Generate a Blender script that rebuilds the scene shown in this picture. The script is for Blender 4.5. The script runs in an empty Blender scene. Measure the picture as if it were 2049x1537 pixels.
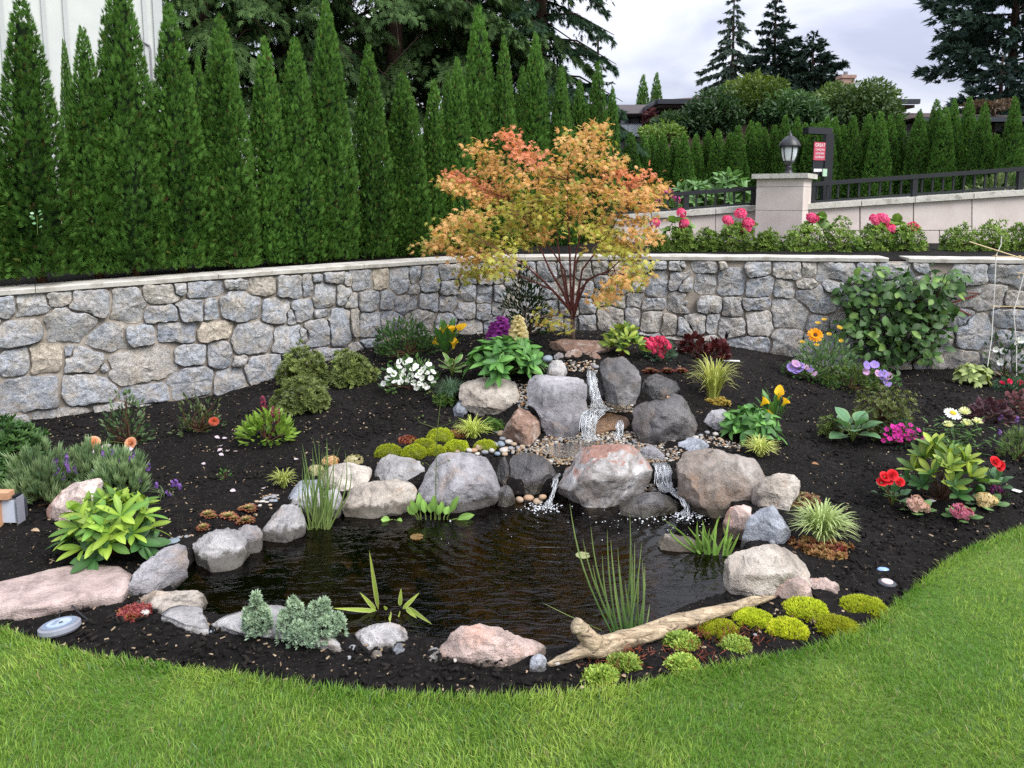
import bpy, math, random
import numpy as np
from mathutils import Vector, Matrix

# ---------------------------------------------------------------- camera, sky, sun, exposure
scene = bpy.context.scene
EYE = 1.6
FPX = 1500.0                       # focal length in pixels of the 2049 px wide photograph
PITCH = math.radians(7.0)
PPY = 400 + FPX * math.tan(PITCH)  # row of the principal point (horizon at row 400)
camd = bpy.data.cameras.new('camera')
camd.sensor_fit = 'HORIZONTAL'; camd.sensor_width = 36.0
camd.lens = FPX * 36.0 / 2049.0
camd.shift_y = -(768.5 - PPY) / 2049.0
camd.clip_start = 0.05; camd.clip_end = 2000
cam = bpy.data.objects.new('camera', camd)
scene.collection.objects.link(cam)
cam.location = (0, 0, EYE)
cam.rotation_euler = (math.pi / 2 - PITCH, 0, 0)
scene.camera = cam

SUN_EL, SUN_AZ = math.radians(48), math.radians(128)   # the hidden sun stands behind the camera, to the right
world = bpy.data.worlds.new('World'); scene.world = world
world.use_nodes = True
wn, wl = world.node_tree.nodes, world.node_tree.links
wn.clear()
w_out = wn.new('ShaderNodeOutputWorld'); w_bg = wn.new('ShaderNodeBackground')
w_sky = wn.new('ShaderNodeTexSky'); w_sky.sky_type = 'NISHITA'; w_sky.sun_disc = False
w_sky.sun_elevation = SUN_EL; w_sky.sun_rotation = SUN_AZ
w_skys = wn.new('ShaderNodeVectorMath'); w_skys.operation = 'SCALE'; w_skys.inputs['Scale'].default_value = 1.0
wl.new(w_sky.outputs[0], w_skys.inputs[0])
w_tc = wn.new('ShaderNodeTexCoord')
w_map = wn.new('ShaderNodeMapping'); w_map.inputs['Scale'].default_value = (1.0, 1.0, 2.6)
wl.new(w_tc.outputs['Generated'], w_map.inputs[0])
w_n1 = wn.new('ShaderNodeTexNoise'); w_n1.inputs['Scale'].default_value = 2.6; w_n1.inputs['Detail'].default_value = 7; w_n1.inputs['Roughness'].default_value = .52
w_n1.inputs['Distortion'].default_value = .35
wl.new(w_map.outputs[0], w_n1.inputs['Vector'])
w_r1 = wn.new('ShaderNodeValToRGB')
w_r1.color_ramp.elements[0].position = .36; w_r1.color_ramp.elements[0].color = (4.9, 5.2, 6.7, 1)
w_r1.color_ramp.elements[1].position = .63; w_r1.color_ramp.elements[1].color = (9.4, 9.5, 10.2, 1)
wl.new(w_n1.outputs['Fac'], w_r1.inputs[0])
w_mix = wn.new('ShaderNodeMix'); w_mix.data_type = 'RGBA'; w_mix.inputs[0].default_value = .94   # cloud cover over the clear sky
w_sep = wn.new('ShaderNodeSeparateXYZ'); wl.new(w_tc.outputs['Generated'], w_sep.inputs[0])
w_cl = wn.new('ShaderNodeMath'); w_cl.operation = 'MAXIMUM'; w_cl.inputs[1].default_value = 0.0; wl.new(w_sep.outputs[2], w_cl.inputs[0])
w_cie = wn.new('ShaderNodeMath'); w_cie.operation = 'MULTIPLY_ADD'; w_cie.inputs[1].default_value = .667; w_cie.inputs[2].default_value = .333; wl.new(w_cl.outputs[0], w_cie.inputs[0])   # overcast sky: luminance grows with height, (1 + 2 sin h) / 3
w_ov = wn.new('ShaderNodeVectorMath'); w_ov.operation = 'SCALE'; wl.new(w_r1.outputs[0], w_ov.inputs[0]); wl.new(w_cie.outputs[0], w_ov.inputs['Scale'])
wl.new(w_skys.outputs[0], w_mix.inputs[6]); wl.new(w_ov.outputs[0], w_mix.inputs[7])
wl.new(w_mix.outputs[2], w_bg.inputs['Color'])
w_bg.inputs['Strength'].default_value = 0.1
wl.new(w_bg.outputs[0], w_out.inputs[0])

sund = bpy.data.lights.new('sun', 'SUN'); sund.energy = 1.5; sund.angle = math.radians(35); sund.color = (1.0, .97, .92)
sun = bpy.data.objects.new('sun', sund); scene.collection.objects.link(sun)
sun.rotation_euler = (math.pi / 2 - SUN_EL, 0, math.pi - SUN_AZ)   # light travels towards +Y, +X
sun.location = (-4, -4, 12)

scene.view_settings.view_transform = 'Standard'; scene.view_settings.look = 'None'
scene.view_settings.exposure = 1.5; scene.view_settings.gamma = 1.0
scene.view_settings.use_curve_mapping = False
scene.render.engine = 'CYCLES'
scene.cycles.use_denoising = False
scene.cycles.max_bounces = 4; scene.cycles.diffuse_bounces = 2; scene.cycles.glossy_bounces = 3; scene.cycles.transmission_bounces = 4; scene.cycles.transparent_max_bounces = 12
scene.cycles.use_adaptive_sampling = True; scene.cycles.adaptive_threshold = .01
scene.cycles.sample_clamp_indirect = 6.0

# ---------------------------------------------------------------- projection helpers
_cp, _sp = math.cos(PITCH), math.sin(PITCH)
def slopes(px, py):
    """(X, Z) gained for each metre of Y along the sight line of a photograph pixel."""
    u = (px - 1024.5) / FPX; v = (PPY - py) / FPX
    dy = _cp + v * _sp; dz = -_sp + v * _cp
    return u / dy, dz / dy
def at(px, py, Y):
    sx, sz = slopes(px, py)
    return np.array((Y * sx, Y, EYE + Y * sz))
def onz(px, py, z):
    sx, sz = slopes(px, py)
    Y = (z - EYE) / sz
    return np.array((Y * sx, Y, z))
def mpp(Y):
    return Y / FPX

# ---------------------------------------------------------------- noise
_rt = np.random.RandomState(7).rand(65536)
def vnoise(p, freq=1.0, seed=0):
    q = np.asarray(p, float) * freq + seed * 17.31
    i = np.floor(q).astype(np.int64); f = q - i; f = f * f * (3 - 2 * f)
    def h(a, b, c):
        k = (a * 73856093) ^ (b * 19349663) ^ (c * 83492791) ^ (seed * 2654435)
        return _rt[(k ^ (k >> 13)) & 65535]
    x, y, z = i[..., 0], i[..., 1], i[..., 2]
    fx, fy, fz = f[..., 0], f[..., 1], f[..., 2]
    def lx(yy, zz): return h(x, yy, zz) * (1 - fx) + h(x + 1, yy, zz) * fx
    a = lx(y, z) * (1 - fy) + lx(y + 1, z) * fy
    b = lx(y, z + 1) * (1 - fy) + lx(y + 1, z + 1) * fy
    return a * (1 - fz) + b * fz
def fbm(p, freq=1.0, seed=0, oct=4, gain=.5):
    s, a, t = 0, 1.0, 0
    for k in range(oct):
        s = s + a * (vnoise(p, freq * 2 ** k, seed + k) - .5); t += a; a *= gain
    return s / t

# ---------------------------------------------------------------- mesh and object helpers
COL = scene.collection
def mesh_np(name, V, F, cols=None, smooth=False, sharp=0):
    me = bpy.data.meshes.new(name)
    V = np.asarray(V, np.float32)
    if isinstance(F, np.ndarray):
        n, k = F.shape
        me.vertices.add(len(V)); me.vertices.foreach_set('co', V.ravel())
        me.loops.add(n * k); me.loops.foreach_set('vertex_index', F.astype(np.int32).ravel())
        me.polygons.add(n)
        me.polygons.foreach_set('loop_start', np.arange(0, n * k, k, dtype=np.int32))
        me.polygons.foreach_set('loop_total', np.full(n, k, np.int32))
    else:
        me.from_pydata([tuple(map(float, v)) for v in V], [], [list(map(int, f)) for f in F])
    if smooth:
        me.polygons.foreach_set('use_smooth', np.ones(len(me.polygons), bool))
    if cols is not None:
        ca = me.color_attributes.new('Col', 'FLOAT_COLOR', 'POINT')
        c4 = np.ones((len(V), 4), np.float32); c4[:, :3] = cols
        ca.data.foreach_set('color', c4.ravel())
    me.update(calc_edges=True)
    if sharp: me.set_sharp_from_angle(angle=math.radians(sharp))
    return me
def add(name, me, mat=None, parent=None, loc=(0, 0, 0), M=None):
    o = bpy.data.objects.new(name, me)
    if mat is not None and me is not None and not me.materials: me.materials.append(mat)
    COL.objects.link(o)
    if parent is not None: o.parent = parent
    if M is not None: o.matrix_basis = M
    else: o.location = tuple(map(float, loc))
    return o
def tag(o, label=None, cat=None, group=None, kind=None):
    if label: o['label'] = label
    if cat: o['category'] = cat
    if group: o['group'] = group
    if kind: o['kind'] = kind
    return o
def empty(name, loc, label=None, cat=None, group=None, rz=0.0):
    o = bpy.data.objects.new(name, None); COL.objects.link(o)
    o.location = tuple(map(float, loc)); o.rotation_euler = (0, 0, rz); o.empty_display_size = .1
    return tag(o, label, cat, group)
def mk(name, V, F, mat, parent=None, origin=None, cols=None, smooth=False, sharp=0):
    """A mesh object from world coordinates; parented pieces are stored relative to the parent's location."""
    V = np.asarray(V, float)
    if parent is not None:
        b = np.array(parent.location if parent.parent is None else parent.parent.location) + (np.array(parent.location) if parent.parent is not None else 0)
        return add(name, mesh_np(name, V - b, F, cols, smooth, sharp), mat, parent)
    b = np.zeros(3) if origin is None else np.asarray(origin, float)
    return add(name, mesh_np(name, V - b, F, cols, smooth, sharp), mat, None, b)

class MB:
    """Collects boxes, tubes and polygons for one mesh."""
    def __init__(s): s.v, s.f = [], []
    def poly(s, V, F):
        n = len(s.v); s.v += [tuple(map(float, p)) for p in V]; s.f += [[int(i) + n for i in q] for q in F]; return s
    def box(s, c, d, rz=0.0, M=None):
        c = np.array(c, float); h = np.array(d, float) / 2
        P = np.array([(x, y, z) for x in (-1, 1) for y in (-1, 1) for z in (-1, 1)]) * h
        if M is not None: P = P @ np.array(M).T
        elif rz:
            ca, sa = math.cos(rz), math.sin(rz); P = P @ np.array([[ca, -sa, 0], [sa, ca, 0], [0, 0, 1]]).T
        return s.poly(P + c, [(0, 1, 3, 2), (4, 6, 7, 5), (0, 4, 5, 1), (2, 3, 7, 6), (0, 2, 6, 4), (1, 5, 7, 3)])
    def tube(s, pts, rad, n=6, cap=True):
        P = [np.array(p, float) for p in pts]
        R = [rad] * len(P) if np.isscalar(rad) else list(rad)
        base = len(s.v); up = np.array((0, 0, 1.0)); prev = None
        for i, p in enumerate(P):
            t = P[min(i + 1, len(P) - 1)] - P[max(i - 1, 0)]; t = t / (np.linalg.norm(t) + 1e-9)
            a = np.cross(t, up if abs(t[2]) < .95 else np.array((1.0, 0, 0))) if prev is None else prev - t * np.dot(prev, t)
            a = a / (np.linalg.norm(a) + 1e-9); b = np.cross(t, a); prev = a
            for k in range(n):
                w = 2 * math.pi * k / n
                s.v.append(tuple(p + R[i] * (math.cos(w) * a + math.sin(w) * b)))
        for i in range(len(P) - 1):
            for k in range(n):
                k2 = (k + 1) % n
                s.f.append([base + i * n + k, base + i * n + k2, base + (i + 1) * n + k2, base + (i + 1) * n + k])
        if cap:
            s.f.append([base + k for k in range(n)][::-1]); s.f.append([base + (len(P) - 1) * n + k for k in range(n)])
        return s
    def lathe(s, prof, c, n=16):
        """prof: [(radius, z)] from the bottom up."""
        base = len(s.v)
        for r, z in prof:
            for k in range(n):
                w = 2 * math.pi * k / n
                s.v.append((c[0] + r * math.cos(w), c[1] + r * math.sin(w), c[2] + z))
        for i in range(len(prof) - 1):
            for k in range(n):
                k2 = (k + 1) % n
                s.f.append([base + i * n + k, base + i * n + k2, base + (i + 1) * n + k2, base + (i + 1) * n + k])
        s.f.append([base + k for k in range(n)][::-1]); s.f.append([base + (len(prof) - 1) * n + k for k in range(n)])
        return s
    def build(s, name, mat, parent=None, origin=None, smooth=False):
        return mk(name, np.array(s.v), s.f, mat, parent, origin, None, smooth)

def unit(a):
    a = np.asarray(a, float); return a / (np.linalg.norm(a, axis=-1, keepdims=True) + 1e-12)
def frames(dirs, nor):
    """Rotation matrices whose Y axis is dirs and whose Z axis leans to nor."""
    y = unit(dirs); x = unit(np.cross(y, nor)); z = np.cross(x, y)
    return np.stack([x, y, z], axis=-1)
def scatter(tv, tf, R, pos, scale, cols=None, tcol=None):
    """Copies of a template at many places, in one vertex array. tv (k,3), tf (m,q); R (n,3,3); scale (n,) or (n,3)."""
    n, k = len(pos), len(tv)
    scale = np.asarray(scale, float)
    sc = scale[:, None, None] if scale.ndim == 1 else scale[:, None, :]
    P = tv[None] * sc
    V = np.einsum('nij,nkj->nki', R, P) + np.asarray(pos)[:, None, :]
    F = (np.arange(n) * k)[:, None, None] + tf[None]
    C = None
    if cols is not None:
        C = np.repeat(np.asarray(cols)[:, None, :], k, 1)
        if tcol is not None: C = C * tcol[None, :, None] if tcol.ndim == 1 else C * tcol[None]
        C = C.reshape(-1, 3)
    return V.reshape(-1, 3), F.reshape(-1, tf.shape[1]), C
def join(*parts):
    V, F, C, o = [], [], [], 0
    for v, f, c in parts:
        V.append(v); F.append(f + o); o += len(v); C.append(c)
    return np.concatenate(V), np.concatenate(F), np.concatenate(C)
def sph_dirs(n, rng, zmin=-1.0, zmax=1.0):
    z = rng.uniform(zmin, zmax, n); a = rng.uniform(0, 2 * math.pi, n); r = np.sqrt(1 - z * z)
    return np.stack([r * np.cos(a), r * np.sin(a), z], -1)
def lerp(a, b, t):
    a, b = np.asarray(a, float), np.asarray(b, float); t = np.asarray(t)[..., None]
    return a * (1 - t) + b * t
def hexc(h):
    """Linear colour from an sRGB hex string."""
    c = [int(h[i:i + 2], 16) / 255 for i in (0, 2, 4)]
    return np.array([x / 12.92 if x <= .04045 else ((x + .055) / 1.055) ** 2.4 for x in c])

# ---------------------------------------------------------------- materials
class NT:
    def __init__(s, name):
        s.m = bpy.data.materials.new(name); s.m.use_nodes = True
        s.n, s.l = s.m.node_tree.nodes, s.m.node_tree.links
        s.n.clear(); s.out = s.n.new('ShaderNodeOutputMaterial')
    def node(s, t, **kw):
        n = s.n.new(t)
        for k, v in kw.items():
            if k.startswith('i_'):
                n.inputs[k[2:]].default_value = v
            else: setattr(n, k, v)
        return n
    def link(s, a, b): s.l.new(a, b)
    def noise(s, scale, detail=4, rough=.55, vec=None, dist=0.0):
        n = s.node('ShaderNodeTexNoise'); n.inputs['Scale'].default_value = scale; n.inputs['Detail'].default_value = detail
        n.inputs['Roughness'].default_value = rough; n.inputs['Distortion'].default_value = dist
        if vec is not None: s.link(vec, n.inputs['Vector'])
        return n.outputs['Fac']
    def ramp(s, fac, stops, interp='LINEAR'):
        r = s.node('ShaderNodeValToRGB'); cr = r.color_ramp; cr.interpolation = interp
        while len(cr.elements) < len(stops): cr.elements.new(.5)
        for e, (p, c) in zip(cr.elements, stops):
            e.position = p; c = (c, c, c) if np.isscalar(c) else c; e.color = (*c[:3], 1)
        s.link(fac, r.inputs[0]); return r.outputs[0]
    def mix(s, fac, a, b, blend='MIX'):
        m = s.node('ShaderNodeMix', data_type='RGBA', blend_type=blend)
        for k, v in ((0, fac), (6, a), (7, b)):
            sock = m.inputs[k]
            if isinstance(v, bpy.types.NodeSocket): s.link(v, sock)
            elif k == 0: sock.default_value = v
            else: sock.default_value = (*v[:3], 1) if not np.isscalar(v) else (v, v, v, 1)
        return m.outputs[2]
    def math(s, op, a, b=0.0):
        m = s.node('ShaderNodeMath', operation=op)
        for k, v in enumerate((a, b)):
            if isinstance(v, bpy.types.NodeSocket): s.link(v, m.inputs[k])
            else: m.inputs[k].default_value = v
        return m.outputs[0]
    def objco(s, scale=(1, 1, 1), rnd=True):
        tc = s.node('ShaderNodeTexCoord'); v = tc.outputs['Object']
        if rnd:
            oi = s.node('ShaderNodeObjectInfo'); vm = s.node('ShaderNodeVectorMath', operation='ADD')
            mu = s.math('MULTIPLY', oi.outputs['Random'], 37.0)
            s.link(v, vm.inputs[0]); s.link(mu, vm.inputs[1]); v = vm.outputs[0]
        if scale != (1, 1, 1):
            mp = s.node('ShaderNodeMapping'); mp.inputs['Scale'].default_value = scale; s.link(v, mp.inputs[0]); v = mp.outputs[0]
        return v
    def rnd(s): return s.node('ShaderNodeObjectInfo').outputs['Random']
    def col(s):
        a = s.node('ShaderNodeAttribute'); a.attribute_name = 'Col'; return a.outputs['Color']
    def bump(s, h, strength=.5, dist=.01, nor=None):
        b = s.node('ShaderNodeBump'); b.inputs['Strength'].default_value = strength; b.inputs['Distance'].default_value = dist
        s.link(h, b.inputs['Height'])
        if nor is not None: s.link(nor, b.inputs['Normal'])
        return b.outputs[0]
    def pbr(s, color, rough=.6, spec=.5, nor=None, metal=0.0, **kw):
        p = s.node('ShaderNodeBsdfPrincipled')
        for key, v in (('Base Color', color), ('Roughness', rough), ('Specular IOR Level', spec), ('Metallic', metal)):
            if isinstance(v, bpy.types.NodeSocket): s.link(v, p.inputs[key])
            elif key == 'Base Color': p.inputs[key].default_value = (*v[:3], 1)
            else: p.inputs[key].default_value = v
        for k, v in kw.items(): p.inputs[k].default_value = v
        if nor is not None: s.link(nor, p.inputs['Normal'])
        return p.outputs[0]
    def done(s, sh):
        s.link(sh, s.out.inputs[0]); return s.m

def mat_plain(name, color, rough=.6, spec=.5, metal=0.0, var=.12, nscale=30, bump=.1):
    t = NT(name); v = t.objco()
    n = t.noise(nscale, 5, .6, v); n2 = t.noise(nscale * .13, 3, .5, v)
    c = t.mix(1.0, color, t.ramp(n, [(.25, 1 - var), (.75, 1 + var)]), 'MULTIPLY')
    c = t.mix(1.0, c, t.ramp(n2, [(.3, 1 - var), (.7, 1 + var * .6)]), 'MULTIPLY')
    return t.done(t.pbr(c, rough, spec, t.bump(n, bump, .003), metal))
def mat_leaf(name, rough=.5, spec=.35, trans=.25, var=.25, tint=(1, 1, 1)):
    """Leaf or petal: colour from the attribute Col, varied a little from object to object."""
    t = NT(name)
    c = t.mix(1.0, t.col(), t.ramp(t.rnd(), [(0, 1 - var), (1, 1 + var)]), 'MULTIPLY')
    c = t.mix(1.0, c, tint, 'MULTIPLY')
    p = t.pbr(c, rough, spec)
    tr = t.node('ShaderNodeBsdfTranslucent'); t.link(t.mix(1.0, c, (1.25, 1.3, .8), 'MULTIPLY'), tr.inputs[0])
    mx = t.node('ShaderNodeMixShader'); mx.inputs[0].default_value = trans
    t.link(p, mx.inputs[1]); t.link(tr.outputs[0], mx.inputs[2])
    return t.done(mx.outputs[0])
M_leaf = mat_leaf('leaf')
M_gloss = mat_leaf('glossy_leaf', .5, .35, .22, .3)
M_petal = mat_leaf('petal', .6, .2, .3, .06)
M_needle = mat_leaf('evergreen_spray', .7, .10, .15, .16)
M_grass = mat_leaf('grass_blade', .5, .3, .3, 0)
M_stem = mat_plain('green_stem', hexc('55662f'), .6, .3)
M_twig = mat_plain('brown_twig', hexc('4a3526'), .8, .2)
M_redtwig = mat_plain('red_maple_bark', hexc('63352f'), .7, .3, 0, .3)
M_mtrunk = mat_plain('grey_maple_bark', hexc('6a574c'), .8, .2, 0, .3)
M_bark = mat_plain('dark_cedar_bark', hexc('3a2e28'), .9, .1, 0, .4, 14, .6)

def mat_rock(name, base, dark, light, stain=None, stain_amt=.45, rough=.85, spec=.3, patch=3.0, speck=.25, wet=0.0):
    t = NT(name); v = t.objco()
    big = t.noise(patch, 4, .6, v, .4); mid = t.noise(patch * 6, 6, .68, v, .2); fine = t.noise(170, 2, .7, v)
    c = t.ramp(big, [(.30, dark), (.5, base), (.72, light)])
    c = t.mix(1.0, c, t.ramp(mid, [(.30, .50), (.5, 1.0), (.70, 1.25)]), 'MULTIPLY')
    if stain is not None:
        s = t.noise(patch * 1.4, 5, .6, v, .8)
        c = t.mix(t.ramp(s, [(stain_amt, 0.0), (stain_amt + .16, .8)]), c, stain)
    c = t.mix(1.0, c, t.ramp(fine, [(.3, 1 - speck), (.5, 1.0), (.72, 1 + speck)]), 'MULTIPLY')
    h = t.math('ADD', mid, t.math('MULTIPLY', fine, .25))
    ge = t.node('ShaderNodeNewGeometry'); sx = t.node('ShaderNodeSeparateXYZ'); t.link(ge.outputs['Position'], sx.inputs[0])
    wl_ = t.ramp(t.math('MULTIPLY', t.math('ADD', sx.outputs[2], t.math('MULTIPLY', t.math('SUBTRACT', mid, .5), .08)), 10.0), [(.0, 1.0), (.22, 0.0)])   # algae below the waterline
    c = t.mix(t.math('MULTIPLY', wl_, .8), c, (.035, .030, .018))
    nor = t.bump(h, 1.0, .02)
    rg = t.ramp(mid, [(.3, max(.05, rough - .15)), (.7, min(1, rough + .1))])
    return t.done(t.pbr(c, rg, spec, nor))
g = hexc
R_gray = mat_rock('grey_boulder', g('8f8d90'), g('6b696c'), g('aaa8aa'), g('9a8a7e'), .55)
R_bluegray = mat_rock('blue_grey_boulder', g('8e929a'), g('686c74'), g('b0b4ba'))
R_light = mat_rock('pale_boulder', g('a19f9e'), g('777577'), g('bdbbb9'), g('a08b79'), .56)
R_tan = mat_rock('tan_boulder', g('a59c91'), g('746b63'), g('bdb6ac'), g('a5825f'), .58)
R_pink = mat_rock('pink_boulder', g('b39e95'), g('857770'), g('c9bdb6'), g('bf8b70'), .52)
R_slab = mat_rock('pink_sandstone_slab', g('ac9a94'), g('8f7e79'), g('b9aaa4'), None, .5, .9, .15, 2.0, .15)
R_wet = mat_rock('wet_dark_boulder', g('4a4848'), g('2b2a2b'), g('6e6b6a'), g('5d4a38'), .56, .32, .5)
R_wetbrown = mat_rock('wet_brown_boulder', g('5d4634'), g('352a22'), g('7d5f42'), g('2c2824'), .6, .25, .6)
R_vein = mat_rock('veined_boulder', g('8a6f60'), g('6a5348'), g('a89284'), g('c6bdb6'), .52, .8, .3, 5.0)
R_white = mat_rock('white_marbled_boulder', g('b4b2b2'), g('77716c'), g('dcdbda'), g('8a7666'), .58, .6, .4, 3.5)
R_damp = mat_rock('damp_grey_boulder', g('6f6d6d'), g('434243'), g('8f8d8c'), g('5f5348'), .54, .5, .45)
R_brown = mat_rock('brown_grey_boulder', g('83786f'), g('585049'), g('a6a19c'), g('8a6c52'), .53, .7, .35, 2.4)
# ---------------------------------------------------------------- stone wall line (plan)
_wx = np.array([-120, 0, 300, 600, 800, 880, 950, 1030, 1150, 1300, 1600, 1820, 2049, 2200.])
_wy = np.array([589, 580, 558, 537, 523.5, 518.5, 515, 513, 512, 511.5, 514, 516, 519, 521.])
def _ztop(px): return .97 + .10 * np.clip(px / 1300, -.1, 1)
_pp = np.linspace(-120, 2200, 400)
_yy = np.interp(_pp, _wx, _wy)
_k = np.exp(-np.linspace(-2, 2, 41) ** 2); _k /= _k.sum()
_yy = np.convolve(np.pad(_yy, 20, mode='reflect', reflect_type='odd'), _k, 'valid')
WALL = np.array([onz(a, b, _ztop(a)) for a, b in zip(_pp, _yy)])
_d0 = WALL[0] - WALL[25]; _d1 = WALL[-1] - WALL[-60]
_d0 = _d0 / np.linalg.norm(_d0[:2]); _d1 = _d1 / np.linalg.norm(_d1[:2]); _d0[2] = _d1[2] = 0
WALL = np.vstack([WALL[0] + _d0 * np.linspace(4, .05, 40)[:, None], WALL, WALL[-1] + _d1 * np.linspace(.05, 14, 80)[:, None]])
_seg = np.hypot(*np.diff(WALL[:, :2], axis=0).T)
WS = np.concatenate([[0], np.cumsum(_seg)])
def wallp(s):
    """Point, height of the top and outward normal (to the garden) of the wall at arc length s."""
    s = np.asarray(s, float)
    P = np.stack([np.interp(s, WS, WALL[:, k]) for k in range(3)], -1)
    e = .15
    T = np.stack([np.interp(s + e, WS, WALL[:, k]) - np.interp(s - e, WS, WALL[:, k]) for k in range(2)], -1)
    T = unit(T); N = np.stack([T[..., 1], -T[..., 0]], -1)
    return P, N
def wall_hit(px, py):
    sx, sz = slopes(px, py)
    d = WALL[:, 0] - WALL[:, 1] * sx
    i = np.where((d[:-1] <= 0) & (d[1:] > 0))[0]
    i = i[0] if len(i) else (0 if d[0] > 0 else len(d) - 2)
    t = -d[i] / (d[i + 1] - d[i]) if d[i + 1] != d[i] else 0
    s = WS[i] + t * (WS[i + 1] - WS[i]); Y = WALL[i, 1] + t * (WALL[i + 1, 1] - WALL[i, 1])
    return s, EYE + Y * sz, Y
def wallY(X):
    return np.interp(X, WALL[:, 0], WALL[:, 1])

# ---------------------------------------------------------------- lawn edge, pond outline, bed heights
_edge = [(-150, 1235), (0, 1270), (80, 1297), (150, 1318), (280, 1337), (400, 1352), (560, 1378), (700, 1395), (850, 1405), (980, 1409), (1120, 1404), (1250, 1390),
         (1400, 1352), (1500, 1332), (1600, 1312), (1700, 1283), (1755, 1255), (1800, 1212), (1850, 1170), (1900, 1130), (1950, 1102), (2049, 1066), (2150, 1040)]
EDGE = np.array([onz(a, b, 0.0) for a, b in _edge])
def lawnY(X):
    X = np.asarray(X, float)
    y = np.interp(X, EDGE[:, 0], EDGE[:, 1])
    y = np.where(X > EDGE[-1, 0], np.minimum(EDGE[-1, 1] + (X - EDGE[-1, 0]) * .25, 5.0), y)
    return np.where(X < EDGE[0, 0], EDGE[0, 1] + (EDGE[0, 0] - X) * .1, y)
WATER_Z = -0.045
_pond = [(345, 1165), (385, 1122), (485, 1080), (590, 1050), (680, 1014), (830, 1000), (1000, 990), (1110, 985), (1230, 990), (1345, 992), (1435, 1008),
         (1490, 1080), (1485, 1195), (1390, 1222), (1290, 1266), (1150, 1312), (1080, 1318), (890, 1300), (820, 1287), (690, 1288), (600, 1278), (500, 1258), (410, 1240), (352, 1205)]
POND = np.array([onz(a, b, WATER_Z) for a, b in _pond])[:, :2]
def pond_sd(X, Y):
    """Signed distance to the pond outline in plan, negative inside."""
    P = np.stack([np.asarray(X, float), np.asarray(Y, float)], -1)
    d = np.full(P.shape[:-1], 1e9); ins = np.zeros(P.shape[:-1], bool)
    for a, b in zip(POND, np.roll(POND, -1, 0)):
        ab = b - a; t = np.clip(((P - a) @ ab) / (ab @ ab), 0, 1)
        d = np.minimum(d, np.linalg.norm(P - a - t[..., None] * ab, axis=-1))
        c = (a[1] > P[..., 1]) != (b[1] > P[..., 1])
        xi = a[0] + (P[..., 1] - a[1]) / (b[1] - a[1] + 1e-12) * ab[0]
        ins ^= c & (P[..., 0] < xi)
    return np.where(ins, -d, d)
_ctl = [onz(a, b, 0.0) for a, b in _edge[1:-1:2]]
for a, b, z in [(370, 1190, 0), (430, 1095, 0), (540, 1055, .01), (680, 1008, .02), (830, 990, .03), (1000, 980, .03), (1240, 980, .04), (1420, 995, .03), (1500, 1100, .02),
                (1480, 1200, .01), (1300, 1262, 0), (1120, 1314, 0), (900, 1306, 0), (700, 1292, 0), (480, 1258, 0), (1040, 885, .09), (1150, 885, .08), (1280, 885, .09), (1390, 905, .09),
                (1210, 822, .21), (1180, 800, .25), (1245, 812, .24), (1180, 738, .41), (1160, 728, .44), (1097, 876, .10), (1340, 888, .1), (997, 836, .14), (930, 836, .13),
                (850, 895, .09), (780, 908, .08), (700, 932, .05), (600, 982, .03), (820, 770, .22), (900, 782, .24), (905, 722, .34), (1010, 748, .37), (1090, 702, .44), (1145, 682, .46),
                (1220, 692, .45), (1300, 722, .38), (1320, 696, .41), (1425, 790, .22), (1480, 862, .1), (1520, 907, .06), (1600, 952, .03), (1700, 882, .05), (1800, 882, .04), (1640, 762, .12),
                (1760, 772, .1), (1900, 902, .03), (2049, 902, .03), (1780, 1000, .02), (1950, 1030, .02), (1700, 1100, .01), (535, 882, .06), (600, 812, .13), (690, 762, .18), (430, 862, .04),
                (300, 902, .02), (200, 942, .02), (60, 962, .02), (100, 1100, .02), (300, 1050, .02), (450, 1000, .03), (250, 1150, .01)]:
    _ctl.append(onz(a, b, z))
for a, b in [(-100, 960), (100, 885), (400, 802), (560, 752), (750, 692), (880, 672), (1000, 668), (1200, 664), (1350, 682), (1480, 697), (1560, 712), (1700, 742), (1900, 738), (2040, 757)]:
    s, z, Y = wall_hit(a, b); _ctl.append(at(a, b, Y))
_ctl += [np.array(p) for p in [(-4.6, 3.6, 0), (-3.2, 2.9, 0), (7, 6.6, 0), (7, 4.6, 0), (4.5, 3.9, 0), (-2, 1.4, 0), (2, 1.4, 0)]]
_ctl = np.array(_ctl)
def _tps(r2): return r2 * np.log(r2 + 1e-9)
_n = len(_ctl)
_A = np.zeros((_n + 3, _n + 3))
_A[:_n, :_n] = _tps(((_ctl[:, None, :2] - _ctl[None, :, :2]) ** 2).sum(-1)) + np.eye(_n) * .02
_A[:_n, _n] = 1; _A[:_n, _n + 1:] = _ctl[:, :2]; _A[_n:, :_n] = _A[:_n, _n:].T
_w = np.linalg.solve(_A, np.concatenate([_ctl[:, 2], np.zeros(3)]))
def _ground_exact(X, Y, pond=True):
    X, Y = np.broadcast_arrays(np.asarray(X, float), np.asarray(Y, float))
    Xc, Yc = np.clip(X, -4.5, 6.8), np.clip(Y, 1.4, 8.2)
    z = _w[_n] + _w[_n + 1] * Xc + _w[_n + 2] * Yc
    for k in range(_n):
        z = z + _w[k] * _tps((Xc - _ctl[k, 0]) ** 2 + (Yc - _ctl[k, 1]) ** 2)
    z = np.clip(z, -.12, .56)
    if pond:
        d = pond_sd(X, Y)
        z = np.where(d < 0, WATER_Z - .012 - np.minimum(.42, -d * .75), np.maximum(z, WATER_Z - .012 + np.minimum(d * 1.2, .06)))
    return z
_hx0, _hy0, _hs = -5.2, 1.3, .02
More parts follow.
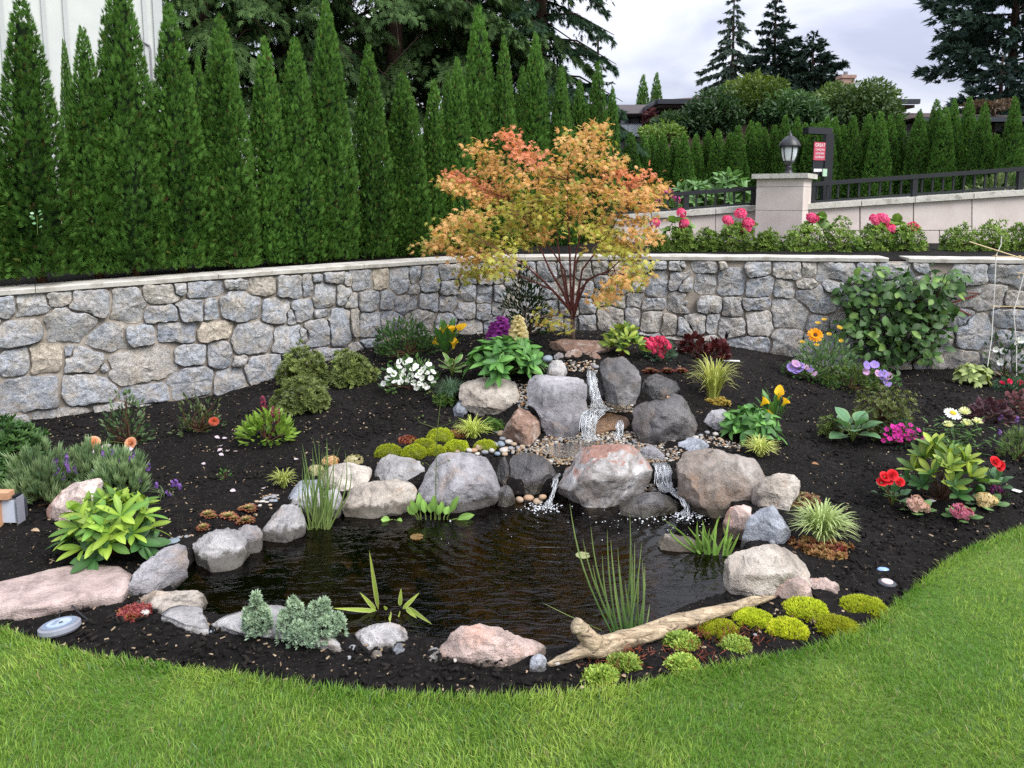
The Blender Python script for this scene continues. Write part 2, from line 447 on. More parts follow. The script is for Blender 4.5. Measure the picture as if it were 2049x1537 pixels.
_HX, _HY = np.meshgrid(_hx0 + _hs * np.arange(620), _hy0 + _hs * np.arange(362))
_HZ = _ground_exact(_HX, _HY); _HS = pond_sd(_HX, _HY)
def _bil(A, X, Y):
    u = np.clip((np.asarray(X, float) - _hx0) / _hs, 0, A.shape[1] - 1.001); v = np.clip((np.asarray(Y, float) - _hy0) / _hs, 0, A.shape[0] - 1.001)
    i, j = u.astype(int), v.astype(int); a, b = u - i, v - j
    return (A[j, i] * (1 - a) + A[j, i + 1] * a) * (1 - b) + (A[j + 1, i] * (1 - a) + A[j + 1, i + 1] * a) * b
def ground(X, Y): return _bil(_HZ, X, Y)
def pond_in(X, Y): return _bil(_HS, X, Y)
_Ys = np.linspace(1.4, 8.4, 500)
def hit(px, py, water=True):
    """Where the sight line of a photograph pixel meets the bed (or the pond's water)."""
    sx, sz = slopes(px, py)
    zr = EYE + _Ys * sz
    zg = ground(_Ys * sx, _Ys)
    if water: zg = np.maximum(zg, np.where(pond_in(_Ys * sx, _Ys) < 0, WATER_Z, -9))
    i = np.where(zr <= zg)[0]
    if len(i) == 0:
        Y = wall_hit(px, py)[2] - .1; return np.array((Y * sx, Y, float(ground(Y * sx, Y))))
    i = max(i[0], 1)
    a, b = zr[i - 1] - zg[i - 1], zr[i] - zg[i]
    Y = _Ys[i - 1] + (_Ys[i] - _Ys[i - 1]) * a / (a - b + 1e-12)
    return np.array((Y * sx, Y, EYE + Y * sz))

# ---------------------------------------------------------------- ground sheets
def grid_faces(nx, ny, keep=None):
    i = np.arange(nx * ny).reshape(ny, nx)
    F = np.stack([i[:-1, :-1], i[:-1, 1:], i[1:, 1:], i[1:, :-1]], -1).reshape(-1, 4)
    return F if keep is None else F[keep[F].all(1)]
def compact(V, F):
    u, inv = np.unique(F.ravel(), return_inverse=True)
    return V[u], inv.reshape(F.shape)

def mat_mulch():
    t = NT('dark_bark_mulch'); tc = t.node('ShaderNodeTexCoord'); v = tc.outputs['Object']
    a = t.noise(2.2, 5, .6, v); b = t.noise(38, 6, .7, v, .5); c_ = t.noise(160, 4, .7, v)
    c = t.ramp(b, [(.28, (.0022, .0018, .0017)), (.5, (.0065, .0055, .005)), (.72, (.019, .016, .015))])
    c = t.mix(t.ramp(a, [(.5, 0.0), (.74, .55)]), c, (.028, .025, .025))
    mp = t.node('ShaderNodeMapping'); mp.inputs['Scale'].default_value = (1, 2.2, 1); mp.inputs['Rotation'].default_value = (0, 0, .6); t.link(v, mp.inputs[0])
    sp = t.node('ShaderNodeTexVoronoi'); sp.inputs['Scale'].default_value = 75; t.link(mp.outputs[0], sp.inputs['Vector'])
    k = t.math('LESS_THAN', sp.outputs['Distance'], .17)
    sel = t.node('ShaderNodeSeparateColor'); t.link(sp.outputs['Color'], sel.inputs[0])
    k = t.math('MULTIPLY', k, t.math('GREATER_THAN', sel.outputs[0], .86))
    c = t.mix(k, c, (.30, .23, .15))
    h = t.math('ADD', b, t.math('MULTIPLY', c_, .4))
    return t.done(t.pbr(c, .93, .15, t.bump(h, .9, .02)))
M_mulch = mat_mulch()
xs = np.concatenate([np.linspace(-30, -4.4, 24)[:-1], np.arange(-4.4, 6.0, .024), np.linspace(6.0, 30, 24)])
ys = np.concatenate([np.arange(1.9, 5.2, .02), np.arange(5.2, 8.3, .03)])
GX, GY = np.meshgrid(xs, ys)
GZ = ground(GX, GY)
P3 = np.stack([GX, GY, GZ * 0], -1)
_dp = pond_in(GX, GY)
GZ = GZ + np.where(_dp > 0, 1.0, .6) * (fbm(P3, 3.0, 3, 3) * .03 + fbm(P3, 14, 11, 3) * .030 + np.abs(fbm(P3, 42, 21, 2)) * .024)
_ed = GY - lawnY(GX)
GZ = np.where(_ed < .05, np.minimum(GZ, -.015 + np.clip(_ed, 0, .05) * .2), GZ)
keep = (GY < wallY(GX) + .14) & (_ed > -.16)
V = np.stack([GX, GY, GZ], -1).reshape(-1, 3)
F = grid_faces(len(xs), len(ys), keep.ravel())
V, F = compact(V, F)
bed = mk('ground', V, F, M_mulch, smooth=True)
tag(bed, 'black bark mulch bed sloping up to the stone wall', 'garden bed', kind='structure')

# lawn sheet (soil and thatch under the blades)
t = NT('lawn_thatch'); tc = t.node('ShaderNodeTexCoord')
a = t.noise(1.4, 4, .6, tc.outputs['Object']); b = t.noise(60, 5, .7, tc.outputs['Object'])
c = t.mix(t.ramp(a, [(.4, 0.0), (.65, 1.0)]), (.075, .15, .022), (.12, .19, .035))
c = t.mix(1.0, c, t.ramp(b, [(.3, .5), (.7, 1.3)]), 'MULTIPLY')
M_thatch = t.done(t.pbr(c, .9, .2, t.bump(b, .8, .02)))
lx = np.concatenate([np.linspace(-60, -3.2, 20)[:-1], np.linspace(-3.2, 4.5, 240), np.linspace(4.5, 60, 20)[1:]])
tt = np.concatenate([np.linspace(0, .9, 8)[:-1], np.linspace(.9, 1, 30)])
LY0 = lawnY(lx)
LX = np.repeat(lx[None], len(tt), 0); LY = -60 + (LY0[None] + 60) * tt[:, None]
LZ = .004 + .012 * vnoise(np.stack([LX, LY, LX * 0], -1), 3, 5)
V = np.stack([LX, LY, LZ], -1).reshape(-1, 3)
lawn = mk('lawn', V, grid_faces(len(lx), len(tt)), M_thatch, smooth=True)
tag(lawn, 'mown green lawn curving round the pond bed', 'lawn', kind='structure')

# upper ground behind the walls, out to the horizon
dd = np.array([.04, .2, .6, 1.4, 3, 6, 12, 30, 90, 300.])
ss = np.linspace(0, WS[-1], 160)
Pw, Nw = wallp(ss)
V = np.zeros((len(dd), len(ss), 3))
for k, d in enumerate(dd):
    V[k, :, :2] = Pw[:, :2] - Nw * d
    V[k, :, 2] = Pw[:, 2] - .035 + .05 * (1 - math.exp(-d / .3)) + .02 * fbm(np.stack([V[k, :, 0], V[k, :, 1], V[k, :, 0] * 0], -1), 4, 8)
upg = mk('upper_ground', V.reshape(-1, 3), grid_faces(len(ss), len(dd)), M_mulch, smooth=True)
tag(upg, 'dark soil terrace behind the stone wall', 'ground', kind='structure')

# ---------------------------------------------------------------- stone retaining wall
def mat_wallstone():
    t = NT('granite_wall_stone'); v = t.objco(); r = t.rnd()
    base = t.ramp(r, [(0, g('9b9fa5')), (.2, g('a9acb0')), (.4, g('92969d')), (.55, g('aeadab')), (.68, g('989ba0')), (.80, g('b1aba1')), (.88, g('a3a6ab')), (.95, g('bcae98')), (1, g('898c91'))])
    big = t.noise(9, 6, .62, v, .5); mid = t.noise(38, 6, .7, v); fine = t.noise(190, 4, .75, v)
    c = t.mix(t.ramp(big, [(.42, 0.0), (.66, .75)]), base, g('b0a493'))
    c = t.mix(1.0, c, t.ramp(mid, [(.32, .50), (.5, 1.0), (.70, 1.45)]), 'MULTIPLY')
    c = t.mix(1.0, c, t.ramp(fine, [(.32, .55), (.5, 1.0), (.68, 1.5)]), 'MULTIPLY')
    c = t.mix(1.0, c, (.98, 1.0, 1.03), 'MULTIPLY')
    h = t.math('ADD', mid, t.math('MULTIPLY', fine, .35))
    return t.done(t.pbr(c, .88, .25, t.bump(h, 1.0, .016)))
M_wstone = mat_wallstone()
t = NT('grey_mortar'); v = t.objco((1, 1, 1), False); n1 = t.noise(5, 5, .6, v); n2 = t.noise(120, 4, .7, v)
c = t.ramp(n1, [(.3, g('6e675f')), (.5, g('857d73')), (.7, g('9a9287'))]); c = t.mix(1.0, c, t.ramp(n2, [(.3, .75), (.7, 1.2)]), 'MULTIPLY')
M_mortar = t.done(t.pbr(c, .95, .15, t.bump(n2, .6, .006)))
t = NT('white_cap'); v = t.objco((1, 1, 1), False); n1 = t.noise(7, 6, .65, v); n2 = t.noise(70, 5, .7, v)
c = t.ramp(n1, [(.3, g('948f86')), (.5, g('b9b5ad')), (.7, g('c9c6bf'))]); c = t.mix(1.0, c, t.ramp(n2, [(.3, .82), (.7, 1.1)]), 'MULTIPLY')
M_cap = t.done(t.pbr(c, .85, .25, t.bump(n2, .4, .004)))

wall = empty('stone_wall', (0, 6, 0), 'curved grey granite rubble retaining wall with pale cap', 'wall')
WB = np.array(wall.location)
S0, S1 = 3.3, WS[-1] - 13.3
ss = np.linspace(S0, S1, 260); Pw, Nw = wallp(ss)
rows = []
for off, zt in ((0, -.45), (0, None), (-.32, None), (-.32, -.45)):
    q = np.zeros((len(ss), 3)); q[:, :2] = Pw[:, :2] + Nw * off
    q[:, 2] = (Pw[:, 2] - .037) if zt is None else zt
    rows.append(q)
V = np.array(rows).reshape(-1, 3)
mk('mortar', V, grid_faces(len(ss), 4), M_mortar, wall)
# seeds read off the photograph: x, y, width, height, in three enlarged views
seeds = []
def sd(x0, y0, sc, rows):
    for (a, b, w, h) in rows: seeds.append((x0 + a / sc, y0 + b / sc, w / sc, h / sc))
sd(0, 500, 2.927, [(40,325,90,130),(190,325,170,130),(350,285,130,90),(535,315,210,170),(745,330,180,220),(935,255,190,110),(1055,230,70,80),(1200,230,210,100),(1380,205,140,60),(1535,215,150,110),(1700,215,150,140),(1795,210,70,130),(1855,165,60,50),(1950,160,110,70),(2035,175,50,80),
  (110,490,280,150),(410,430,270,200),(945,375,190,100),(1120,355,150,130),(1230,350,90,130),(1405,325,230,180),(1610,355,150,160),(1700,390,50,100),(1765,350,110,130),(1895,265,120,150),(1885,370,90,50),(2010,270,80,120),
  (635,510,190,190),(815,500,170,130),(1030,480,200,120),(1255,475,190,120),(1480,510,220,180),(1680,520,160,150),(1775,500,50,100),(1860,480,130,150),(1995,440,150,220),
  (80,655,180,160),(275,635,180,190),(400,600,50,90),(490,645,220,160),(615,690,60,80),(820,680,390,220),(1105,615,190,130),(1280,610,140,170),(1400,645,80,70),(1545,700,220,160),
  (170,845,340,210),(510,810,300,190),(860,840,280,130),(1115,775,240,190),(1340,765,190,140),(370,1020,320,200),(100,1010,160,100),(650,950,200,140),(900,930,200,80),(1760,640,150,90),(1920,620,150,90),(-120,380,160,160),(-130,600,200,180),(-120,800,160,200),(-120,1000,160,160)])
sd(700, 500, 2.927, [(65,175,120,130),(180,175,90,120),(285,180,110,150),(375,145,60,90),(460,190,100,130),(370,235,60,50),(585,130,110,80),(580,215,100,80),(685,255,100,100),(790,265,100,100),(880,260,90,90),(105,300,110,130),(215,290,80,130),(330,320,130,110),(455,305,110,110),(575,315,110,80),(0,300,80,100),(15,420,60,200),(115,435,120,150),(235,420,120,130),(405,400,150,130),(560,430,110,100),(675,350,120,100),(780,360,90,100),(860,340,60,70),(700,470,140,120),(830,460,90,100),(100,545,80,60),(190,590,110,80),(40,580,90,90),(300,545,90,80),(400,520,110,80),(500,540,110,80),
  (690,150,100,90),(790,150,90,90),(860,130,70,110),(950,90,90,100),(1040,130,90,100),(960,190,90,80),(1050,230,100,80),(950,290,90,90),(1060,320,120,80),(1170,240,90,90),(1150,130,90,90),(1170,340,90,90),(960,390,100,90),(1060,410,100,90),(1120,490,120,80),(1000,490,110,80),(920,500,70,80),(1210,440,90,100),(1280,100,90,90),(1280,210,100,100),(1290,330,100,100),(1370,120,90,90),(1390,230,90,90),(1390,330,90,90),(1390,430,100,110),(1300,450,90,100),(1470,100,90,80),(1480,190,90,80),(1470,280,90,80),(1530,400,150,130),(1590,210,80,100),(1560,110,80,80),(1640,110,80,80),(1680,205,100,80),(1580,300,80,70),(1660,290,90,80),(1655,390,80,110),(1800,195,115,150),(1935,185,130,110),(1945,310,150,120),(1780,315,130,70),(1770,415,110,110),(1870,440,90,130),(1980,440,130,130),(1810,75,80,80),(1920,80,100,90),(1720,100,80,70),(1440,520,120,70),(1600,520,140,80),(1750,530,120,70),(1900,540,120,70)])
sd(1349, 500, 2.927, [(30,80,80,80),(190,90,130,80),(280,85,50,70),(360,70,90,50),(485,105,140,100),(660,110,150,110),(790,105,80,90),(950,120,210,130),(1290,110,230,110),(1130,120,120,110),(1440,90,110,80),(1560,85,130,70),(1730,125,190,140),(1940,130,210,120),(55,190,100,110),(180,200,120,100),(335,185,150,150),(495,215,150,100),(640,230,110,100),(770,205,100,60),(835,290,220,140),(55,310,110,110),(200,320,140,90),(335,330,100,110),(480,315,150,65),(680,370,200,160),(930,220,110,90),(100,435,150,130),(220,430,70,110),(330,450,150,110),(500,430,140,130),(840,430,130,90),(180,530,130,60),(460,555,210,90),(655,545,170,150),(840,550,160,130),(1780,280,280,120),(1990,285,120,80),(1650,390,140,120),(1755,490,190,180),(1960,410,180,100),(1975,520,150,100),(1690,640,170,120),(1880,640,160,110),(2040,640,130,110),
  (1040,290,140,120),(1180,260,140,120),(1320,250,140,120),(1460,220,130,120),(1580,230,110,120),(980,430,140,120),(1120,410,140,120),(1260,400,140,120),(1400,380,140,120),(1530,390,110,110),(1020,560,150,120),(1170,540,140,120),(1310,530,140,120),(1440,530,130,120),(1560,530,120,120),(1090,670,160,80),(1300,660,160,90),(1480,660,150,90),(2150,100,150,120),(2150,260,150,150),(2160,430,150,150),(2150,600,150,150)])
SD = []
for px, py, w, h in seeds:
    s, z, Y = wall_hit(px, py); m = mpp(Y)
    ca = max(.6, abs(wallp(s)[1][1])) if s > 4.2 else .78      # foreshortening along the wall
    SD.append((s, z, w * m / ca * .5, h * m * .5))
rng = np.random.RandomState(4)
cand = np.stack([rng.uniform(S0, S1, 4000), rng.uniform(-.16, 1.02, 4000)], -1)
for s, z in cand:                                                   # below the soil and beyond the frame
    if z > np.interp(s, WS, WALL[:, 2]) - .12: continue
    if all(abs(s - q[0]) > (q[2] + .12) or abs(z - q[1]) > (q[3] + .09) for q in SD): SD.append((s, z, .15, .1))
SD = np.array(SD)
n_st = 0
NA, NR = 54, 64
_an = np.linspace(0, 2 * math.pi, NA, endpoint=False)
_rot = np.random.RandomState(6).uniform(-.16, .16, len(SD)); _pw = np.random.RandomState(8).uniform(2.6, 6.0, len(SD))
def boxd(P, j):
    """How far P lies from seed j, in units of that stone's own half size: a rounded, slightly turned box."""
    d = P - SD[j, :2]; c, s_ = math.cos(_rot[j]), math.sin(_rot[j]); u = np.abs(d[..., 0] * c + d[..., 1] * s_) / SD[j, 2]; v = np.abs(d[..., 1] * c - d[..., 0] * s_) / SD[j, 3]
    return (u ** _pw[j] + v ** _pw[j]) ** (1 / _pw[j])
for i, (s, z, hw, hh) in enumerate(SD):
    if z < -.36: continue
    ztop = float(np.interp(s, WS, WALL[:, 2])) - .043
    if z > ztop - .02: continue
    R = 2.3 * max(hw, hh) + .05; rr = np.random.RandomState(900 + i)
    rad = np.linspace(.01, R, NR); Pq = np.stack([s + np.cos(_an)[:, None] * rad, z + np.sin(_an)[:, None] * rad], -1)
    own = boxd(Pq, i); ok = (Pq[..., 1] < ztop) & (own < 2.3)
    for j in np.where((np.abs(SD[:, 0] - s) < R + .35) & (np.abs(SD[:, 1] - z) < R + .3))[0]:
        if j != i: ok &= own < boxd(Pq, j)
    k = np.argmin(np.c_[ok, np.zeros(NA, bool)], axis=1); r = rad[np.clip(k - 1, 0, NR - 1)]
    r = np.minimum(r, np.maximum(np.roll(r, 1), np.roll(r, -1)))
    gap = .004 + .003 * rr.rand(); r = np.maximum(.012, r - gap)
    P = np.stack([s + np.cos(_an) * r, z + np.sin(_an) * r], -1)
    P = .12 * np.roll(P, 1, 0) + .76 * P + .12 * np.roll(P, -1, 0)
    if np.ptp(P[:, 0]) < .035 or np.ptp(P[:, 1]) < .03: continue
    P = P + (np.stack([vnoise(np.c_[P, P[:, 0] * 0 + i], 26, 31), vnoise(np.c_[P, P[:, 0] * 0 + i], 26, 32)], -1) - .5) * .016
    rings = []; dep = .026 + .030 * rr.rand()
    cr = P.mean(0); ext = np.ptp(P, axis=0)
    pl = [(rr.normal(0, .22, 2), rr.uniform(.75, 1.5)) for _ in range(4)]          # split faces of the quarried front
    for f, o in ((1.0, -.02), (1.0, .004), (.992, .80 * dep), (.955, .96 * dep), (.86, 1.0 * dep), (.70, 1.08 * dep), (.46, 1.12 * dep), (.2, 1.12 * dep)):
        Q = cr + (P - cr) * f
        off = np.full(len(Q), o)
        if o > .008:
            q3 = np.c_[Q, np.full(len(Q), i * .37)]
            face = np.min([dep * b_ + (Q - cr) @ a_ for a_, b_ in pl], axis=0)
            off = np.minimum(o * 1.1, face * .7 + o * .4) + fbm(q3, 9, 41, 3, .6) * .036 + fbm(q3, 30, 45, 3, .6) * .030
            off = np.maximum(off, .003)
        rings.append((Q, off))
    V = []
    for Q, off in rings:
        Pq, Nq = wallp(Q[:, 0]); V.append(np.c_[Pq[:, :2] + Nq * off[:, None], Q[:, 1]])
    nP = len(P); V = np.vstack(V); V = np.vstack([V, V[-nP:].mean(0)[None]])
    F = []
    for a_ in range(len(rings) - 1):
        for b_ in range(nP):
            c_ = (b_ + 1) % nP; F.append((a_ * nP + b_, a_ * nP + c_, (a_ + 1) * nP + c_, (a_ + 1) * nP + b_))
    lo = (len(rings) - 1) * nP
    for b_ in range(nP): F.append((lo + b_, lo + (b_ + 1) % nP, len(V) - 1))
    o3 = V.mean(0)
    add('stone', mesh_np('stone', V - o3, F, None, True, 26), M_wstone, wall, o3 - WB); n_st += 1
def chaikin(P, k=1, r=.2):
    for _ in range(k):
        Q = np.roll(P, -1, 0); P = np.stack([P * (1 - r) + Q * r, P * r + Q * (1 - r)], 1).reshape(-1, 2)
    return P
def resample(P, n):
    Q = np.vstack([P, P[:1]]); L = np.concatenate([[0], np.cumsum(np.linalg.norm(np.diff(Q, axis=0), axis=1))])
    u = np.linspace(0, L[-1], n, endpoint=False)
    return np.stack([np.interp(u, L, Q[:, 0]), np.interp(u, L, Q[:, 1])], -1)
# pale cap in lengths, with one gap
def cap_len(sa, sb):
    ss = np.linspace(sa, sb, max(3, int((sb - sa) / .06))); P, N = wallp(ss)
    prof = [(.030, -.037), (.033, -.006), (.027, 0.0), (-.24, .003), (-.242, -.037)]
    V = []
    for o, z in prof:
        q3 = np.c_[P[:, :2], np.full(len(ss), o)]
        V.append(np.c_[P[:, :2] + N * (o + fbm(q3, 9, 60, 3) * .010)[:, None], P[:, 2] + z + fbm(q3, 5, 61, 3) * .008])
    V = np.array(V); n = len(ss)
    F = [tuple(x) for x in grid_faces(n, 5)] + [(4 * n + k, 4 * n + k + 1, k + 1, k) for k in range(n - 1)]
    F += [tuple(k * n for k in range(5)), tuple(k * n + n - 1 for k in range(5))[::-1]]
    mk('cap', V.reshape(-1, 3), F, M_cap, wall)
gA, gB = wall_hit(1777, 514)[0], wall_hit(1817, 514)[0]
cuts = list(np.linspace(S0, gA, 8))
for a, b in zip(cuts[:-1], cuts[1:]): cap_len(a + .002, b - .002)
cap_len(gB, gB + 1.9); cap_len(gB + 1.904, S1)
# ---------------------------------------------------------------- pond water
def mat_water(name, tint, ripple=1.0, scale=9.0, rough=.02):
    t = NT(name); tc = t.node('ShaderNodeTexCoord'); v = tc.outputs['Object']
    mp = t.node('ShaderNodeMapping'); mp.inputs['Scale'].default_value = (1, 2.4, 1); t.link(v, mp.inputs[0])
    n = t.noise(scale, 3, .5, mp.outputs[0], .6)
    # rings spreading from the foot of the falls
    sub = t.node('ShaderNodeVectorMath', operation='SUBTRACT'); t.link(v, sub.inputs[0]); c0 = onz(1110, 1025, WATER_Z); sub.inputs[1].default_value = tuple(c0)
    ln = t.node('ShaderNodeVectorMath', operation='LENGTH'); t.link(sub.outputs[0], ln.inputs[0])
    w = t.math('SINE', t.math('MULTIPLY', t.math('ADD', ln.outputs['Value'], t.math('MULTIPLY', n, .10)), 95.0))
    fade = t.ramp(ln.outputs['Value'], [(.05, .5), (.55, .35), (.95, .04)])
    h = t.math('ADD', t.math('MULTIPLY', n, .9), t.math('MULTIPLY', t.math('MULTIPLY', w, fade), .28))
    nor = t.bump(h, .5 * ripple, .02)
    gl = t.node('ShaderNodeBsdfGlossy'); gl.inputs['Roughness'].default_value = rough; t.link(nor, gl.inputs['Normal'])
    tr = t.node('ShaderNodeBsdfTransparent'); tr.inputs[0].default_value = (*tint, 1)
    fr = t.node('ShaderNodeFresnel'); fr.inputs['IOR'].default_value = 1.33; t.link(nor, fr.inputs['Normal'])
    mx = t.node('ShaderNodeMixShader'); t.link(fr.outputs[0], mx.inputs[0]); t.link(tr.outputs[0], mx.inputs[1]); t.link(gl.outputs[0], mx.inputs[2])
    return t.done(mx.outputs[0])
M_water = mat_water('pond_water', (.30, .245, .16), .7)
pc = POND.mean(0)
PX = resample(pc + (POND - pc) * 1.05, 96)
nr = 14; V = []
for k in range(nr + 1): V += [np.array((*(pc + (q - pc) * (max(k, .02) / nr)), WATER_Z)) for q in PX]
F = []
for k in range(nr):
    for j in range(96):
        j2 = (j + 1) % 96; F.append((k * 96 + j, k * 96 + j2, (k + 1) * 96 + j2, (k + 1) * 96 + j))
F.append(tuple(range(96))[::-1])
water = mk('water', np.array(V), F, M_water, smooth=True)
tag(water, 'dark brown pond water with spreading ripples', 'water', kind='structure')

# pond floor: stony amber lining, just under the mulch sheet's basin
t = NT('pond_floor_stones'); tc = t.node('ShaderNodeTexCoord'); v = tc.outputs['Object']
vr = t.node('ShaderNodeTexVoronoi'); vr.inputs['Scale'].default_value = 9; t.link(v, vr.inputs['Vector'])
c = t.ramp(vr.outputs['Distance'], [(0, g('8f7d58')), (.3, g('5c4a32')), (.6, g('2a2014'))])
n1 = t.noise(3, 5, .6, v); c = t.mix(t.ramp(n1, [(.42, .0), (.6, .85)]), c, g('2a1f14'))
M_pfloor = t.done(t.pbr(c, .7, .3, t.bump(vr.outputs['Distance'], -.8, .05)))
px_ = np.arange(POND[:, 0].min() - .05, POND[:, 0].max() + .05, .03); py_ = np.arange(POND[:, 1].min() - .05, POND[:, 1].max() + .05, .03)
QX, QY = np.meshgrid(px_, py_); sdq = pond_sd(QX, QY)
QZ = ground(QX, QY) + .006 + .05 * np.clip(fbm(np.stack([QX, QY, QX * 0], -1), 7, 77, 3), -.3, .3)
V, F = compact(np.stack([QX, QY, QZ], -1).reshape(-1, 3), grid_faces(len(px_), len(py_), (sdq < -.015).ravel()))
pf = mk('pond_floor', V, F, M_pfloor, smooth=True)
tag(pf, 'stony brown floor of the pond', 'pond floor', kind='structure')

# ---------------------------------------------------------------- boulders
def grid_sphere(n):
    """Cube sphere with n by n quads per side, shared corners merged."""
    V, F, idx = [], [], {}
    def vid(p):
        k = tuple(np.round(p, 5))
        if k not in idx: idx[k] = len(V); V.append(p)
        return idx[k]
    for ax in range(3):
        for sg in (-1, 1):
            for i in range(n):
                for j in range(n):
                    q = []
                    for a, b in ((i, j), (i + 1, j), (i + 1, j + 1), (i, j + 1)):
                        p = np.zeros(3); p[ax] = sg; p[(ax + 1) % 3] = -1 + 2 * a / n; p[(ax + 2) % 3] = -1 + 2 * b / n
                        q.append(vid(p))
                    F.append(q if sg > 0 else q[::-1])
    return np.array(V), np.array(F)
CSV, CSF = grid_sphere(21)
CSV = unit(np.tan(CSV * math.pi / 4 * .97))
ROCKS = []
def rock(name, label, pts, mat, T=.8, seed=0, Y=None, cuts=7, lean=.25, rough=1.0, cat='boulder', group=None, flat=0.0, sink=.05, parent=None, rise=0):
    """A boulder with the outline of pts (photograph pixels) standing on the bed: T is its depth as a share of its width."""
    P = np.array(pts, float); rr = np.random.RandomState(500 + seed)
    lo, hi = P.min(0), P.max(0); bx = P[P[:, 1].argmax(), 0]
    B = hit(bx, hi[1] - 2)
    if Y is not None: B = at(bx, hi[1] - 2, Y)
    Yb = B[1]; m = mpp(Yb); w = (hi[0] - lo[0]) * m; depth = max(.04, w * T)
    cpx = (lo + hi) / 2
    # outline radius by angle about the centre
    C = resample(chaikin(P, 1, .18), 240) - cpx
    hx, hy = (hi - lo) / 2
    ang = np.arctan2(-C[:, 1] / hy, C[:, 0] / hx); rad = np.hypot(C[:, 0] / hx, C[:, 1] / hy)
    o = np.argsort(ang); ang, rad = ang[o], rad[o]
    ang = np.concatenate([ang - 2 * math.pi, ang, ang + 2 * math.pi]); rad = np.tile(rad, 3)
    D = CSV.copy()                                     # x: across, z: up, y: away
    e = .72                                            # box-like section
    S = np.sign(D) * np.abs(D) ** e
    S = S / np.maximum(1e-6, (np.abs(S) ** 4.4).sum(1, keepdims=True) ** (1 / 4.4))
    a = np.arctan2(S[:, 2], S[:, 0]); f = np.interp(a, ang, rad)
    k = np.maximum(np.abs(np.cos(a)), np.abs(np.sin(a))) if False else 1.0
    rn = np.hypot(S[:, 0], S[:, 2]); rmax = 1 / np.maximum(1e-6, (np.abs(np.cos(a)) ** 4.4 + np.abs(np.sin(a)) ** 4.4) ** (1 / 4.4))
    q = rn / np.maximum(rmax, 1e-6)                    # 0 at the front and back poles, 1 on the outline
    U = np.stack([np.cos(a) * f * q, S[:, 1], np.sin(a) * f * q], -1)
    sp0 = np.array((w / 2, depth / 2, hy * m))
    # random planes shear facets off (mostly those facing the viewer and the sky)
    U = U + unit(U) * (fbm(U * sp0 + seed * 3.1, 1.3 / max(min(sp0), .03) * .5, 71, 3, .5) * .30 * rough)[:, None]
    for kk in range(cuts + 9):
        n = unit(np.array((rr.uniform(-.9, .9), rr.uniform(-1, -.05), rr.uniform(-.45, 1.0))))
        h = U @ n; lim = np.quantile(h, .995) * rr.uniform(.62, .92)
        ex = h > lim; U[ex] -= n * (h[ex] - lim)[:, None] * .95
    W = U * sp0
    n3 = unit(U)
    sz = min(w, 2 * hy * m, depth); amp = sz * .11 * rough
    q = fbm(W + seed * 1.7, 3.0 / max(sz, .05), 81, 3, .55) * 5; ter = np.floor(q) + np.clip((q - np.floor(q)) * 3 - 2, 0, 1)      # broken ledges
    d = ter / 5 * amp * 1.5 + (np.abs(fbm(W + seed, 5.0 / max(sz, .05), 83, 3, .55)) - .1) * amp * .8 + fbm(W + seed, 26, 86, 3, .6) * min(amp * .5, .018)
    W = W + n3 * d[:, None]
    # height runs up the sight lines, so the outline holds at its own depth
    t = np.clip((W[:, 2] / (hy * m) + 1) / 2, 0, 1)
    y0 = Yb + depth * .5 * (.55 + .45 * (1 - flat)) * .8
    Yv = y0 + W[:, 1] + (t - .5) * depth * lean
    pxv = cpx[0] + W[:, 0] / m; pyv = cpx[1] - W[:, 2] / m
    ym = y0 + (t - .5) * depth * lean                   # back-project in the outline's own plane, then push along Y
    sx, sz_ = slopes(pxv, pyv)
    X = ym * sx; Z = EYE + ym * sz_
    Z = Z - (1 - t) * sink
    # keep the near face upright: near points sit a little lower along the sight line
    V = np.stack([X, Yv, Z + (Yv - ym) * sz_ * .35], -1)
    org = np.array((V[:, 0].mean(), V[:, 1].mean(), V[:, 2].min()))
    ob = mk(name, V, CSF, mat, parent, None if parent is not None else org, None, True, 24)
    if parent is None: tag(ob, label, cat, group)
    ROCKS.append(ob)
    return ob
def disc(cx, cy, r, k=8, e=.8): return [(cx + r * math.cos(2 * math.pi * i / k), cy + e * r * math.sin(2 * math.pi * i / k)) for i in range(k)]

def slab(name, label, pts, mat, z_top, thick, seed=0, cat='stone slab', group=None):
    """Flat stone: the outline of its upper face (photograph pixels) at height z_top, broken edges below."""
    P = np.array([onz(a, b, z_top) for a, b in pts])[:, :2]; P = resample(chaikin(P, 1, .12), 72); c = P.mean(0); V = []
    rings = [(.06, 0), (.3, 0), (.55, 0), (.78, 0), (.92, -.002), (.985, -.008), (1.005, -.4 * thick), (.99, -.75 * thick), (.95, -thick - .04)]
    for f, dz in rings:
        Q = c + (P - c) * f; q3 = np.c_[Q, np.full(len(Q), seed + dz)]
        if f > .9: Q = Q + unit(P - c) * (fbm(np.c_[P, np.full(len(P), dz * 60 + seed)], 9, 211, 4, .6) * .06)[:, None]
        V.append(np.c_[Q, z_top + dz + fbm(q3, 5, 212, 4, .5) * .022 + fbm(q3, 30, 213, 2) * .006])
    V = np.vstack(V); n = 72; F = [(k * n + j, (k + 1) * n + j, (k + 1) * n + (j + 1) % n, k * n + (j + 1) % n) for k in range(len(rings) - 1) for j in range(n)] + [tuple(range(n))]
    return tag(mk(name, V, F, mat, origin=np.array((*c, 0)), smooth=True), label, cat, group)
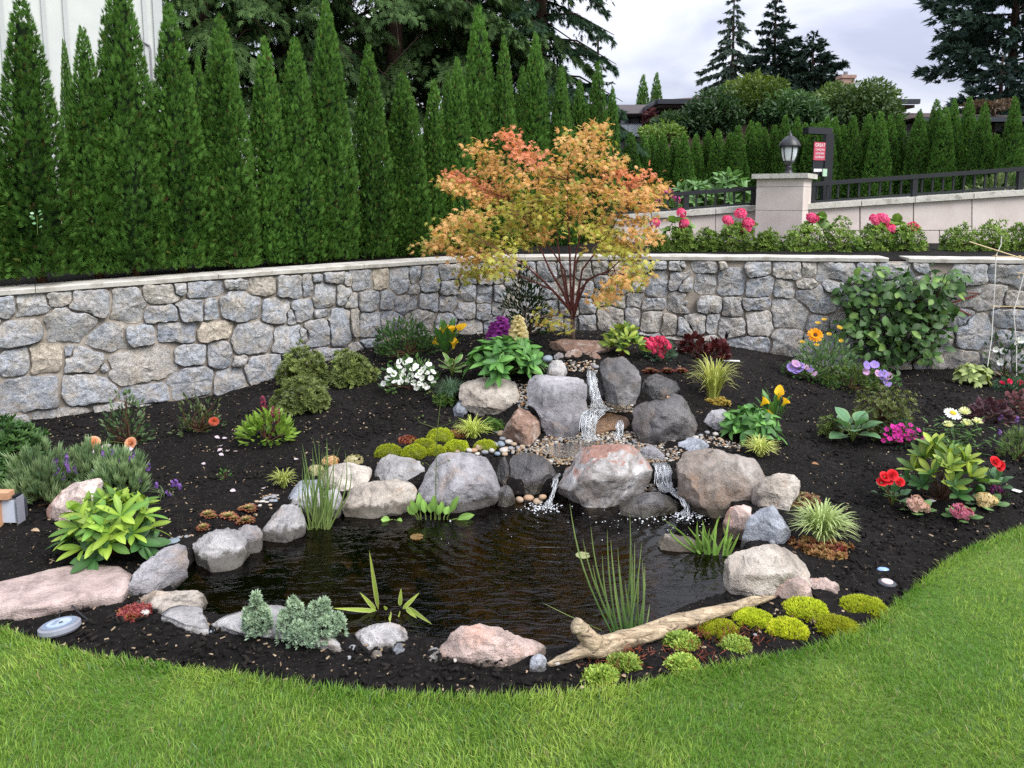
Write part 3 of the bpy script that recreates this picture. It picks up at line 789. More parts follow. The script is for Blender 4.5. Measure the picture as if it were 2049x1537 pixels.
# red-topped white boulder: rust-red mineral skin on its upper face
def mat_redtop():
    t = NT('red_topped_boulder'); tc = t.node('ShaderNodeTexCoord'); v = tc.outputs['Object']
    big = t.noise(5, 6, .62, v, .7); mid = t.noise(18, 6, .68, v, .3); fine = t.noise(130, 4, .7, v)
    c = t.ramp(big, [(.32, g('5f5650')), (.45, g('87817d')), (.58, g('b9b8b8')), (.75, g('7f7a78'))])
    c = t.mix(1.0, c, t.ramp(mid, [(.3, .5), (.5, 1.0), (.7, 1.25)]), 'MULTIPLY')
    ge = t.node('ShaderNodeNewGeometry'); sx = t.node('ShaderNodeSeparateXYZ'); t.link(ge.outputs['Normal'], sx.inputs[0])
    top = t.ramp(t.math('ADD', sx.outputs[2], t.math('MULTIPLY', t.math('SUBTRACT', big, .5), .8)), [(.62, 0.0), (.80, .9)])     # rust skin of the upper bedding face
    red = t.mix(t.ramp(mid, [(.35, 0.0), (.7, 1.0)]), g('7d5548'), g('a67f70'))
    c = t.mix(top, c, red)
    c = t.mix(1.0, c, t.ramp(fine, [(.3, .75), (.7, 1.2)]), 'MULTIPLY')
    return t.done(t.pbr(c, .6, .4, t.bump(t.math('ADD', mid, t.math('MULTIPLY', fine, .2)), .8, .016)))
M_redtop = mat_redtop()
RK = 'boulders of the waterfall'
rock('boulder', 'tan rough boulder beside the white petunias and blue fescue', [(918,798),(921,762),(936,758),(1026,761),(1035,774),(1045,800),(1038,824),(997,838),(953,826)], R_tan, .55, 1, group=RK)
rock('boulder', 'tall flat-faced grey boulder forming the near bank of the upper fall', [(1051,777),(1056,762),(1070,748),(1085,738),(1170,740),(1176,757),(1178,824),(1154,850),(1149,873),(1097,880),(1085,847),(1078,818),(1056,806)], R_gray, .6, 2, cuts=5, group=RK)
rock('boulder', 'small rounded grey stone perched on the tall flat-faced boulder', [(1090,742),(1096,728),(1108,720),(1128,722),(1140,742)], R_light, .7, 3, Y=5.05, group=RK)
rock('boulder', 'upright smooth grey boulder right of the upper fall', [(1199,727),(1217,717),(1252,712),(1284,733),(1285,757),(1277,789),(1264,817),(1237,822),(1215,805),(1206,757)], R_damp, .7, 4, group=RK)
rock('boulder', 'dark domed boulder behind the largest dark boulder of the falls', [(1275,792),(1283,760),(1305,747),(1330,744),(1360,760),(1368,776),(1340,806),(1284,812)], R_wet, .7, 5, Y=4.95, group=RK)
rock('boulder', 'large dark wet boulder on the right bank of the falls', [(1266,815),(1284,801),(1337,796),(1360,777),(1380,788),(1404,824),(1407,850),(1380,879),(1340,893),(1296,879),(1263,850)], R_wet, .6, 6, group=RK)
rock('boulder', 'brown pale-veined pointed boulder leaning by the gravel pool', [(1000,862),(1009,842),(1032,820),(1067,811),(1083,824),(1091,865),(1082,887),(1056,893),(1018,885)], R_vein, .6, 7, group=RK)
rock('boulder', 'small blue grey stone in front of the tan rough boulder', [(898,818),(918,800),(936,806),(943,827),(924,838),(906,835)], R_bluegray, .8, 8, group=RK)
rock('spill_stone', 'wet brown ledge stone under the middle fall', [(1158,833),(1202,826),(1261,832),(1265,847),(1256,870),(1217,874),(1187,873),(1161,861)], R_wetbrown, .5, 9, cuts=3, group=RK)
rock('boulder', 'dark wet slab wedged behind the upper fall', [(1170,752),(1187,746),(1210,768),(1220,803),(1192,815),(1174,790)], R_wet, .5, 10, Y=4.95, group=RK)
redtop = rock('boulder', 'big white marbled boulder with rust red top at the pond', [(1123,918),(1144,897),(1187,890),(1246,889),(1283,906),(1309,929),(1303,959),(1275,981),(1246,1013),(1202,1024),(1144,1016),(1108,1005),(1119,962)], M_redtop, .6, 11, cuts=5, group=RK)
rock('boulder', 'black wet wedge boulder beside the rounded pond pebbles', [(1019,906),(1028,903),(1067,908),(1114,926),(1121,941),(1111,972),(1094,992),(1044,988),(1021,970)], R_wet, .6, 12, group=RK)
rock('boulder', 'narrow dark grey stone squeezed between two boulders', [(993,915),(1016,911),(1022,924),(1018,967),(1003,980),(995,953)], R_wet, .9, 13, group=RK)
rock('boulder', 'large pitted grey boulder behind the arrowhead plant', [(832,968),(861,934),(881,912),(925,908),(980,906),(997,944),(1002,985),(984,1014),(930,1030),(870,1026),(838,1005)], R_gray, .55, 14, group=RK)
rock('boulder', 'small black wet stone at the waterline beside pebbles', [(996,974),(1018,970),(1033,991),(1030,1013),(1009,1017),(995,1007)], R_wet, .8, 15, group=RK)
RE = 'stones edging the pond'
rock('boulder', 'pale smooth flat stone below the lime moss cushions', [(746,954),(755,920),(779,912),(837,922),(853,937),(832,963),(779,970)], R_light, .7, 16, group=RE, cuts=3)
rock('boulder', 'tan and grey boulder under the pale smooth flat stone', [(680,1002),(700,975),(760,964),(817,968),(834,985),(827,1012),(790,1033),(700,1039),(682,1027)], R_tan, .6, 17, group=RE)
rock('boulder', 'flat tan ledge stone beneath the cream sedum heads', [(630,955),(650,935),(700,929),(744,935),(742,955),(700,977),(655,987),(635,977)], R_tan, .7, 18, group=RE, cuts=3)
rock('boulder', 'small blue grey stone behind the tall green rushes', [(573,985),(600,963),(640,963),(652,980),(622,1003),(588,1003)], R_bluegray, .8, 19, group=RE)
rock('boulder', 'pale rounded stone standing behind the tall green rushes', [(560,1008),(600,990),(640,984),(672,974),(682,1000),(677,1032),(640,1048),(588,1038)], R_light, .6, 20, group=RE)
rock('boulder', 'square grey stone at the inlet corner left of the rushes', [(516,1043),(533,1021),(588,1011),(603,1032),(615,1050),(596,1079),(523,1088)], R_light, .7, 21, group=RE, cuts=5)
rock('boulder', 'rounded pale stone with dark algae foot in the pond', [(368,1111),(383,1080),(434,1062),(471,1068),(494,1094),(493,1123),(444,1141),(371,1141)], R_light, .75, 22, group=RE, cuts=3)
rock('boulder', 'grey stone between the rounded pale stone and square stone', [(458,1065),(485,1050),(516,1052),(524,1073),(520,1103),(492,1113)], R_gray, .7, 23, group=RE)
rock('boulder', 'sloping grey stone between pink slab and pond', [(256,1162),(290,1125),(314,1096),(359,1096),(368,1128),(363,1164),(307,1189),(255,1193)], R_gray, .8, 24, group=RE)
slab('flat_stone', 'big flat pink sandstone slab by the pond corner', [(-140,1196),(-60,1178),(0,1160),(51,1147),(143,1126),(236,1126),(264,1152),(258,1168),(244,1184),(160,1191),(112,1206),(40,1214),(-60,1208),(-140,1210)], R_slab, .062, .055, 25)
rock('boulder', 'low tan finger-like stone in front of the pink slab', [(239,1219),(253,1200),(307,1186),(386,1182),(411,1200),(404,1216),(342,1219),(314,1230)], R_tan, .5, 26, group=RE, cuts=3)
slab('flat_stone', 'flat pale stone flush with mulch beside the finger-like stone', [(318,1230),(338,1218),(359,1209),(407,1212),(414,1231),(416,1256),(372,1252),(345,1240)], R_light, .03, .03, 27)
slab('flat_stone', 'flat grey stone behind the two small junipers', [(418,1244),(448,1232),(478,1223),(547,1206),(598,1222),(649,1248),(684,1292),(640,1286),(581,1268),(489,1262)], R_light, .03, .03, 28)
rock('boulder', 'pale triangular stone on the near rim by variegated iris', [(690,1277),(710,1265),(768,1250),(799,1257),(834,1289),(831,1301),(772,1308),(715,1304)], R_light, .6, 29, group=RE)
rock('boulder', 'small blue grey stone before the pale triangular stone', [(765,1300),(800,1288),(835,1302),(800,1318)], R_bluegray, .8, 30, group=RE, cuts=3)
rock('boulder', 'small tan stone at the foot of the pale triangular stone', [(733,1306),(755,1301),(776,1312),(768,1323),(742,1320)], R_tan, .8, 31, group=RE, cuts=3)
rock('boulder', 'pale wedge stone left of the long pink stone', [(810,1318),(874,1293),(900,1324),(895,1332),(847,1331)], R_light, .7, 32, group=RE, cuts=3)
rock('boulder', 'long pink and white stone on the near rim', [(875,1301),(905,1260),(949,1254),(1007,1266),(1086,1291),(1100,1313),(1059,1329),(990,1333),(919,1319),(880,1308)], R_pink, .45, 33, group=RE, cuts=4)
rock('boulder', 'round blue grey cobble at the driftwood end', disc(1078, 1327, 21, 8, .82), R_bluegray, .9, 34, group=RE, cuts=1, rough=.4)
rock('boulder', 'large cream craggy boulder on the right pond rim', [(1458,1118),(1486,1107),(1540,1093),(1588,1096),(1633,1118),(1630,1149),(1588,1160),(1551,1167),(1547,1187),(1486,1196),(1463,1202),(1457,1159)], R_tan, .55, 35, group=RE, cuts=5)
rock('boulder', 'pinkish round boulder leaning on the cream craggy boulder', [(1547,1175),(1561,1159),(1595,1153),(1627,1166),(1631,1190),(1610,1206),(1571,1213),(1550,1205)], R_pink, .7, 36, group=RE)
rock('boulder', 'small pink stone right of the pinkish round boulder', [(1620,1160),(1677,1160),(1705,1179),(1702,1192),(1674,1196),(1630,1178)], R_pink, .6, 37, group=RE, cuts=3)
rock('boulder', 'low grey stone behind the driftwood tail', [(1475,1196),(1520,1184),(1549,1197),(1520,1214)], R_light, .8, 38, group=RE, cuts=2)
rock('boulder', 'grey stone with dark blue side next to variegated grass', [(1486,1075),(1499,1039),(1540,1014),(1568,1021),(1586,1039),(1583,1065),(1551,1083),(1520,1104),(1488,1109)], R_bluegray, .65, 39, group=RE)
rock('boulder', 'pink boulder behind the green water iris', [(1445,1053),(1462,1018),(1486,1009),(1521,1012),(1508,1034),(1491,1065),(1487,1084),(1461,1081)], R_pink, .8, 40, group=RE)
rock('boulder', 'tan domed boulder above the creeping red sedum', [(1503,992),(1516,968),(1561,947),(1592,947),(1611,968),(1604,987),(1571,1004),(1554,1014),(1518,1025)], R_tan, .6, 41, group=RE)
rock('boulder', 'huge brown grey boulder on the right bank of the lower fall', [(1354,917),(1369,901),(1434,899),(1523,917),(1543,944),(1534,960),(1505,985),(1497,1022),(1440,1038),(1390,1032),(1362,1000),(1349,970)], R_brown, .55, 42, group=RK, cuts=5)
rock('boulder', 'grey stone tucked behind the huge brown grey boulder', [(1352,918),(1360,884),(1384,871),(1416,879),(1427,896),(1380,912)], R_bluegray, .7, 43, Y=4.35, group=RK)
rock('boulder', 'small grey stone in the gravel behind the red-topped boulder', [(1281,896),(1308,889),(1335,909),(1332,923),(1305,925),(1283,914)], R_gray, .8, 44, group=RK)
rock('spill_stone', 'black wet ledge stone carrying the lower fall', [(1300,929),(1354,930),(1360,953),(1352,975),(1302,972)], R_wet, .8, 45, Y=4.12, group=RK)
rock('boulder', 'dark mossy wet rock at the foot of the lower fall', [(1238,1003),(1290,984),(1337,986),(1366,997),(1377,1025),(1334,1037),(1275,1036),(1238,1027)], R_wet, .5, 46, group=RK)
rock('boulder', 'grey stone behind the broad-leaved plant with callas', [(1406,842),(1422,823),(1454,817),(1468,830),(1456,855),(1425,864)], R_gray, .7, 47, group=RK)
rock('boulder', 'cream stone standing in the pond water beside iris', [(1314,1084),(1340,1065),(1385,1074),(1403,1092),(1401,1106),(1366,1109),(1321,1101)], R_tan, .6, 48, group=RE)
rock('boulder', 'brown block stone at the head of the stream, nearer the slab end', [(1126,716),(1135,700),(1164,699),(1168,719),(1161,729),(1131,729)], R_vein, .7, 49, Y=5.35, group=RK, cuts=3)
rock('boulder', 'brown grey block stone at the head of the stream below rhododendron', [(1166,704),(1199,703),(1206,719),(1188,731),(1168,729)], R_vein, .7, 50, Y=5.35, group=RK, cuts=3)
rock('flat_stone', 'brown weathered flat slab bridging the head of the stream', [(1094,684),(1130,680),(1164,681),(1208,682),(1222,692),(1212,702),(1160,705),(1118,706)], R_vein, .35, 51, Y=5.5, cuts=2, cat='stone slab', lean=.6)
rock('boulder', 'tiny grey stone under the big-leaved plant by the slab', [(1107,710),(1116,705),(1127,707),(1130,719),(1113,723)], R_gray, .9, 52, Y=5.35, group=RK, cuts=3)
rock('boulder', 'stump-shaped grey rock with pink broken top among lavender', [(94,1016),(107,973),(137,965),(195,962),(198,990),(196,1035),(109,1045),(95,1029)], R_pink, .7, 53, cuts=4)

# ---------------------------------------------------------------- pebbles one can tell apart
PMAT = [mat_plain('pebble_%s' % n, hexc(c), .6, .35, 0, .1, 40, .05) for n, c in (('grey', '828487'), ('tan', '9c8872'), ('white', 'aaa59d'), ('blue', '78848e'), ('brown', '9c8066'))]
PV = CSV.copy()
_pebs = []
for k in range(4):
    gv, gf = grid_sphere(5); gv = unit(gv)
    gv = gv * (1 + .22 * fbm(gv + k * 5.3, 1.1, 90 + k, 2)[:, None]); _pebs.append(mesh_np('pebble', gv, gf, None, True))
PEBM = [[None] * len(PMAT) for _ in _pebs]
def pebble(px, py, d_px, mi, label, group, seed=0, Y=None, flat=.62):
    rr = np.random.RandomState(seed * 7 + int(px) + int(py))
    B = hit(px, py) if Y is None else at(px, py, Y)
    r = d_px * mpp(B[1]) / 2; k = rr.randint(4)
    if PEBM[k][mi] is None:
        me = _pebs[k].copy(); me.materials.append(PMAT[mi]); PEBM[k][mi] = me
    M = Matrix.Translation(B + np.array((0, r * .3, r * flat * .55))) @ Matrix.Rotation(rr.uniform(0, 6.3), 4, 'Z') @ Matrix.Diagonal((r * rr.uniform(.95, 1.15), r * rr.uniform(.75, 1.0), r * flat, 1))
    if group: label = ('large ' if d_px > 17 else 'small ' if d_px < 12 else '') + ('grey', 'tan', 'white', 'bluish', 'brown')[mi] + ' ' + label
    return tag(add('pebble', PEBM[k][mi], None, None, M=M), label, 'pebble', group)
g1 = 'rounded pebbles heaped below the lime moss cushions'
for px, py, d, mi in [(916,906,14,1),(925,903,15,0),(938,905,16,2),(930,896,10,0),(948,905,16,4),(960,900,24,1),(970,908,15,0),(984,905,16,2),(988,895,21,0),(1002,893,20,3),(1008,905,19,2),(1012,900,12,1),(1006,882,16,0),(1003,873,22,1),(993,868,12,3),(1018,888,18,2),(1028,892,14,1),(1022,900,13,0),(1010,912,14,1),(995,911,14,3),(955,911,12,2),(1036,897,9,0),(1045,896,12,1)]:
    pebble(px, py, d, mi, 'river pebble in the heap below the lime moss cushions', g1)
g2 = 'wet pebbles at the foot of the black boulder'
for px, py, d, mi in [(1040,1004,19,1),(1058,1000,19,4),(1076,1008,22,1),(1086,998,17,4),(1062,1010,10,0)]:
    pebble(px, py, d, mi, 'wet round pebble at the foot of the black wedge boulder', g2, Y=3.93)
g3 = 'pebbles behind the square grey stone'
for px, py, d, mi in [(512,1008,13,1),(524,1008,14,2),(530,1001,13,0),(538,998,12,0),(547,997,14,0),(543,1006,14,0),(533,1009,12,2),(550,1005,11,3),(505,1012,10,0),(520,1014,9,2),(508,1001,9,3),(540,1013,9,1)]:
    pebble(px, py, d, mi, 'smooth pebble piled behind the square grey stone', g3)
g4 = 'pebbles beside the rounded pale stone'
for px, py, d, mi in [(345,1088,26,3),(368,1085,15,0),(362,1095,13,0),(357,1078,12,0),(372,1076,12,0),(382,1074,10,1),(365,1106,11,2),(336,1092,14,3),(355,1100,10,1)]:
    pebble(px, py, d, mi, 'pebble wedged beside the rounded pale stone', g4, flat=.45)
g5 = 'pebbles on the right bank'
for px, py, d, mi in [(1392,878,13,2),(1402,874,11,0),(1415,868,12,0),(1432,872,14,2),(1382,882,10,1),(1398,886,9,1),(1365,893,11,1),(1352,897,9,1),(1440,880,9,1)]:
    pebble(px, py, d, mi, 'pebble scattered on the bank under the broad-leaved plant', g5)
for px, py, d, mi, lb in [(910,1324,11,2,'white marble-like pebble in mulch by the long pink stone'),(1115,1330,20,2,'white oval pebble touching the driftwood'),(1165,1379,12,1,'cream oval pebble near the lawn edge'),
        (1053,1346,8,1,'tan pebble in mulch below the blue grey cobble'),(424,1266,11,3,'pale blue pebble in front of the flat pale stone'),(288,1231,20,2,'white flat pebble beside the red ground cover'),
        (554,1262,12,1,'tan pebble between the two small junipers'),(1511,1273,10,0,'grey pebble in mulch among the lime moss'),(1687,1227,11,1,'cream pebble between two lime moss cushions'),
        (1632,1247,12,1,'tan pebble touching the lime moss cushion'),(1497,1219,9,0,'grey pebble behind the driftwood tail'),(1567,1075,30,2,'flat white pebble under the variegated grass'),(1545,1088,20,0,'grey pebble at the foot of the blue-sided stone'),
        (1535,1012,18,2,'white pebble between pink and tan boulders'),(1096,722,22,3,'smooth blue pebble beside the perched stone'),(697,1319,12,0,'dark grey pebble at the end of the pale triangular stone'),(705,1300,16,0,'round grey pebble left of the triangular stone'),(1192,737,14,0,'grey pebble on the lip of the upper fall')]:
    pebble(px, py, d, mi, lb, None, Y=5.1 if py < 740 else None)

# ---------------------------------------------------------------- fine gravel of the stream bed (nobody could count it)
rng = np.random.RandomState(3)
def in_poly(px, py, poly):
    c = np.zeros(len(px), bool)
    for (x1, y1), (x2, y2) in zip(poly, poly[1:] + poly[:1]):
        k = (y1 > py) != (y2 > py); c ^= k & (px < x1 + (py - y1) / (y2 - y1 + 1e-9) * (x2 - x1))
    return c
gv, gf = grid_sphere(1); gv = unit(gv) * 1.15
regs = [([(1010,905),(1060,888),(1110,868),(1300,866),(1395,895),(1345,925),(1110,932),(1050,915)], 2300, 6.5), ([(1160,826),(1268,826),(1262,806),(1190,806)], 260, 6), ([(1030,770),(1055,770),(1062,812),(1040,838)], 160, 6),
        ([(500,1015),(560,1000),(560,990),(510,990)], 60, 6), ([(1270,985),(1345,985),(1345,965),(1300,970)], 120, 6), ([(1380,880),(1480,905),(1480,890),(1400,868)], 140, 5.5), ([(740,965),(790,975),(740,985)], 60, 6), ([(1110,745),(1200,745),(1190,722),(1130,722)], 120, 6)]
pos, rad = [], []
for poly, n, d in regs:
    P = np.array(poly); x = rng.uniform(P[:, 0].min(), P[:, 0].max(), n * 3); y = rng.uniform(P[:, 1].min(), P[:, 1].max(), n * 3)
    k = np.where(in_poly(x, y, poly))[0][:n]
    for i in k:
        z_ = {0: None}.get(0)
        B = hit(x[i], y[i]); pos.append(B); rad.append(d * mpp(B[1]) / 2 * rng.uniform(.6, 1.4))
pos, rad = np.array(pos), np.array(rad); n = len(pos)
pal = np.array([hexc(c) for c in ('8d8f92', 'b49c80', 'c9c4bb', '7a6a58', '9a7a58', '5c5a58', 'a8a294')])
R = frames(sph_dirs(n, rng), sph_dirs(n, rng))
V, F, C = scatter(gv, gf, np.repeat(np.eye(3)[None], n, 0) , pos + np.array((0, 0, .4)) * rad[:, None], np.stack([rad * rng.uniform(.8, 1.2, n), rad * rng.uniform(.7, 1.1, n), rad * .6], -1), pal[rng.randint(0, len(pal), n)] * .8)
t = NT('gravel'); M_gravel = t.done(t.pbr(t.col(), .45, .5))
tag(mk('gravel', V, F, M_gravel, cols=C, smooth=True), 'small mixed gravel of the stream bed', 'gravel', kind='stuff')

# ---------------------------------------------------------------- running water: shallow pools and falls
M_stream = mat_water('stream_water', (.80, .74, .62), 2.5, 34.0, .06)
def pool(pts, dz, label):
    W = np.array([hit(a, b) for a, b in pts]); z = np.median(W[:, 2]) + dz
    W = np.array([onz(a, b, z) for a, b in pts]); P = resample(chaikin(W[:, :2], 2), 40); c = P.mean(0)
    V = [np.array((*c, z))]
    for k in (.33, .66, 1): V += [np.array((*(c + (q - c) * k), z)) for q in P]
    F = [(0, 1 + j, 1 + (j + 1) % 40) for j in range(40)]
    for k in range(2):
        F += [(1 + k * 40 + j, 1 + (k + 1) * 40 + j, 1 + (k + 1) * 40 + (j + 1) % 40, 1 + k * 40 + (j + 1) % 40) for j in range(40)]
    return tag(mk('stream_water', np.array(V), F, M_stream, smooth=True), label, 'water', kind='structure')
pool([(1085,898),(1110,886),(1150,880),(1195,884),(1240,878),(1280,886),(1300,900),(1330,912),(1335,924),(1290,916),(1200,905),(1130,918),(1105,912)], .012, 'shallow clear water over gravel below the middle fall')
pool([(1165,824),(1262,826),(1266,812),(1215,806),(1180,812)], .03, 'small clear pool above the middle fall')
def mat_fall():
    t = NT('falling_water'); tc = t.node('ShaderNodeTexCoord')
    mp = t.node('ShaderNodeMapping'); mp.inputs['Scale'].default_value = (120, 40, 12); t.link(tc.outputs['Object'], mp.inputs[0])
    n = t.noise(1.0, 6, .65, mp.outputs[0], 1.0)
    fo = t.ramp(n, [(.47, 0.0), (.70, .8)])
    nor = t.bump(n, .8, .02)
    wh = t.pbr((.62, .65, .68), .3, .5, nor)
    gl = t.node('ShaderNodeBsdfGlossy'); gl.inputs['Roughness'].default_value = .08; t.link(nor, gl.inputs['Normal'])
    tr = t.node('ShaderNodeBsdfTransparent'); tr.inputs[0].default_value = (.9, .92, .92, 1)
    m1 = t.node('ShaderNodeMixShader'); m1.inputs[0].default_value = .22; t.link(tr.outputs[0], m1.inputs[1]); t.link(gl.outputs[0], m1.inputs[2])
    m2 = t.node('ShaderNodeMixShader'); t.link(fo, m2.inputs[0]); t.link(m1.outputs[0], m2.inputs[1]); t.link(wh, m2.inputs[2])
    return t.done(m2.outputs[0])
M_fall = mat_fall()
M_foam = NT('foam'); M_foam = M_foam.done(M_foam.pbr((.58, .61, .63), .2, .5))
def fall(label, path, seed=0):
    """path: (px, py, width px, Y). A lumpy sheet of water, a few centimetres thick, following the ledges."""
    n, k = 26, 12; u = np.linspace(0, 1, n); A = np.array(path, float); s = np.linspace(0, 1, len(A))
    px, py, w, Y = [np.interp(u, s, A[:, j]) for j in range(4)]; w = w * .72
    V = []
    for side in (0, 1):
        for i in range(n):
            for j in range(k + 1):
                f = j / k - .5; c = at(px[i] + f * w[i], py[i], Y[i])
                th = .022 * (1 - (2 * f) ** 2) ** .5 if abs(f) < .5 else 0
                nz = fbm(np.array((f * 9, u[i] * 5, seed * 3.7 + side)), 1.5, 101, 3) * .035
                V.append(c + np.array((fbm(np.array((u[i] * 6, f, seed)), 1, 102, 3) * .04, (-th if side == 0 else th * .4) + nz * (1 if side == 0 else .3), 0)))
    F = []
    for side in (0, 1):
        b = side * n * (k + 1)
        for i in range(n - 1):
            for j in range(k):
                q = (b + i * (k + 1) + j, b + i * (k + 1) + j + 1, b + (i + 1) * (k + 1) + j + 1, b + (i + 1) * (k + 1) + j); F.append(q if side else q[::-1])
    V = np.array(V); E = empty('waterfall', V.mean(0), label, 'waterfall')
    mk('sheet', V, F, M_fall, E, smooth=True)
    rr = np.random.RandomState(seed + 40); mb = MB(); A0 = np.stack([px, py, w, Y], -1)
    for _ in range(int(4 + w.mean() * .16)):
        i0 = rr.randint(0, n // 2); i1 = rr.randint(i0 + 5, n); f = rr.uniform(-.5, .5); q = []
        for i in range(i0, i1, 2):
            f += rr.normal(0, .045); q.append(at(px[i] + np.clip(f, -.6, .6) * w[i], py[i] + rr.normal(0, .6), Y[i] - .02 - .012 * rr.rand()))
        if len(q) > 2: mb.tube(q, [.0008] + [rr.uniform(.0008, .0025) for _ in q[1:-1]] + [.0008], 5, False)
    mb.build('strands', M_foam, E, smooth=True)
    return E
fall('white upper fall splashing down between two grey boulders', [(1186,742,26,5.02),(1184,752,26,4.92),(1187,775,26,4.86),(1192,800,32,4.80),(1198,815,50,4.70)], 1)
fall('broad white middle fall pouring left of the brown ledge stone', [(1205,817,60,4.66),(1190,824,66,4.56),(1184,832,56,4.50),(1178,850,44,4.46),(1178,872,42,4.44),(1182,880,52,4.38)], 2)
fall('thin white middle trickle right of the brown ledge stone', [(1242,842,20,4.50),(1240,850,20,4.44),(1238,866,22,4.40),(1236,880,28,4.36)], 3)
fall('narrow white spout between black wedge and red-topped boulders', [(1116,948,8,4.12),(1112,962,12,4.02),(1106,985,15,3.93),(1099,1005,20,3.88),(1094,1015,34,3.84)], 4)
fall('white lower fall over the black ledge stone', [(1320,925,40,4.18),(1325,932,48,4.05),(1327,950,44,4.0),(1327,968,44,3.98),(1335,982,50,3.93)], 5)
fall('small white run beside the dark mossy rock at the pond', [(1352,985,26,3.90),(1366,1000,18,3.84),(1372,1015,18,3.80),(1372,1030,30,3.76)], 6)
# foam flecks and bubbles on the pond, below the falls
rng = np.random.RandomState(12)
fp = []
for cx, cy, sx_, sy_, n in [(1090,1018,18,5,110),(1370,1034,24,6,90),(1290,1040,60,9,40),(1330,1050,50,14,20),(1200,1060,110,26,14),(1010,1060,70,22,8),(1180,820,16,4,60),(1185,880,22,4,70),(1325,984,16,4,60)]:
    fp += [(rng.normal(cx, sx_), rng.normal(cy, sy_)) for _ in range(n)]
pos, rad = [], []
for a, b in fp:
    B = hit(a, b); pos.append(B); rad.append(rng.uniform(.0012, .0048) * (1.2 if b < 1045 else .8))
pos, rad = np.array(pos), np.array(rad)
V, F, C = scatter(gv, gf, np.repeat(np.eye(3)[None], len(pos), 0), pos + np.array((0, 0, .004)), np.stack([rad * 1.2, rad * 1.2, rad * .6], -1), np.full((len(pos), 3), .8))
tag(mk('foam', V, F, M_foam, smooth=True), 'white foam flecks and bubbles below the falls', 'foam', kind='stuff')

# ---------------------------------------------------------------- driftwood
def mat_drift():
    t = NT('weathered_driftwood'); v = t.objco((1, 1, 1), False)
    mp = t.node('ShaderNodeMapping'); mp.inputs['Scale'].default_value = (5, 40, 60); mp.inputs['Rotation'].default_value = (0, .1, -.32); t.link(v, mp.inputs[0])
    n = t.noise(1.0, 6, .65, mp.outputs[0], 1.2); b = t.noise(6, 5, .6, v); f = t.noise(60, 4, .6, v)
    c = t.ramp(n, [(.34, g('4a3f33')), (.44, g('96856d')), (.58, g('bba88c')), (.75, g('cdbfa8'))])
    c = t.mix(t.ramp(b, [(.48, 0.0), (.68, .7)]), c, g('8f8778')); c = t.mix(1.0, c, t.ramp(f, [(.3, .8), (.7, 1.15)]), 'MULTIPLY')
    return t.done(t.pbr(c, .85, .2, t.bump(n, 1.0, .015)))
M_drift = mat_drift()
def lumpy_tube(pts, rad, n=18, seed=0, amp=.25, flatz=1.0):
    P = np.array(pts); k = len(P) * 6; u = np.linspace(0, len(P) - 1, k); i = np.arange(len(P))
    C = np.stack([np.interp(u, i, P[:, j]) for j in range(3)], -1); r = np.interp(u, i, rad)
    ker = np.array((1, 3, 5, 3, 1.)); ker /= ker.sum()
    for j in range(3): C[2:-2, j] = np.convolve(C[:, j], ker, 'valid')
    V = []
    for q in range(k):
        t_ = unit(C[min(q + 1, k - 1)] - C[max(q - 1, 0)]); a = unit(np.cross(t_, (0, 0, 1.0))); b = np.cross(a, t_)
        for w in range(n):
            th = 2 * math.pi * w / n; d = math.cos(th) * a + math.sin(th) * b * flatz
            rr = r[q] * (1 + amp * 1.6 * fbm(np.array((math.cos(th) * 1.3, math.sin(th) * 1.3, u[q] * .9 + seed)), 1.2, 111, 3) + amp * .5 * fbm(np.array((math.cos(th) * 3, math.sin(th) * 3, u[q] * 1.1 + seed)), 2.0, 117, 2))
            V.append(C[q] + d * rr)
    F = [(q * n + w, q * n + (w + 1) % n, (q + 1) * n + (w + 1) % n, (q + 1) * n + w) for q in range(k - 1) for w in range(n)]
    F += [tuple(range(n))[::-1], tuple((k - 1) * n + w for w in range(n))]
    return np.array(V), F
dw = empty('driftwood', onz(1300, 1290, 0), 'long bleached driftwood log with knobbed end on pond rim', 'driftwood')
pts = [onz(1095, 1330, .005), onz(1140, 1314, .02), onz(1190, 1294, .04), onz(1240, 1282, .033), onz(1310, 1262, .036), onz(1390, 1238, .034), onz(1460, 1219, .03), onz(1515, 1202, .03), onz(1550, 1194, .02)]
V, F = lumpy_tube(pts, [.009, .023, .042, .036, .034, .031, .026, .018, .007], 18, 1, .75, .8)
mk('log', V, F, M_drift, dw, smooth=True)
pts = [onz(1190, 1290, .05), onz(1172, 1272, .085), onz(1160, 1258, .11), onz(1152, 1252, .125), onz(1146, 1250, .13)]
V, F = lumpy_tube(pts, [.042, .028, .026, .030, .015], 16, 2, .35)
mk('knob', V, F, M_drift, dw, smooth=True)
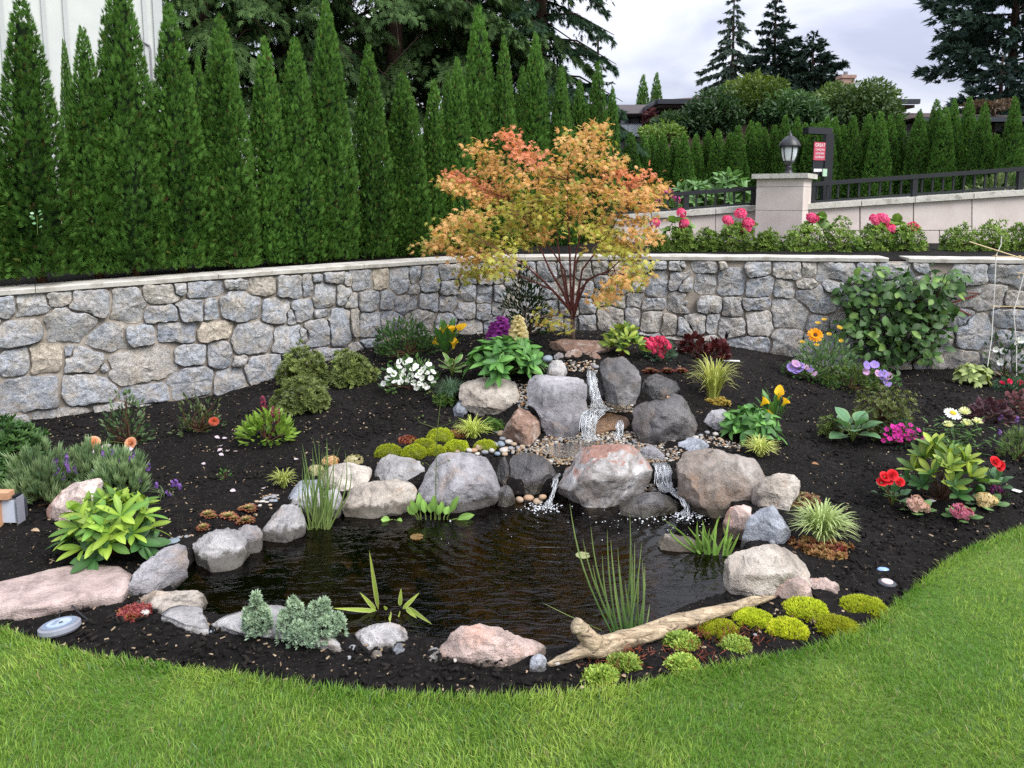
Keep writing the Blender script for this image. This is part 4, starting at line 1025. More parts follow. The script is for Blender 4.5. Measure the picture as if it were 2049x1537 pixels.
# ---------------------------------------------------------------- leaf and flower templates (length 1 along +Y, face up +Z)
def T(v, f, c=None): return np.array(v, float), np.array(f), (None if c is None else np.array(c, float))
LEAF = T([(0,0,0),(-.20,.34,.05),(.20,.34,.05),(0,.42,-.01),(-.13,.72,.02),(.13,.72,.02),(0,1,-.10)],
         [(0,3,1),(0,2,3),(1,3,4),(2,5,3),(4,3,6),(3,5,6)], [.75,.95,.95,.85,1.05,1.05,1.1])
TUFT_ = []
def tuft(n, spread, w=.17, seed=0, lift=.0):
    """A whorl of n small leaves about +Y."""
    V, F, C = [], [], []
    rr = np.random.RandomState(seed)
    for k in range(n):
        a = 2 * math.pi * k / n + rr.uniform(-.3, .3); e = spread * rr.uniform(.75, 1.2); L = rr.uniform(.8, 1.1)
        d = np.array((math.cos(a) * math.sin(e), math.cos(e), math.sin(a) * math.sin(e))); t_ = np.array((-math.sin(a), 0, math.cos(a)))
        o = len(V); V += [(0, 0, 0), tuple(d * L * .55 + t_ * w * L), tuple(d * L * .55 - t_ * w * L), tuple(d * L - np.array((0, lift, 0)))]
        F += [(o, o + 1, o + 3), (o, o + 3, o + 2)]; C += [.7, 1.0, 1.0, 1.15]
    return T(V, F, C)
TUFT5, TUFT7 = tuft(5, .75), tuft(7, .95, .16, 3)
def fan(n, ang, w, seed=0):
    """Flat branching spray of an evergreen, n scale-leaf fingers."""
    V, F, C = [], [], []
    rr = np.random.RandomState(seed)
    for k in range(n):
        f = k / (n - 1) * 2 - 1; a = f * ang; b = .12 + .3 * (1 - abs(f)); L = 1 - .45 * abs(f) + rr.uniform(-.08, .08)
        s0 = np.array((0, b * .9, 0)); d = np.array((math.sin(a), math.cos(a), rr.uniform(-.12, .12)))
        p = np.array((math.cos(a), -math.sin(a), 0)); o = len(V)
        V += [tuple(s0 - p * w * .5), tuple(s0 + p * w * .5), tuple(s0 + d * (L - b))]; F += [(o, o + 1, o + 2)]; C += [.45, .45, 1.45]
    return T(V, F, C)
FAN = fan(7, 1.0, .12, 2); FAN5 = fan(5, .8, .24, 5)
def star(lobes=7, r0=.36):
    V = [(0, .32, 0)]; C = [.92]
    for k in range(lobes):
        a = math.radians(-130 + 260 * k / (lobes - 1)); L = .70 * (1 - .42 * abs(k - (lobes - 1) / 2) / ((lobes - 1) / 2))
        V.append((L * math.sin(a), .32 + L * math.cos(a), -.10)); C.append(1.1)
    for k in range(lobes - 1):
        a = math.radians(-130 + 260 * (k + .5) / (lobes - 1)); V.append((r0 * .55 * math.sin(a), .32 + r0 * .55 * math.cos(a), .02)); C.append(.98)
    V.append((0, 0, 0)); C.append(.8); F = []
    for k in range(lobes - 1):
        F += [(0, 1 + k, 1 + lobes + k), (0, 1 + lobes + k, 2 + k)]
    F += [(0, len(V) - 1, 1), (0, lobes, len(V) - 1)]
    return T(V, F, C)
STAR = star()
STRIP = None
def leaf_mesh(name, L=1, w=.3, droop=.35, fold=.12, seg=7, tipw=.5, col0=(.08, .2, .03), col1=None, edge=None, wave=0.0, broad=.45):
    """One large leaf as a smooth folded strip with a midrib: four columns of vertices."""
    V, F, C = [], [], []
    col1 = col0 if col1 is None else col1
    for i in range(seg + 1):
        t_ = i / seg
        wd = w * (math.sin(math.pi * t_ ** (math.log(.5) / math.log(broad))) ** .8 if 0 < t_ < 1 else (.06 if t_ == 0 else .01))
        y = L * (t_ - droop * .25 * t_ * t_); z = -droop * L * t_ * t_ * .6 + .06 * L * t_
        for k, x in enumerate((-1, -.5, 0, .5, 1)):
            V.append((x * wd, y, z + fold * wd * abs(x) + wave * math.sin(9 * t_ + x * 2) * wd * abs(x)))
            c = lerp(col0, col1, t_)
            if k == 2: c = c * 1.25
            if edge is not None and abs(x) == 1: c = np.array(edge)
            C.append(c)
    for i in range(seg):
        for k in range(4):
            F.append((i * 5 + k, i * 5 + k + 1, (i + 1) * 5 + k + 1, (i + 1) * 5 + k))
    return mesh_np(name, V, np.array(F), np.array(C), True)
def Rm(d, nor, pos, s=1.0, sw=None):
    """4x4 with Y along d, Z towards nor, scaled."""
    R = frames(np.array(d, float)[None], np.array(nor, float)[None])[0]
    M = np.eye(4); M[:3, :3] = R @ np.diag((s if sw is None else sw, s, s)); M[:3, 3] = pos
    return Matrix(M.tolist())

# ---------------------------------------------------------------- plant builders (positions in photograph pixels)
def base_of(px, py, Y=None):
    return hit(px, py) if Y is None else at(px, py, Y)
def stems_mesh(B, tips, r0=.006, r1=.002, rng=None, bend=.15, n=4):
    mb = MB()
    for p in tips:
        p = np.array(p); q = (B + p) / 2 + (rng.normal(0, bend, 3) * np.linalg.norm(p - B) * np.array((1, 1, .4)) if rng is not None else 0)
        mb.tube([B, (B + q) / 2 * .5 + q * .5 * 1.0 if False else q, p], [r0, (r0 + r1) / 2, r1], n, False)
    return mb
def thing_plant(name, px, py, label, cat='plant', group=None, Y=None):
    B = base_of(px, py, Y); return empty(name, B, label, cat, group), B, mpp(B[1])
def dome_shrub(name, label, px, py, wpx, hpx, lsz, c0, c1, n, tmpl=TUFT5, mat=None, cat='shrub', group=None, Y=None, seed=0, zmin=-.15, lump=.25, up=.35, twigs=10, twigmat=None, fill=.35, cdepth=None, flat=1.0, jit=.22):
    """Rounded shrub: leaf whorls over (and inside) a lumpy dome, on twigs. c0 inner/old leaves, c1 young leaves."""
    E, B, m = thing_plant(name, px, py, label, cat, group, Y); rng = np.random.RandomState(seed + 1000)
    w, h = wpx * m / 2, hpx * m
    D = sph_dirs(n, rng, zmin, 1.0)
    rad = (1 + lump * 2 * fbm(D + seed * 2.7, 1.7, 130, 3)) * np.where(rng.rand(n) < fill, rng.uniform(.45, .9, n), rng.uniform(.88, 1.04, n))
    half = h / (1 - min(zmin, 0) * .0 + .12)
    P = B + np.array((0, 0, h * .1)) + D * np.stack([w * rad, w * .85 * flat * rad, half * rad], -1)
    P[:, 2] = np.maximum(P[:, 2], B[2] + h * .02)
    dirs = unit(D + np.array((0, 0, up)) + rng.normal(0, jit, (n, 3)))
    R = frames(dirs, sph_dirs(n, rng))
    tcl = np.clip(vnoise(D * 2.2 + seed, 1.6, 140) * 1.3 - .15 + rng.normal(0, .18, n), 0, 1)
    col = lerp(c0, c1, tcl)
    V, F, C = scatter(tmpl[0], tmpl[1], R, P, lsz * m * rng.uniform(.7, 1.25, n), col, tmpl[2])
    mk('foliage', V, F, mat or M_leaf, E, cols=C)
    if twigs:
        k = rng.choice(n, twigs); stems_mesh(B, P[k], .008 * max(.5, w / .2), .002, rng).build('stems', twigmat or M_twig, E)
    return E, B, m, rng
def grass_clump(name, label, px, py, wpx, hpx, n, c0, c1, bw=.0045, cat='grass', group=None, Y=None, seed=0, stiff=.35, edge=None, z0=0, single=True):
    """Arching tuft of narrow blades in one mesh."""
    B = base_of(px, py, Y); m = mpp(B[1]); rng = np.random.RandomState(seed + 2000)
    a = rng.uniform(0, 2 * math.pi, n); out = wpx * m / 2 * np.sqrt(rng.uniform(.05, 1, n)); hh = hpx * m * rng.uniform(.55, 1.0, n) * (1.05 - .45 * (out / (wpx * m / 2)) ** 2 * (1 - stiff))
    S = 6; u = np.linspace(0, 1, S + 1)
    V = np.zeros((n, S + 1, 2, 3)); C = np.zeros((n, S + 1, 2, 3))
    r0 = rng.uniform(0, .16, n) * wpx * m / 2
    dx, dy = np.cos(a), np.sin(a)
    drop = rng.uniform(.1, 1.0, n) * (1 - stiff)
    tcl = rng.rand(n)
    for i, t_ in enumerate(u):
        x = r0 + (out - r0) * t_ ** 1.3
        z = hh * (1.9 * t_ - .9 * t_ * t_) * (1 - drop * .75 * t_ ** 2.2) / 1.0
        wd = bw * (1 - t_ ** 2.2) + .0004
        for s_ in (0, 1):
            sg = -1 if s_ == 0 else 1
            V[:, i, s_] = np.stack([B[0] + dx * x - dy * wd * sg, B[1] + dy * x * .9 + dx * wd * sg, B[2] + z0 + z], -1)
            c = lerp(c0, c1, np.clip(tcl * .6 + t_ * .4, 0, 1))
            if edge is not None and s_ == 1: c = c * .35 + np.array(edge) * .65
            C[:, i, s_] = c
    F = []
    idx = np.arange(n * (S + 1) * 2).reshape(n, S + 1, 2)
    F = np.stack([idx[:, :-1, 0], idx[:, :-1, 1], idx[:, 1:, 1], idx[:, 1:, 0]], -1).reshape(-1, 4)
    o = mk(name, V.reshape(-1, 3), F, M_leaf, origin=B, cols=C.reshape(-1, 3))
    return tag(o, label, cat, group), B, m, rng
def whorl_plant(name, label, px, py, wpx, hpx, n_wh, per, leaf_me, lpx, group=None, cat='shrub', seed=0, up=.75, mat=None, stemmat=None, Y=None, tilt=.95, zmin=.0, old=None, n_old=0):
    """Rhododendron-like plant: bare stems, each ending in a whorl of large leaves; every leaf an object."""
    E, B, m = thing_plant(name, px, py, label, cat, group, Y); rng = np.random.RandomState(seed + 3000)
    w, h = wpx * m / 2, hpx * m; tips = []
    for k in range(n_wh):
        z = zmin + (1 - zmin) * ((k + .5) / n_wh) ** .85; a = k * 2.39996 + rng.uniform(-.35, .35); r = math.sqrt(max(0, 1 - z * z))
        D = np.array((r * math.cos(a), r * math.sin(a), z)); sc = rng.uniform(.72, .95)
        c = B + np.array((D[0] * w * .8 * sc, D[1] * w * .7 * sc, h * (.10 + .74 * D[2] * sc + .05)))
        tips.append(c); ax = unit(np.array((D[0], D[1], up + .5 * D[2])))
        n = per + rng.randint(-1, 2); ph = rng.uniform(0, 6.3)
        t1 = unit(np.cross(ax, (0.3, .1, 1))); t2 = np.cross(ax, t1)
        for j in range(n):
            b = ph + 2 * math.pi * j / n + rng.uniform(-.2, .2); e = tilt * rng.uniform(.72, 1.2)
            d = ax * math.cos(e) + (t1 * math.cos(b) + t2 * math.sin(b)) * math.sin(e)
            L = lpx * m * rng.uniform(.75, 1.12)
            me = leaf_me[rng.randint(len(leaf_me))] if isinstance(leaf_me, list) else leaf_me
            if old is not None and k < n_old: me = old
            add('leaf', me, mat or M_gloss, E, M=Rm(d, ax + rng.normal(0, .15, 3), c - B, L))
    stems_mesh(B, tips, .0045, .002, rng, .1, 5).build('stems', stemmat or M_twig, E)
    return E, B, m, rng, tips
def rosette(name, label, px, py, wpx, hpx, n, leaf_me, lpx, cat='plant', group=None, seed=0, mat=None, Y=None, e0=.35, e1=1.35, petiole=.35):
    """Hosta-like rosette of large leaves on arching stalks; every leaf an object."""
    E, B, m = thing_plant(name, px, py, label, cat, group, Y); rng = np.random.RandomState(seed + 4000)
    mb = MB(); w, h = wpx * m / 2, hpx * m
    for k in range(n):
        f = (k + .5) / n; a = k * 2.39996 + rng.uniform(-.25, .25); e = e0 + (e1 - e0) * f
        L = lpx * m * rng.uniform(.8, 1.1)
        r = max(0.0, w - L * math.sin(e) * .8) * f ** .5; z = max(0.0, h - L * .5) * (1 - .75 * f)
        p = B + np.array((math.cos(a) * r, math.sin(a) * r, z * .9 + .01))
        d = np.array((math.cos(a) * math.sin(e), math.sin(a) * math.sin(e), math.cos(e)))
        me = leaf_me[rng.randint(len(leaf_me))] if isinstance(leaf_me, list) else leaf_me
        add('leaf', me, mat or M_gloss, E, M=Rm(d, np.array((-math.cos(a) * .3, -math.sin(a) * .3, 1)) + rng.normal(0, .15, 3), p - B, L))
        mb.tube([B, (B + p) / 2 + np.array((0, 0, .15 * h)), p], [.004, .004, .003], 4, False)
    mb.build('stalks', M_stem, E)
    return E, B, m, rng
def add_flowers(E, B, pts, me, size, mat=None, up=(0, -.5, 1), rng=None, name='flower', stem=True, stemB=None, jit=.25, smat=None):
    rng = rng or np.random.RandomState(1); mb = MB()
    for p in pts:
        p = np.array(p); ax = unit(np.array(up, float) + rng.normal(0, jit, 3)); s = size * rng.uniform(.85, 1.15)
        R = frames(ax[None], sph_dirs(1, rng))[0]; M = np.eye(4); M[:3, :3] = R @ np.diag((s, s, s)); M[:3, 3] = p - B
        add(name, me, mat or M_petal, E, M=Matrix(M.tolist()))
        if stem: mb.tube([B if stemB is None else stemB, ((B if stemB is None else stemB) + p) / 2 + rng.normal(0, .01, 3), p], [.0025, .002, .0015], 4, False)
    if stem: mb.build('flower_stems', smat or M_stem, E)

# flower meshes: axis +Y
def petals(n, L, w, c, cc, cup=.25, rows=1, seed=0, center=.18, tip=None):
    V, F, C = [], [], []; rr = np.random.RandomState(seed)
    for r in range(rows):
        sc = 1 - .3 * r; cu = cup + .45 * r
        for k in range(n):
            a = 2 * math.pi * (k + .5 * r) / n + rr.uniform(-.08, .08); d = np.array((math.cos(a), 0, math.sin(a))); t_ = np.array((-math.sin(a), 0, math.cos(a))); y = np.array((0, 1.0, 0))
            o = len(V); Ls = L * sc
            V += [tuple(d * .05), tuple(d * Ls * .5 + t_ * w * sc * .8 + y * cu * .3 * L), tuple(d * Ls * .5 - t_ * w * sc * .8 + y * cu * .3 * L),
                  tuple(d * Ls * .88 + t_ * w * sc * .7 + y * cu * L), tuple(d * Ls * .88 - t_ * w * sc * .7 + y * cu * L), tuple(d * Ls + y * cu * 1.0 * L)]
            F += [(o, o + 1, o + 2), (o + 1, o + 3, o + 2), (o + 2, o + 3, o + 4), (o + 3, o + 5, o + 4)]
            tc_ = c if tip is None else tip
            C += [np.array(c) * .8, c, c, tc_, tc_, tc_]
    if center:
        o = len(V); k = 8; V.append((0, center * .75, 0)); C.append(np.array(cc) * 1.1)
        for j in range(k): V.append((center * math.cos(2 * math.pi * j / k), center * .25, center * math.sin(2 * math.pi * j / k))); C.append(np.array(cc) * .8)
        F += [(o, o + 1 + (j + 1) % k, o + 1 + j) for j in range(k)]
    return mesh_np('flower', V, np.array(F), np.array(C), True)
def rose_mesh(c, c2, seed=0, rows=5):
    """Full double bloom: rings of cupped petals closing towards the heart."""
    V, F, C = [], [], []; rr = np.random.RandomState(seed)
    for r in range(rows):
        f = r / (rows - 1); n = 6 - (r > 2); R = 1 - .86 * f; H0 = .1 + .18 * f; H1 = .45 + .38 * f
        for k in range(n):
            a0 = 2 * math.pi * (k + .5 * r) / n + rr.uniform(-.1, .1); o = len(V); hw = .66
            for i in range(3):
                for j in range(4):
                    a = a0 + (j / 3 - .5) * 2 * hw; u = i / 2
                    rad = R * (.35 + .65 * u ** .7) * (1.05 if i == 2 else 1); z = H0 + (H1 - H0) * u - (.10 if (i == 2 and r < 2) else 0) - .05 * abs(j - 1.5)
                    V.append((rad * math.cos(a), z, rad * math.sin(a))); C.append(lerp(c2, c, u * (1 - .4 * f)))
            for i in range(2):
                for j in range(3): F.append((o + i * 4 + j, o + i * 4 + j + 1, o + (i + 1) * 4 + j + 1, o + (i + 1) * 4 + j))
    return mesh_np('flower', V, np.array(F), np.array(C), True)
def ball_mesh(n, c0, c1, r=.42, ps=.22, seed=0, zmin=-.1, flat=.75):
    """Cluster head of many small four-petalled florets."""
    rng = np.random.RandomState(seed)
    D = sph_dirs(n, rng, zmin, 1.0)[:, [0, 2, 1]]
    tv = np.array([(0, 0, 0), (.5, .12, .5), (1, .1, 0), (.5, .12, -.5), (-.5, .12, .5), (-1, .1, 0), (-.5, .12, -.5), (0, .1, 1), (0, .1, -1)]); tf = np.array([(0, 1, 2), (0, 2, 3), (0, 5, 4), (0, 6, 5), (0, 4, 7), (0, 7, 1), (0, 8, 6), (0, 3, 8)])
    P = D * r * rng.uniform(.85, 1.1, n)[:, None] * np.array((1, flat, 1))
    V, F, C = scatter(tv, tf, frames(unit(D + rng.normal(0, .2, D.shape)), sph_dirs(n, rng)), P, np.full(n, ps) * rng.uniform(.8, 1.2, n), lerp(c0, c1, rng.rand(n)), np.array([.75] + [1.0] * 8))
    return mesh_np('flower', V, F, C)
def calla_mesh(c, c2):
    """Funnel spathe with a pointed lip."""
    V, C, n, k = [], [], 12, 5
    for i in range(k + 1):
        t_ = i / k; r = .10 + .36 * t_ ** 1.7
        for j in range(n):
            a = 2 * math.pi * j / n; lip = (.5 + .5 * math.cos(a)) ** 3
            V.append((r * math.cos(a) * (1 + .6 * lip * t_ ** 2), t_ * (1.0 + .25 * lip) - .28 * t_ ** 3 * (1 - lip) , r * math.sin(a))); C.append(lerp(c2, c, min(1, t_ * 1.6)))
    F = [(i * n + j, i * n + (j + 1) % n, (i + 1) * n + (j + 1) % n, (i + 1) * n + j) for i in range(k) for j in range(n)]
    return mesh_np('flower', V, np.array(F), np.array(C), True)
def moss(name, label, px, py, wpx, hpx, c0, c1, n=1400, spk=.012, group=None, seed=0, cat='moss', tmpl=None, rough=.2, over=0.0):
    """Dense low cushion: a dome bristling with tiny shoots, one mesh."""
    B = hit(px, py); m = mpp(B[1]); rng = np.random.RandomState(seed + 5000); w, h = wpx * m / 2, hpx * m * .70
    D = sph_dirs(n, rng, -.05, 1.0)
    lum = 1 + rough * 2 * fbm(D + seed, 2.2, 150, 3)
    sc = np.stack([w * lum, w * .8 * lum, h * lum], -1)
    B2 = B + np.array((0, w * .5, -.004))
    P = B2 + D * sc * rng.uniform(.88, 1.0, n)[:, None]
    tv, tf, tc_ = tmpl if tmpl is not None else tuft(3, .35, .12, 1)
    nor = unit(D / np.array((w, w * .8, h)) * w)
    R = frames(unit(nor + np.array((0, 0, .5)) + rng.normal(0, .3, (n, 3))), sph_dirs(n, rng))
    col = lerp(c0, c1, np.clip(vnoise(D * 2.5 + seed, 1.5, 160) * .9 + rng.normal(0, .2, n), 0, 1))
    br = rng.rand(n) < np.clip(.28 - D[:, 2] * .5, .02, .3); col[br] = lerp((.16, .10, .02), (.34, .24, .05), rng.rand(br.sum()))     # older shoots at the skirt
    a = scatter(tv, tf, R, P, spk * rng.uniform(.7, 1.3, n), col, tc_)
    gv_, gf_ = grid_sphere(5); gv_ = unit(gv_)                      # leafy core under the shoots
    core = (B2 + gv_ * np.array((w, w * .8, h)) * .9 * (1 + rough * 2 * fbm(gv_ + seed, 2.2, 150, 3))[:, None])
    gt = np.concatenate([gf_[:, [0, 1, 2]], gf_[:, [0, 2, 3]]])
    b = (core, gt, np.repeat((np.array(c0) * .45)[None], len(core), 0))
    V, F, C = join(a, b)
    return tag(mk(name, V, F, M_leaf, origin=B2, cols=C), label, cat, group)
# ---------------------------------------------------------------- emerald cedar hedge trees
def thuja_mesh(seed, H=2.4, R=.29, n=8200, lean=0.0, size=.078, twin=False):
    rng = np.random.RandomState(seed)
    def spire(n, H, R, ox, sd):
        t_ = 1 - rng.rand(n) ** .62 * 1.0; t_ = np.clip(t_, 0, .995); a = rng.uniform(0, 2 * math.pi, n)
        prof = np.where(t_ < .22, .86 + .14 * t_ / .22, np.clip((1 - t_) / .78, 0, 1) ** .72)
        D = np.stack([np.cos(a), np.sin(a), t_ * H * .9], -1)
        lum = 1 + .55 * fbm(D + sd, 1.9, 170, 4, .6)
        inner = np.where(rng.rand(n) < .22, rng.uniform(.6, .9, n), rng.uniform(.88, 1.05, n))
        r = R * prof * lum * inner
        P = np.stack([ox + r * np.cos(a), r * np.sin(a), .06 + t_ * H], -1)
        out = np.stack([np.cos(a), np.sin(a), 0 * a], -1)
        upw = .75 + .9 * t_[:, None]
        d = unit(out * .75 + np.array((0, 0, 1)) * upw + rng.normal(0, .33, (n, 3)))
        nor = unit(np.cross(d, np.stack([-np.sin(a), np.cos(a), 0 * a], -1)) + rng.normal(0, .7, (n, 3)))
        sz = size * rng.uniform(.6, 1.25, n) * (1 - .25 * t_)
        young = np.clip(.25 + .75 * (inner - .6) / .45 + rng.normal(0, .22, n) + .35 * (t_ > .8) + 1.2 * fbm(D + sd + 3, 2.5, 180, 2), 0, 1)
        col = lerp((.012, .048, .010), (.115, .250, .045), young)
        yl = rng.rand(n) < .03; col[yl] = np.array((.13, .16, .035)) * rng.uniform(.7, 1.1, (yl.sum(), 1))
        br = (rng.rand(n) < .012); col[br] = np.array((.10, .06, .025))
        return scatter(FAN[0], FAN[1], frames(d, nor), P, sz, col, FAN[2]), prof
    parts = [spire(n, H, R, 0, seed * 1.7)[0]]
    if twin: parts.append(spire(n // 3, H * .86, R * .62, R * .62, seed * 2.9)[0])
    k = 14; zs = np.linspace(.03, .9, 12); V = []                      # solid core added to block see-through, inner shade painted into its dark colour
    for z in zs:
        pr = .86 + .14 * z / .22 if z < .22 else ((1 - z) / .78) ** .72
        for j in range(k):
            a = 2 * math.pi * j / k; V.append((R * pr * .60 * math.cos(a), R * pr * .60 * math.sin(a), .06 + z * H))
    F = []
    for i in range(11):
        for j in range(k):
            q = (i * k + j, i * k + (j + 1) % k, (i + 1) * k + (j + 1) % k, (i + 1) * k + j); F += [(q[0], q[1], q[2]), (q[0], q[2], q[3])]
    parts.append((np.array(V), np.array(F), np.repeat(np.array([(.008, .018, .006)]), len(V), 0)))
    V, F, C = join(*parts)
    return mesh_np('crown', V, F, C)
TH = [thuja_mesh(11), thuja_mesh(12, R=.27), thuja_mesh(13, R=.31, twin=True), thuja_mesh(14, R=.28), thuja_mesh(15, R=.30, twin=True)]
_mb = MB(); _mb.tube([(0, 0, -.05), (0, 0, .5), (0, 0, 1.9)], [.035, .03, .008], 7); TRK = mesh_np('trunk', np.array(_mb.v), _mb.f, None, True)
def thuja(px, ytip, Y, label, group, wpx=None, k=0, zb=None, px2=None):
    tip = at(px, ytip, Y); zb = (1.0 if zb is None else zb)
    H = tip[2] - zb; m = mpp(Y)
    sw = 1.0 if wpx is None else (wpx * m / 2) / .30
    E = empty('cedar_tree', (tip[0], Y, zb), label, 'cedar tree', group, rz=k * 1.37)
    sc = (sw, sw, H / 2.42, 1)
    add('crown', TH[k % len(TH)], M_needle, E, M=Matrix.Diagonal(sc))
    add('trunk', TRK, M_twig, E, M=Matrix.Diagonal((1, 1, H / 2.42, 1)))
    return E
hg = 'columnar cedars hedging the stone wall'
row = [  # px of the tip, row of the tip, width, seed, label
 (-75, 30, 150, 1, 'columnar cedar cut by the frame edge before the white house'),
 (40, -2, 165, 0, 'tall columnar cedar, first in the hedge, at the white house end'),
 (165, 62, 120, 3, 'shorter pointed columnar cedar between the two tall ones before the white house'),
 (236, -60, 150, 2, 'tallest dark columnar cedar, its tip cut by the frame, browned low down'),
 (337, 18, 140, 0, 'columnar cedar covering the white house corner'),
 (440, 40, 130, 4, 'columnar cedar with thin yellow leader just past the white house corner'),
 (528, 84, 110, 1, 'slim columnar cedar, next after the one with the thin leader'),
 (590, 82, 115, 2, 'twin-tipped columnar cedar below the drooping cedar boughs'),
 (652, 8, 120, 3, 'tall narrow columnar cedar left of the big bare trunk'),
 (736, 98, 105, 0, 'columnar cedar directly before the big bare trunk'),
 (806, 150, 110, 4, 'twin-tipped low columnar cedar just past the big bare trunk'),
 (868, 168, 95, 1, 'low columnar cedar left of the maple crown'),
 (915, 122, 90, 3, 'columnar cedar above the coral maple branch tip'),
 (957, 22, 115, 0, 'tallest columnar cedar behind the left half of the maple'),
 (1008, 82, 85, 1, 'slender columnar cedar right of the tallest one behind the maple'),
 (1072, 72, 95, 3, 'broad columnar cedar behind the middle of the maple'),
 (1124, 138, 75, 2, 'thin-topped columnar cedar above the maple'),
 (1160, 165, 70, 4, 'short double columnar cedar above the orange maple top'),
 (1196, 130, 80, 0, 'last tall columnar cedar before the sky gap'),
 (1226, 178, 60, 3, 'short end columnar cedar beside the grey flat-roofed house')]
for k_, (px, yt, w, kk, lb) in enumerate(row):
    sx = (px - 1024.5) / FPX
    # the row runs straight back at an angle from the wall
    t0 = (sx * 5.55 + 3.75) / (3.05 - sx * 2.45); X = -3.75 + 3.05 * t0; Yr = 5.55 + 2.45 * t0
    if px > 900: Yr += .12 * ((k_ % 2) * 2 - 1)
    thuja(px, yt, Yr, lb, hg, w * .89, kk, .98)
for px, yt, w, lb, Yr in [(128, 88, 50, 'thin young cedar shoot peeping behind the hedge at the white house', 7.2), (295, 190, 60, 'low cedar filling the gap behind the tallest dark one', 6.9), (395, 120, 60, 'low cedar behind the one at the house corner', 7.2), (1045, 140, 70, 'shaded cedar in the second row behind the maple', 9.6), (895, 150, 60, 'narrow cedar in the second row beside the deciduous tree', 9.0)]:
    thuja(px, yt, Yr, lb, hg, w, int(px) % 5, .98)
# the far hedge along the drive
hg2 = 'small cedars hedging the far side of the drive'
z3 = lambda a, b: (1349 + a / 2.927, b / 2.927)
far = [(1262, 268), (1288, 274), (1305, 271), (1326, 271), (1352, 277)] + [z3(*q) for q in [(60,800),(130,800),(200,780),(260,770),(330,785),(375,750),(450,720),(492,730),(532,760),(590,740),(652,690),(722,700),(768,735),(812,730),(855,728),(900,700),(945,700),(992,740),(1050,690),(1142,680),(1212,668),(1270,690),(1322,678),(1440,655),(1540,595),(1592,640),(1642,598),(1732,585),(1820,615),(1888,795),(2000,585),(2095,640),(2160,600)]]
ords = ['first', 'second', 'third', 'fourth', 'fifth', 'sixth', 'seventh', 'eighth', 'ninth', 'tenth', 'eleventh', 'twelfth', 'thirteenth', 'fourteenth', 'fifteenth', 'sixteenth', 'seventeenth', 'eighteenth', 'nineteenth']
n_f = len(far)
for i, (px, yt) in enumerate(far):
    Yr = 14.0 - 2.2 * np.clip((px - 1500) / 500, 0, 1.3)
    lb = f'small hedge cedar across the drive, {ords[i]} counted from the grey house' if i < 19 else f'small hedge cedar across the drive, {ords[n_f - 1 - i]} counted from the frame edge'
    w = 42 if px < 1800 else 52
    thuja(px, yt, Yr + .25 * ((i * 37) % 5 - 2) * .5, lb, hg2, w * (1.6 if px < 1800 else 1.3), i, .9)

# ---------------------------------------------------------------- big trees behind
def bough(rng, L, droop, n, size, ccol, up0=.25, tmpl=FAN5, hang=.9, wid=.35):
    """Points, directions, sizes of sprays along one drooping bough, from the origin along +X."""
    u = rng.uniform(.12, 1, n) ** .8
    x = L * u; z = L * (up0 * u - droop * u * u)
    sp = wid * L * (1 - .55 * u) * .5
    y = rng.normal(0, 1, n) * sp * .6
    P = np.stack([x, y, z - np.abs(y) * .5], -1)
    d = unit(np.stack([.55 + 0 * u, y / (sp + .01) * .5, -hang + 0 * u], -1) + rng.normal(0, .3, (n, 3)))
    return P, d
def conifer(name, label, px, Y, zb, H, R, group=None, seed=0, c0=(.012, .035, .012), c1=(.045, .09, .03), nb=60, per=60, size=.3, droop=.5, up0=.2, hang=.9, crown0=.2, trunk_r=.18, wid=.4, tmpl=FAN5, shape=1.0, mat=None, trunk_mat=None, zmax=99):
    """Tall conifer: trunk and a crown of boughs carrying hanging sprays."""
    rng = np.random.RandomState(seed + 6000); sx, _ = slopes(px, 200); E = empty(name, (Y * sx, Y, zb), label, 'tree', group)
    B = np.array(E.location); Ps, Ds, Sz, Cl = [], [], [], []; mb = MB()
    mb.tube([B + np.array((0, 0, -.3)), B + np.array((.02 * H * .3, 0, H * .4)), B + np.array((0, 0, H * .98))], [trunk_r, trunk_r * .75, .02], 9)
    for k in range(nb):
        f = crown0 + (1 - crown0) * (k + rng.rand()) / nb; a = k * 2.39996 + rng.uniform(-.3, .3)
        if f * H > zmax: continue
        L = R * (1 - ((f - crown0) / (1 - crown0)) ** shape) * rng.uniform(.7, 1.1) + .12 * R * (1 - f)
        n = max(6, int(per * (L / R) ** 1.2))
        P, d = bough(rng, L, droop * rng.uniform(.7, 1.3), n, size, None, up0, tmpl, hang, wid)
        ca, sa = math.cos(a), math.sin(a); Rz = np.array([[ca, -sa, 0], [sa, ca, 0], [0, 0, 1]])
        o = B + np.array((0, 0, f * H)); Ps.append(P @ Rz.T + o); Ds.append(d @ Rz.T); Sz.append(size * rng.uniform(.6, 1.2, n) * (.55 + .45 * L / R))
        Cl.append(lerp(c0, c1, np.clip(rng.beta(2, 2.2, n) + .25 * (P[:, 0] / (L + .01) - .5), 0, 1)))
        tip = np.array((L, 0, L * (up0 - droop))) @ Rz.T + o; mid = np.array((L * .5, 0, L * (.5 * up0 - .25 * droop))) @ Rz.T + o
        mb.tube([o, mid, tip], [trunk_r * .18 * (.3 + L / R), trunk_r * .1, .006], 4, False)
    P, D, S, C = map(np.concatenate, (Ps, Ds, Sz, Cl)); n = len(P)
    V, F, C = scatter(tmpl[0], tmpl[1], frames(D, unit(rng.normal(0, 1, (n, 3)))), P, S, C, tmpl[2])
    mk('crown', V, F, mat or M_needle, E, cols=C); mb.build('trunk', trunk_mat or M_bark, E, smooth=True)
    return E
def z_at(py, Y): return EYE + Y * slopes(1024, py)[1]
cg = 'big cedars behind the hedge'
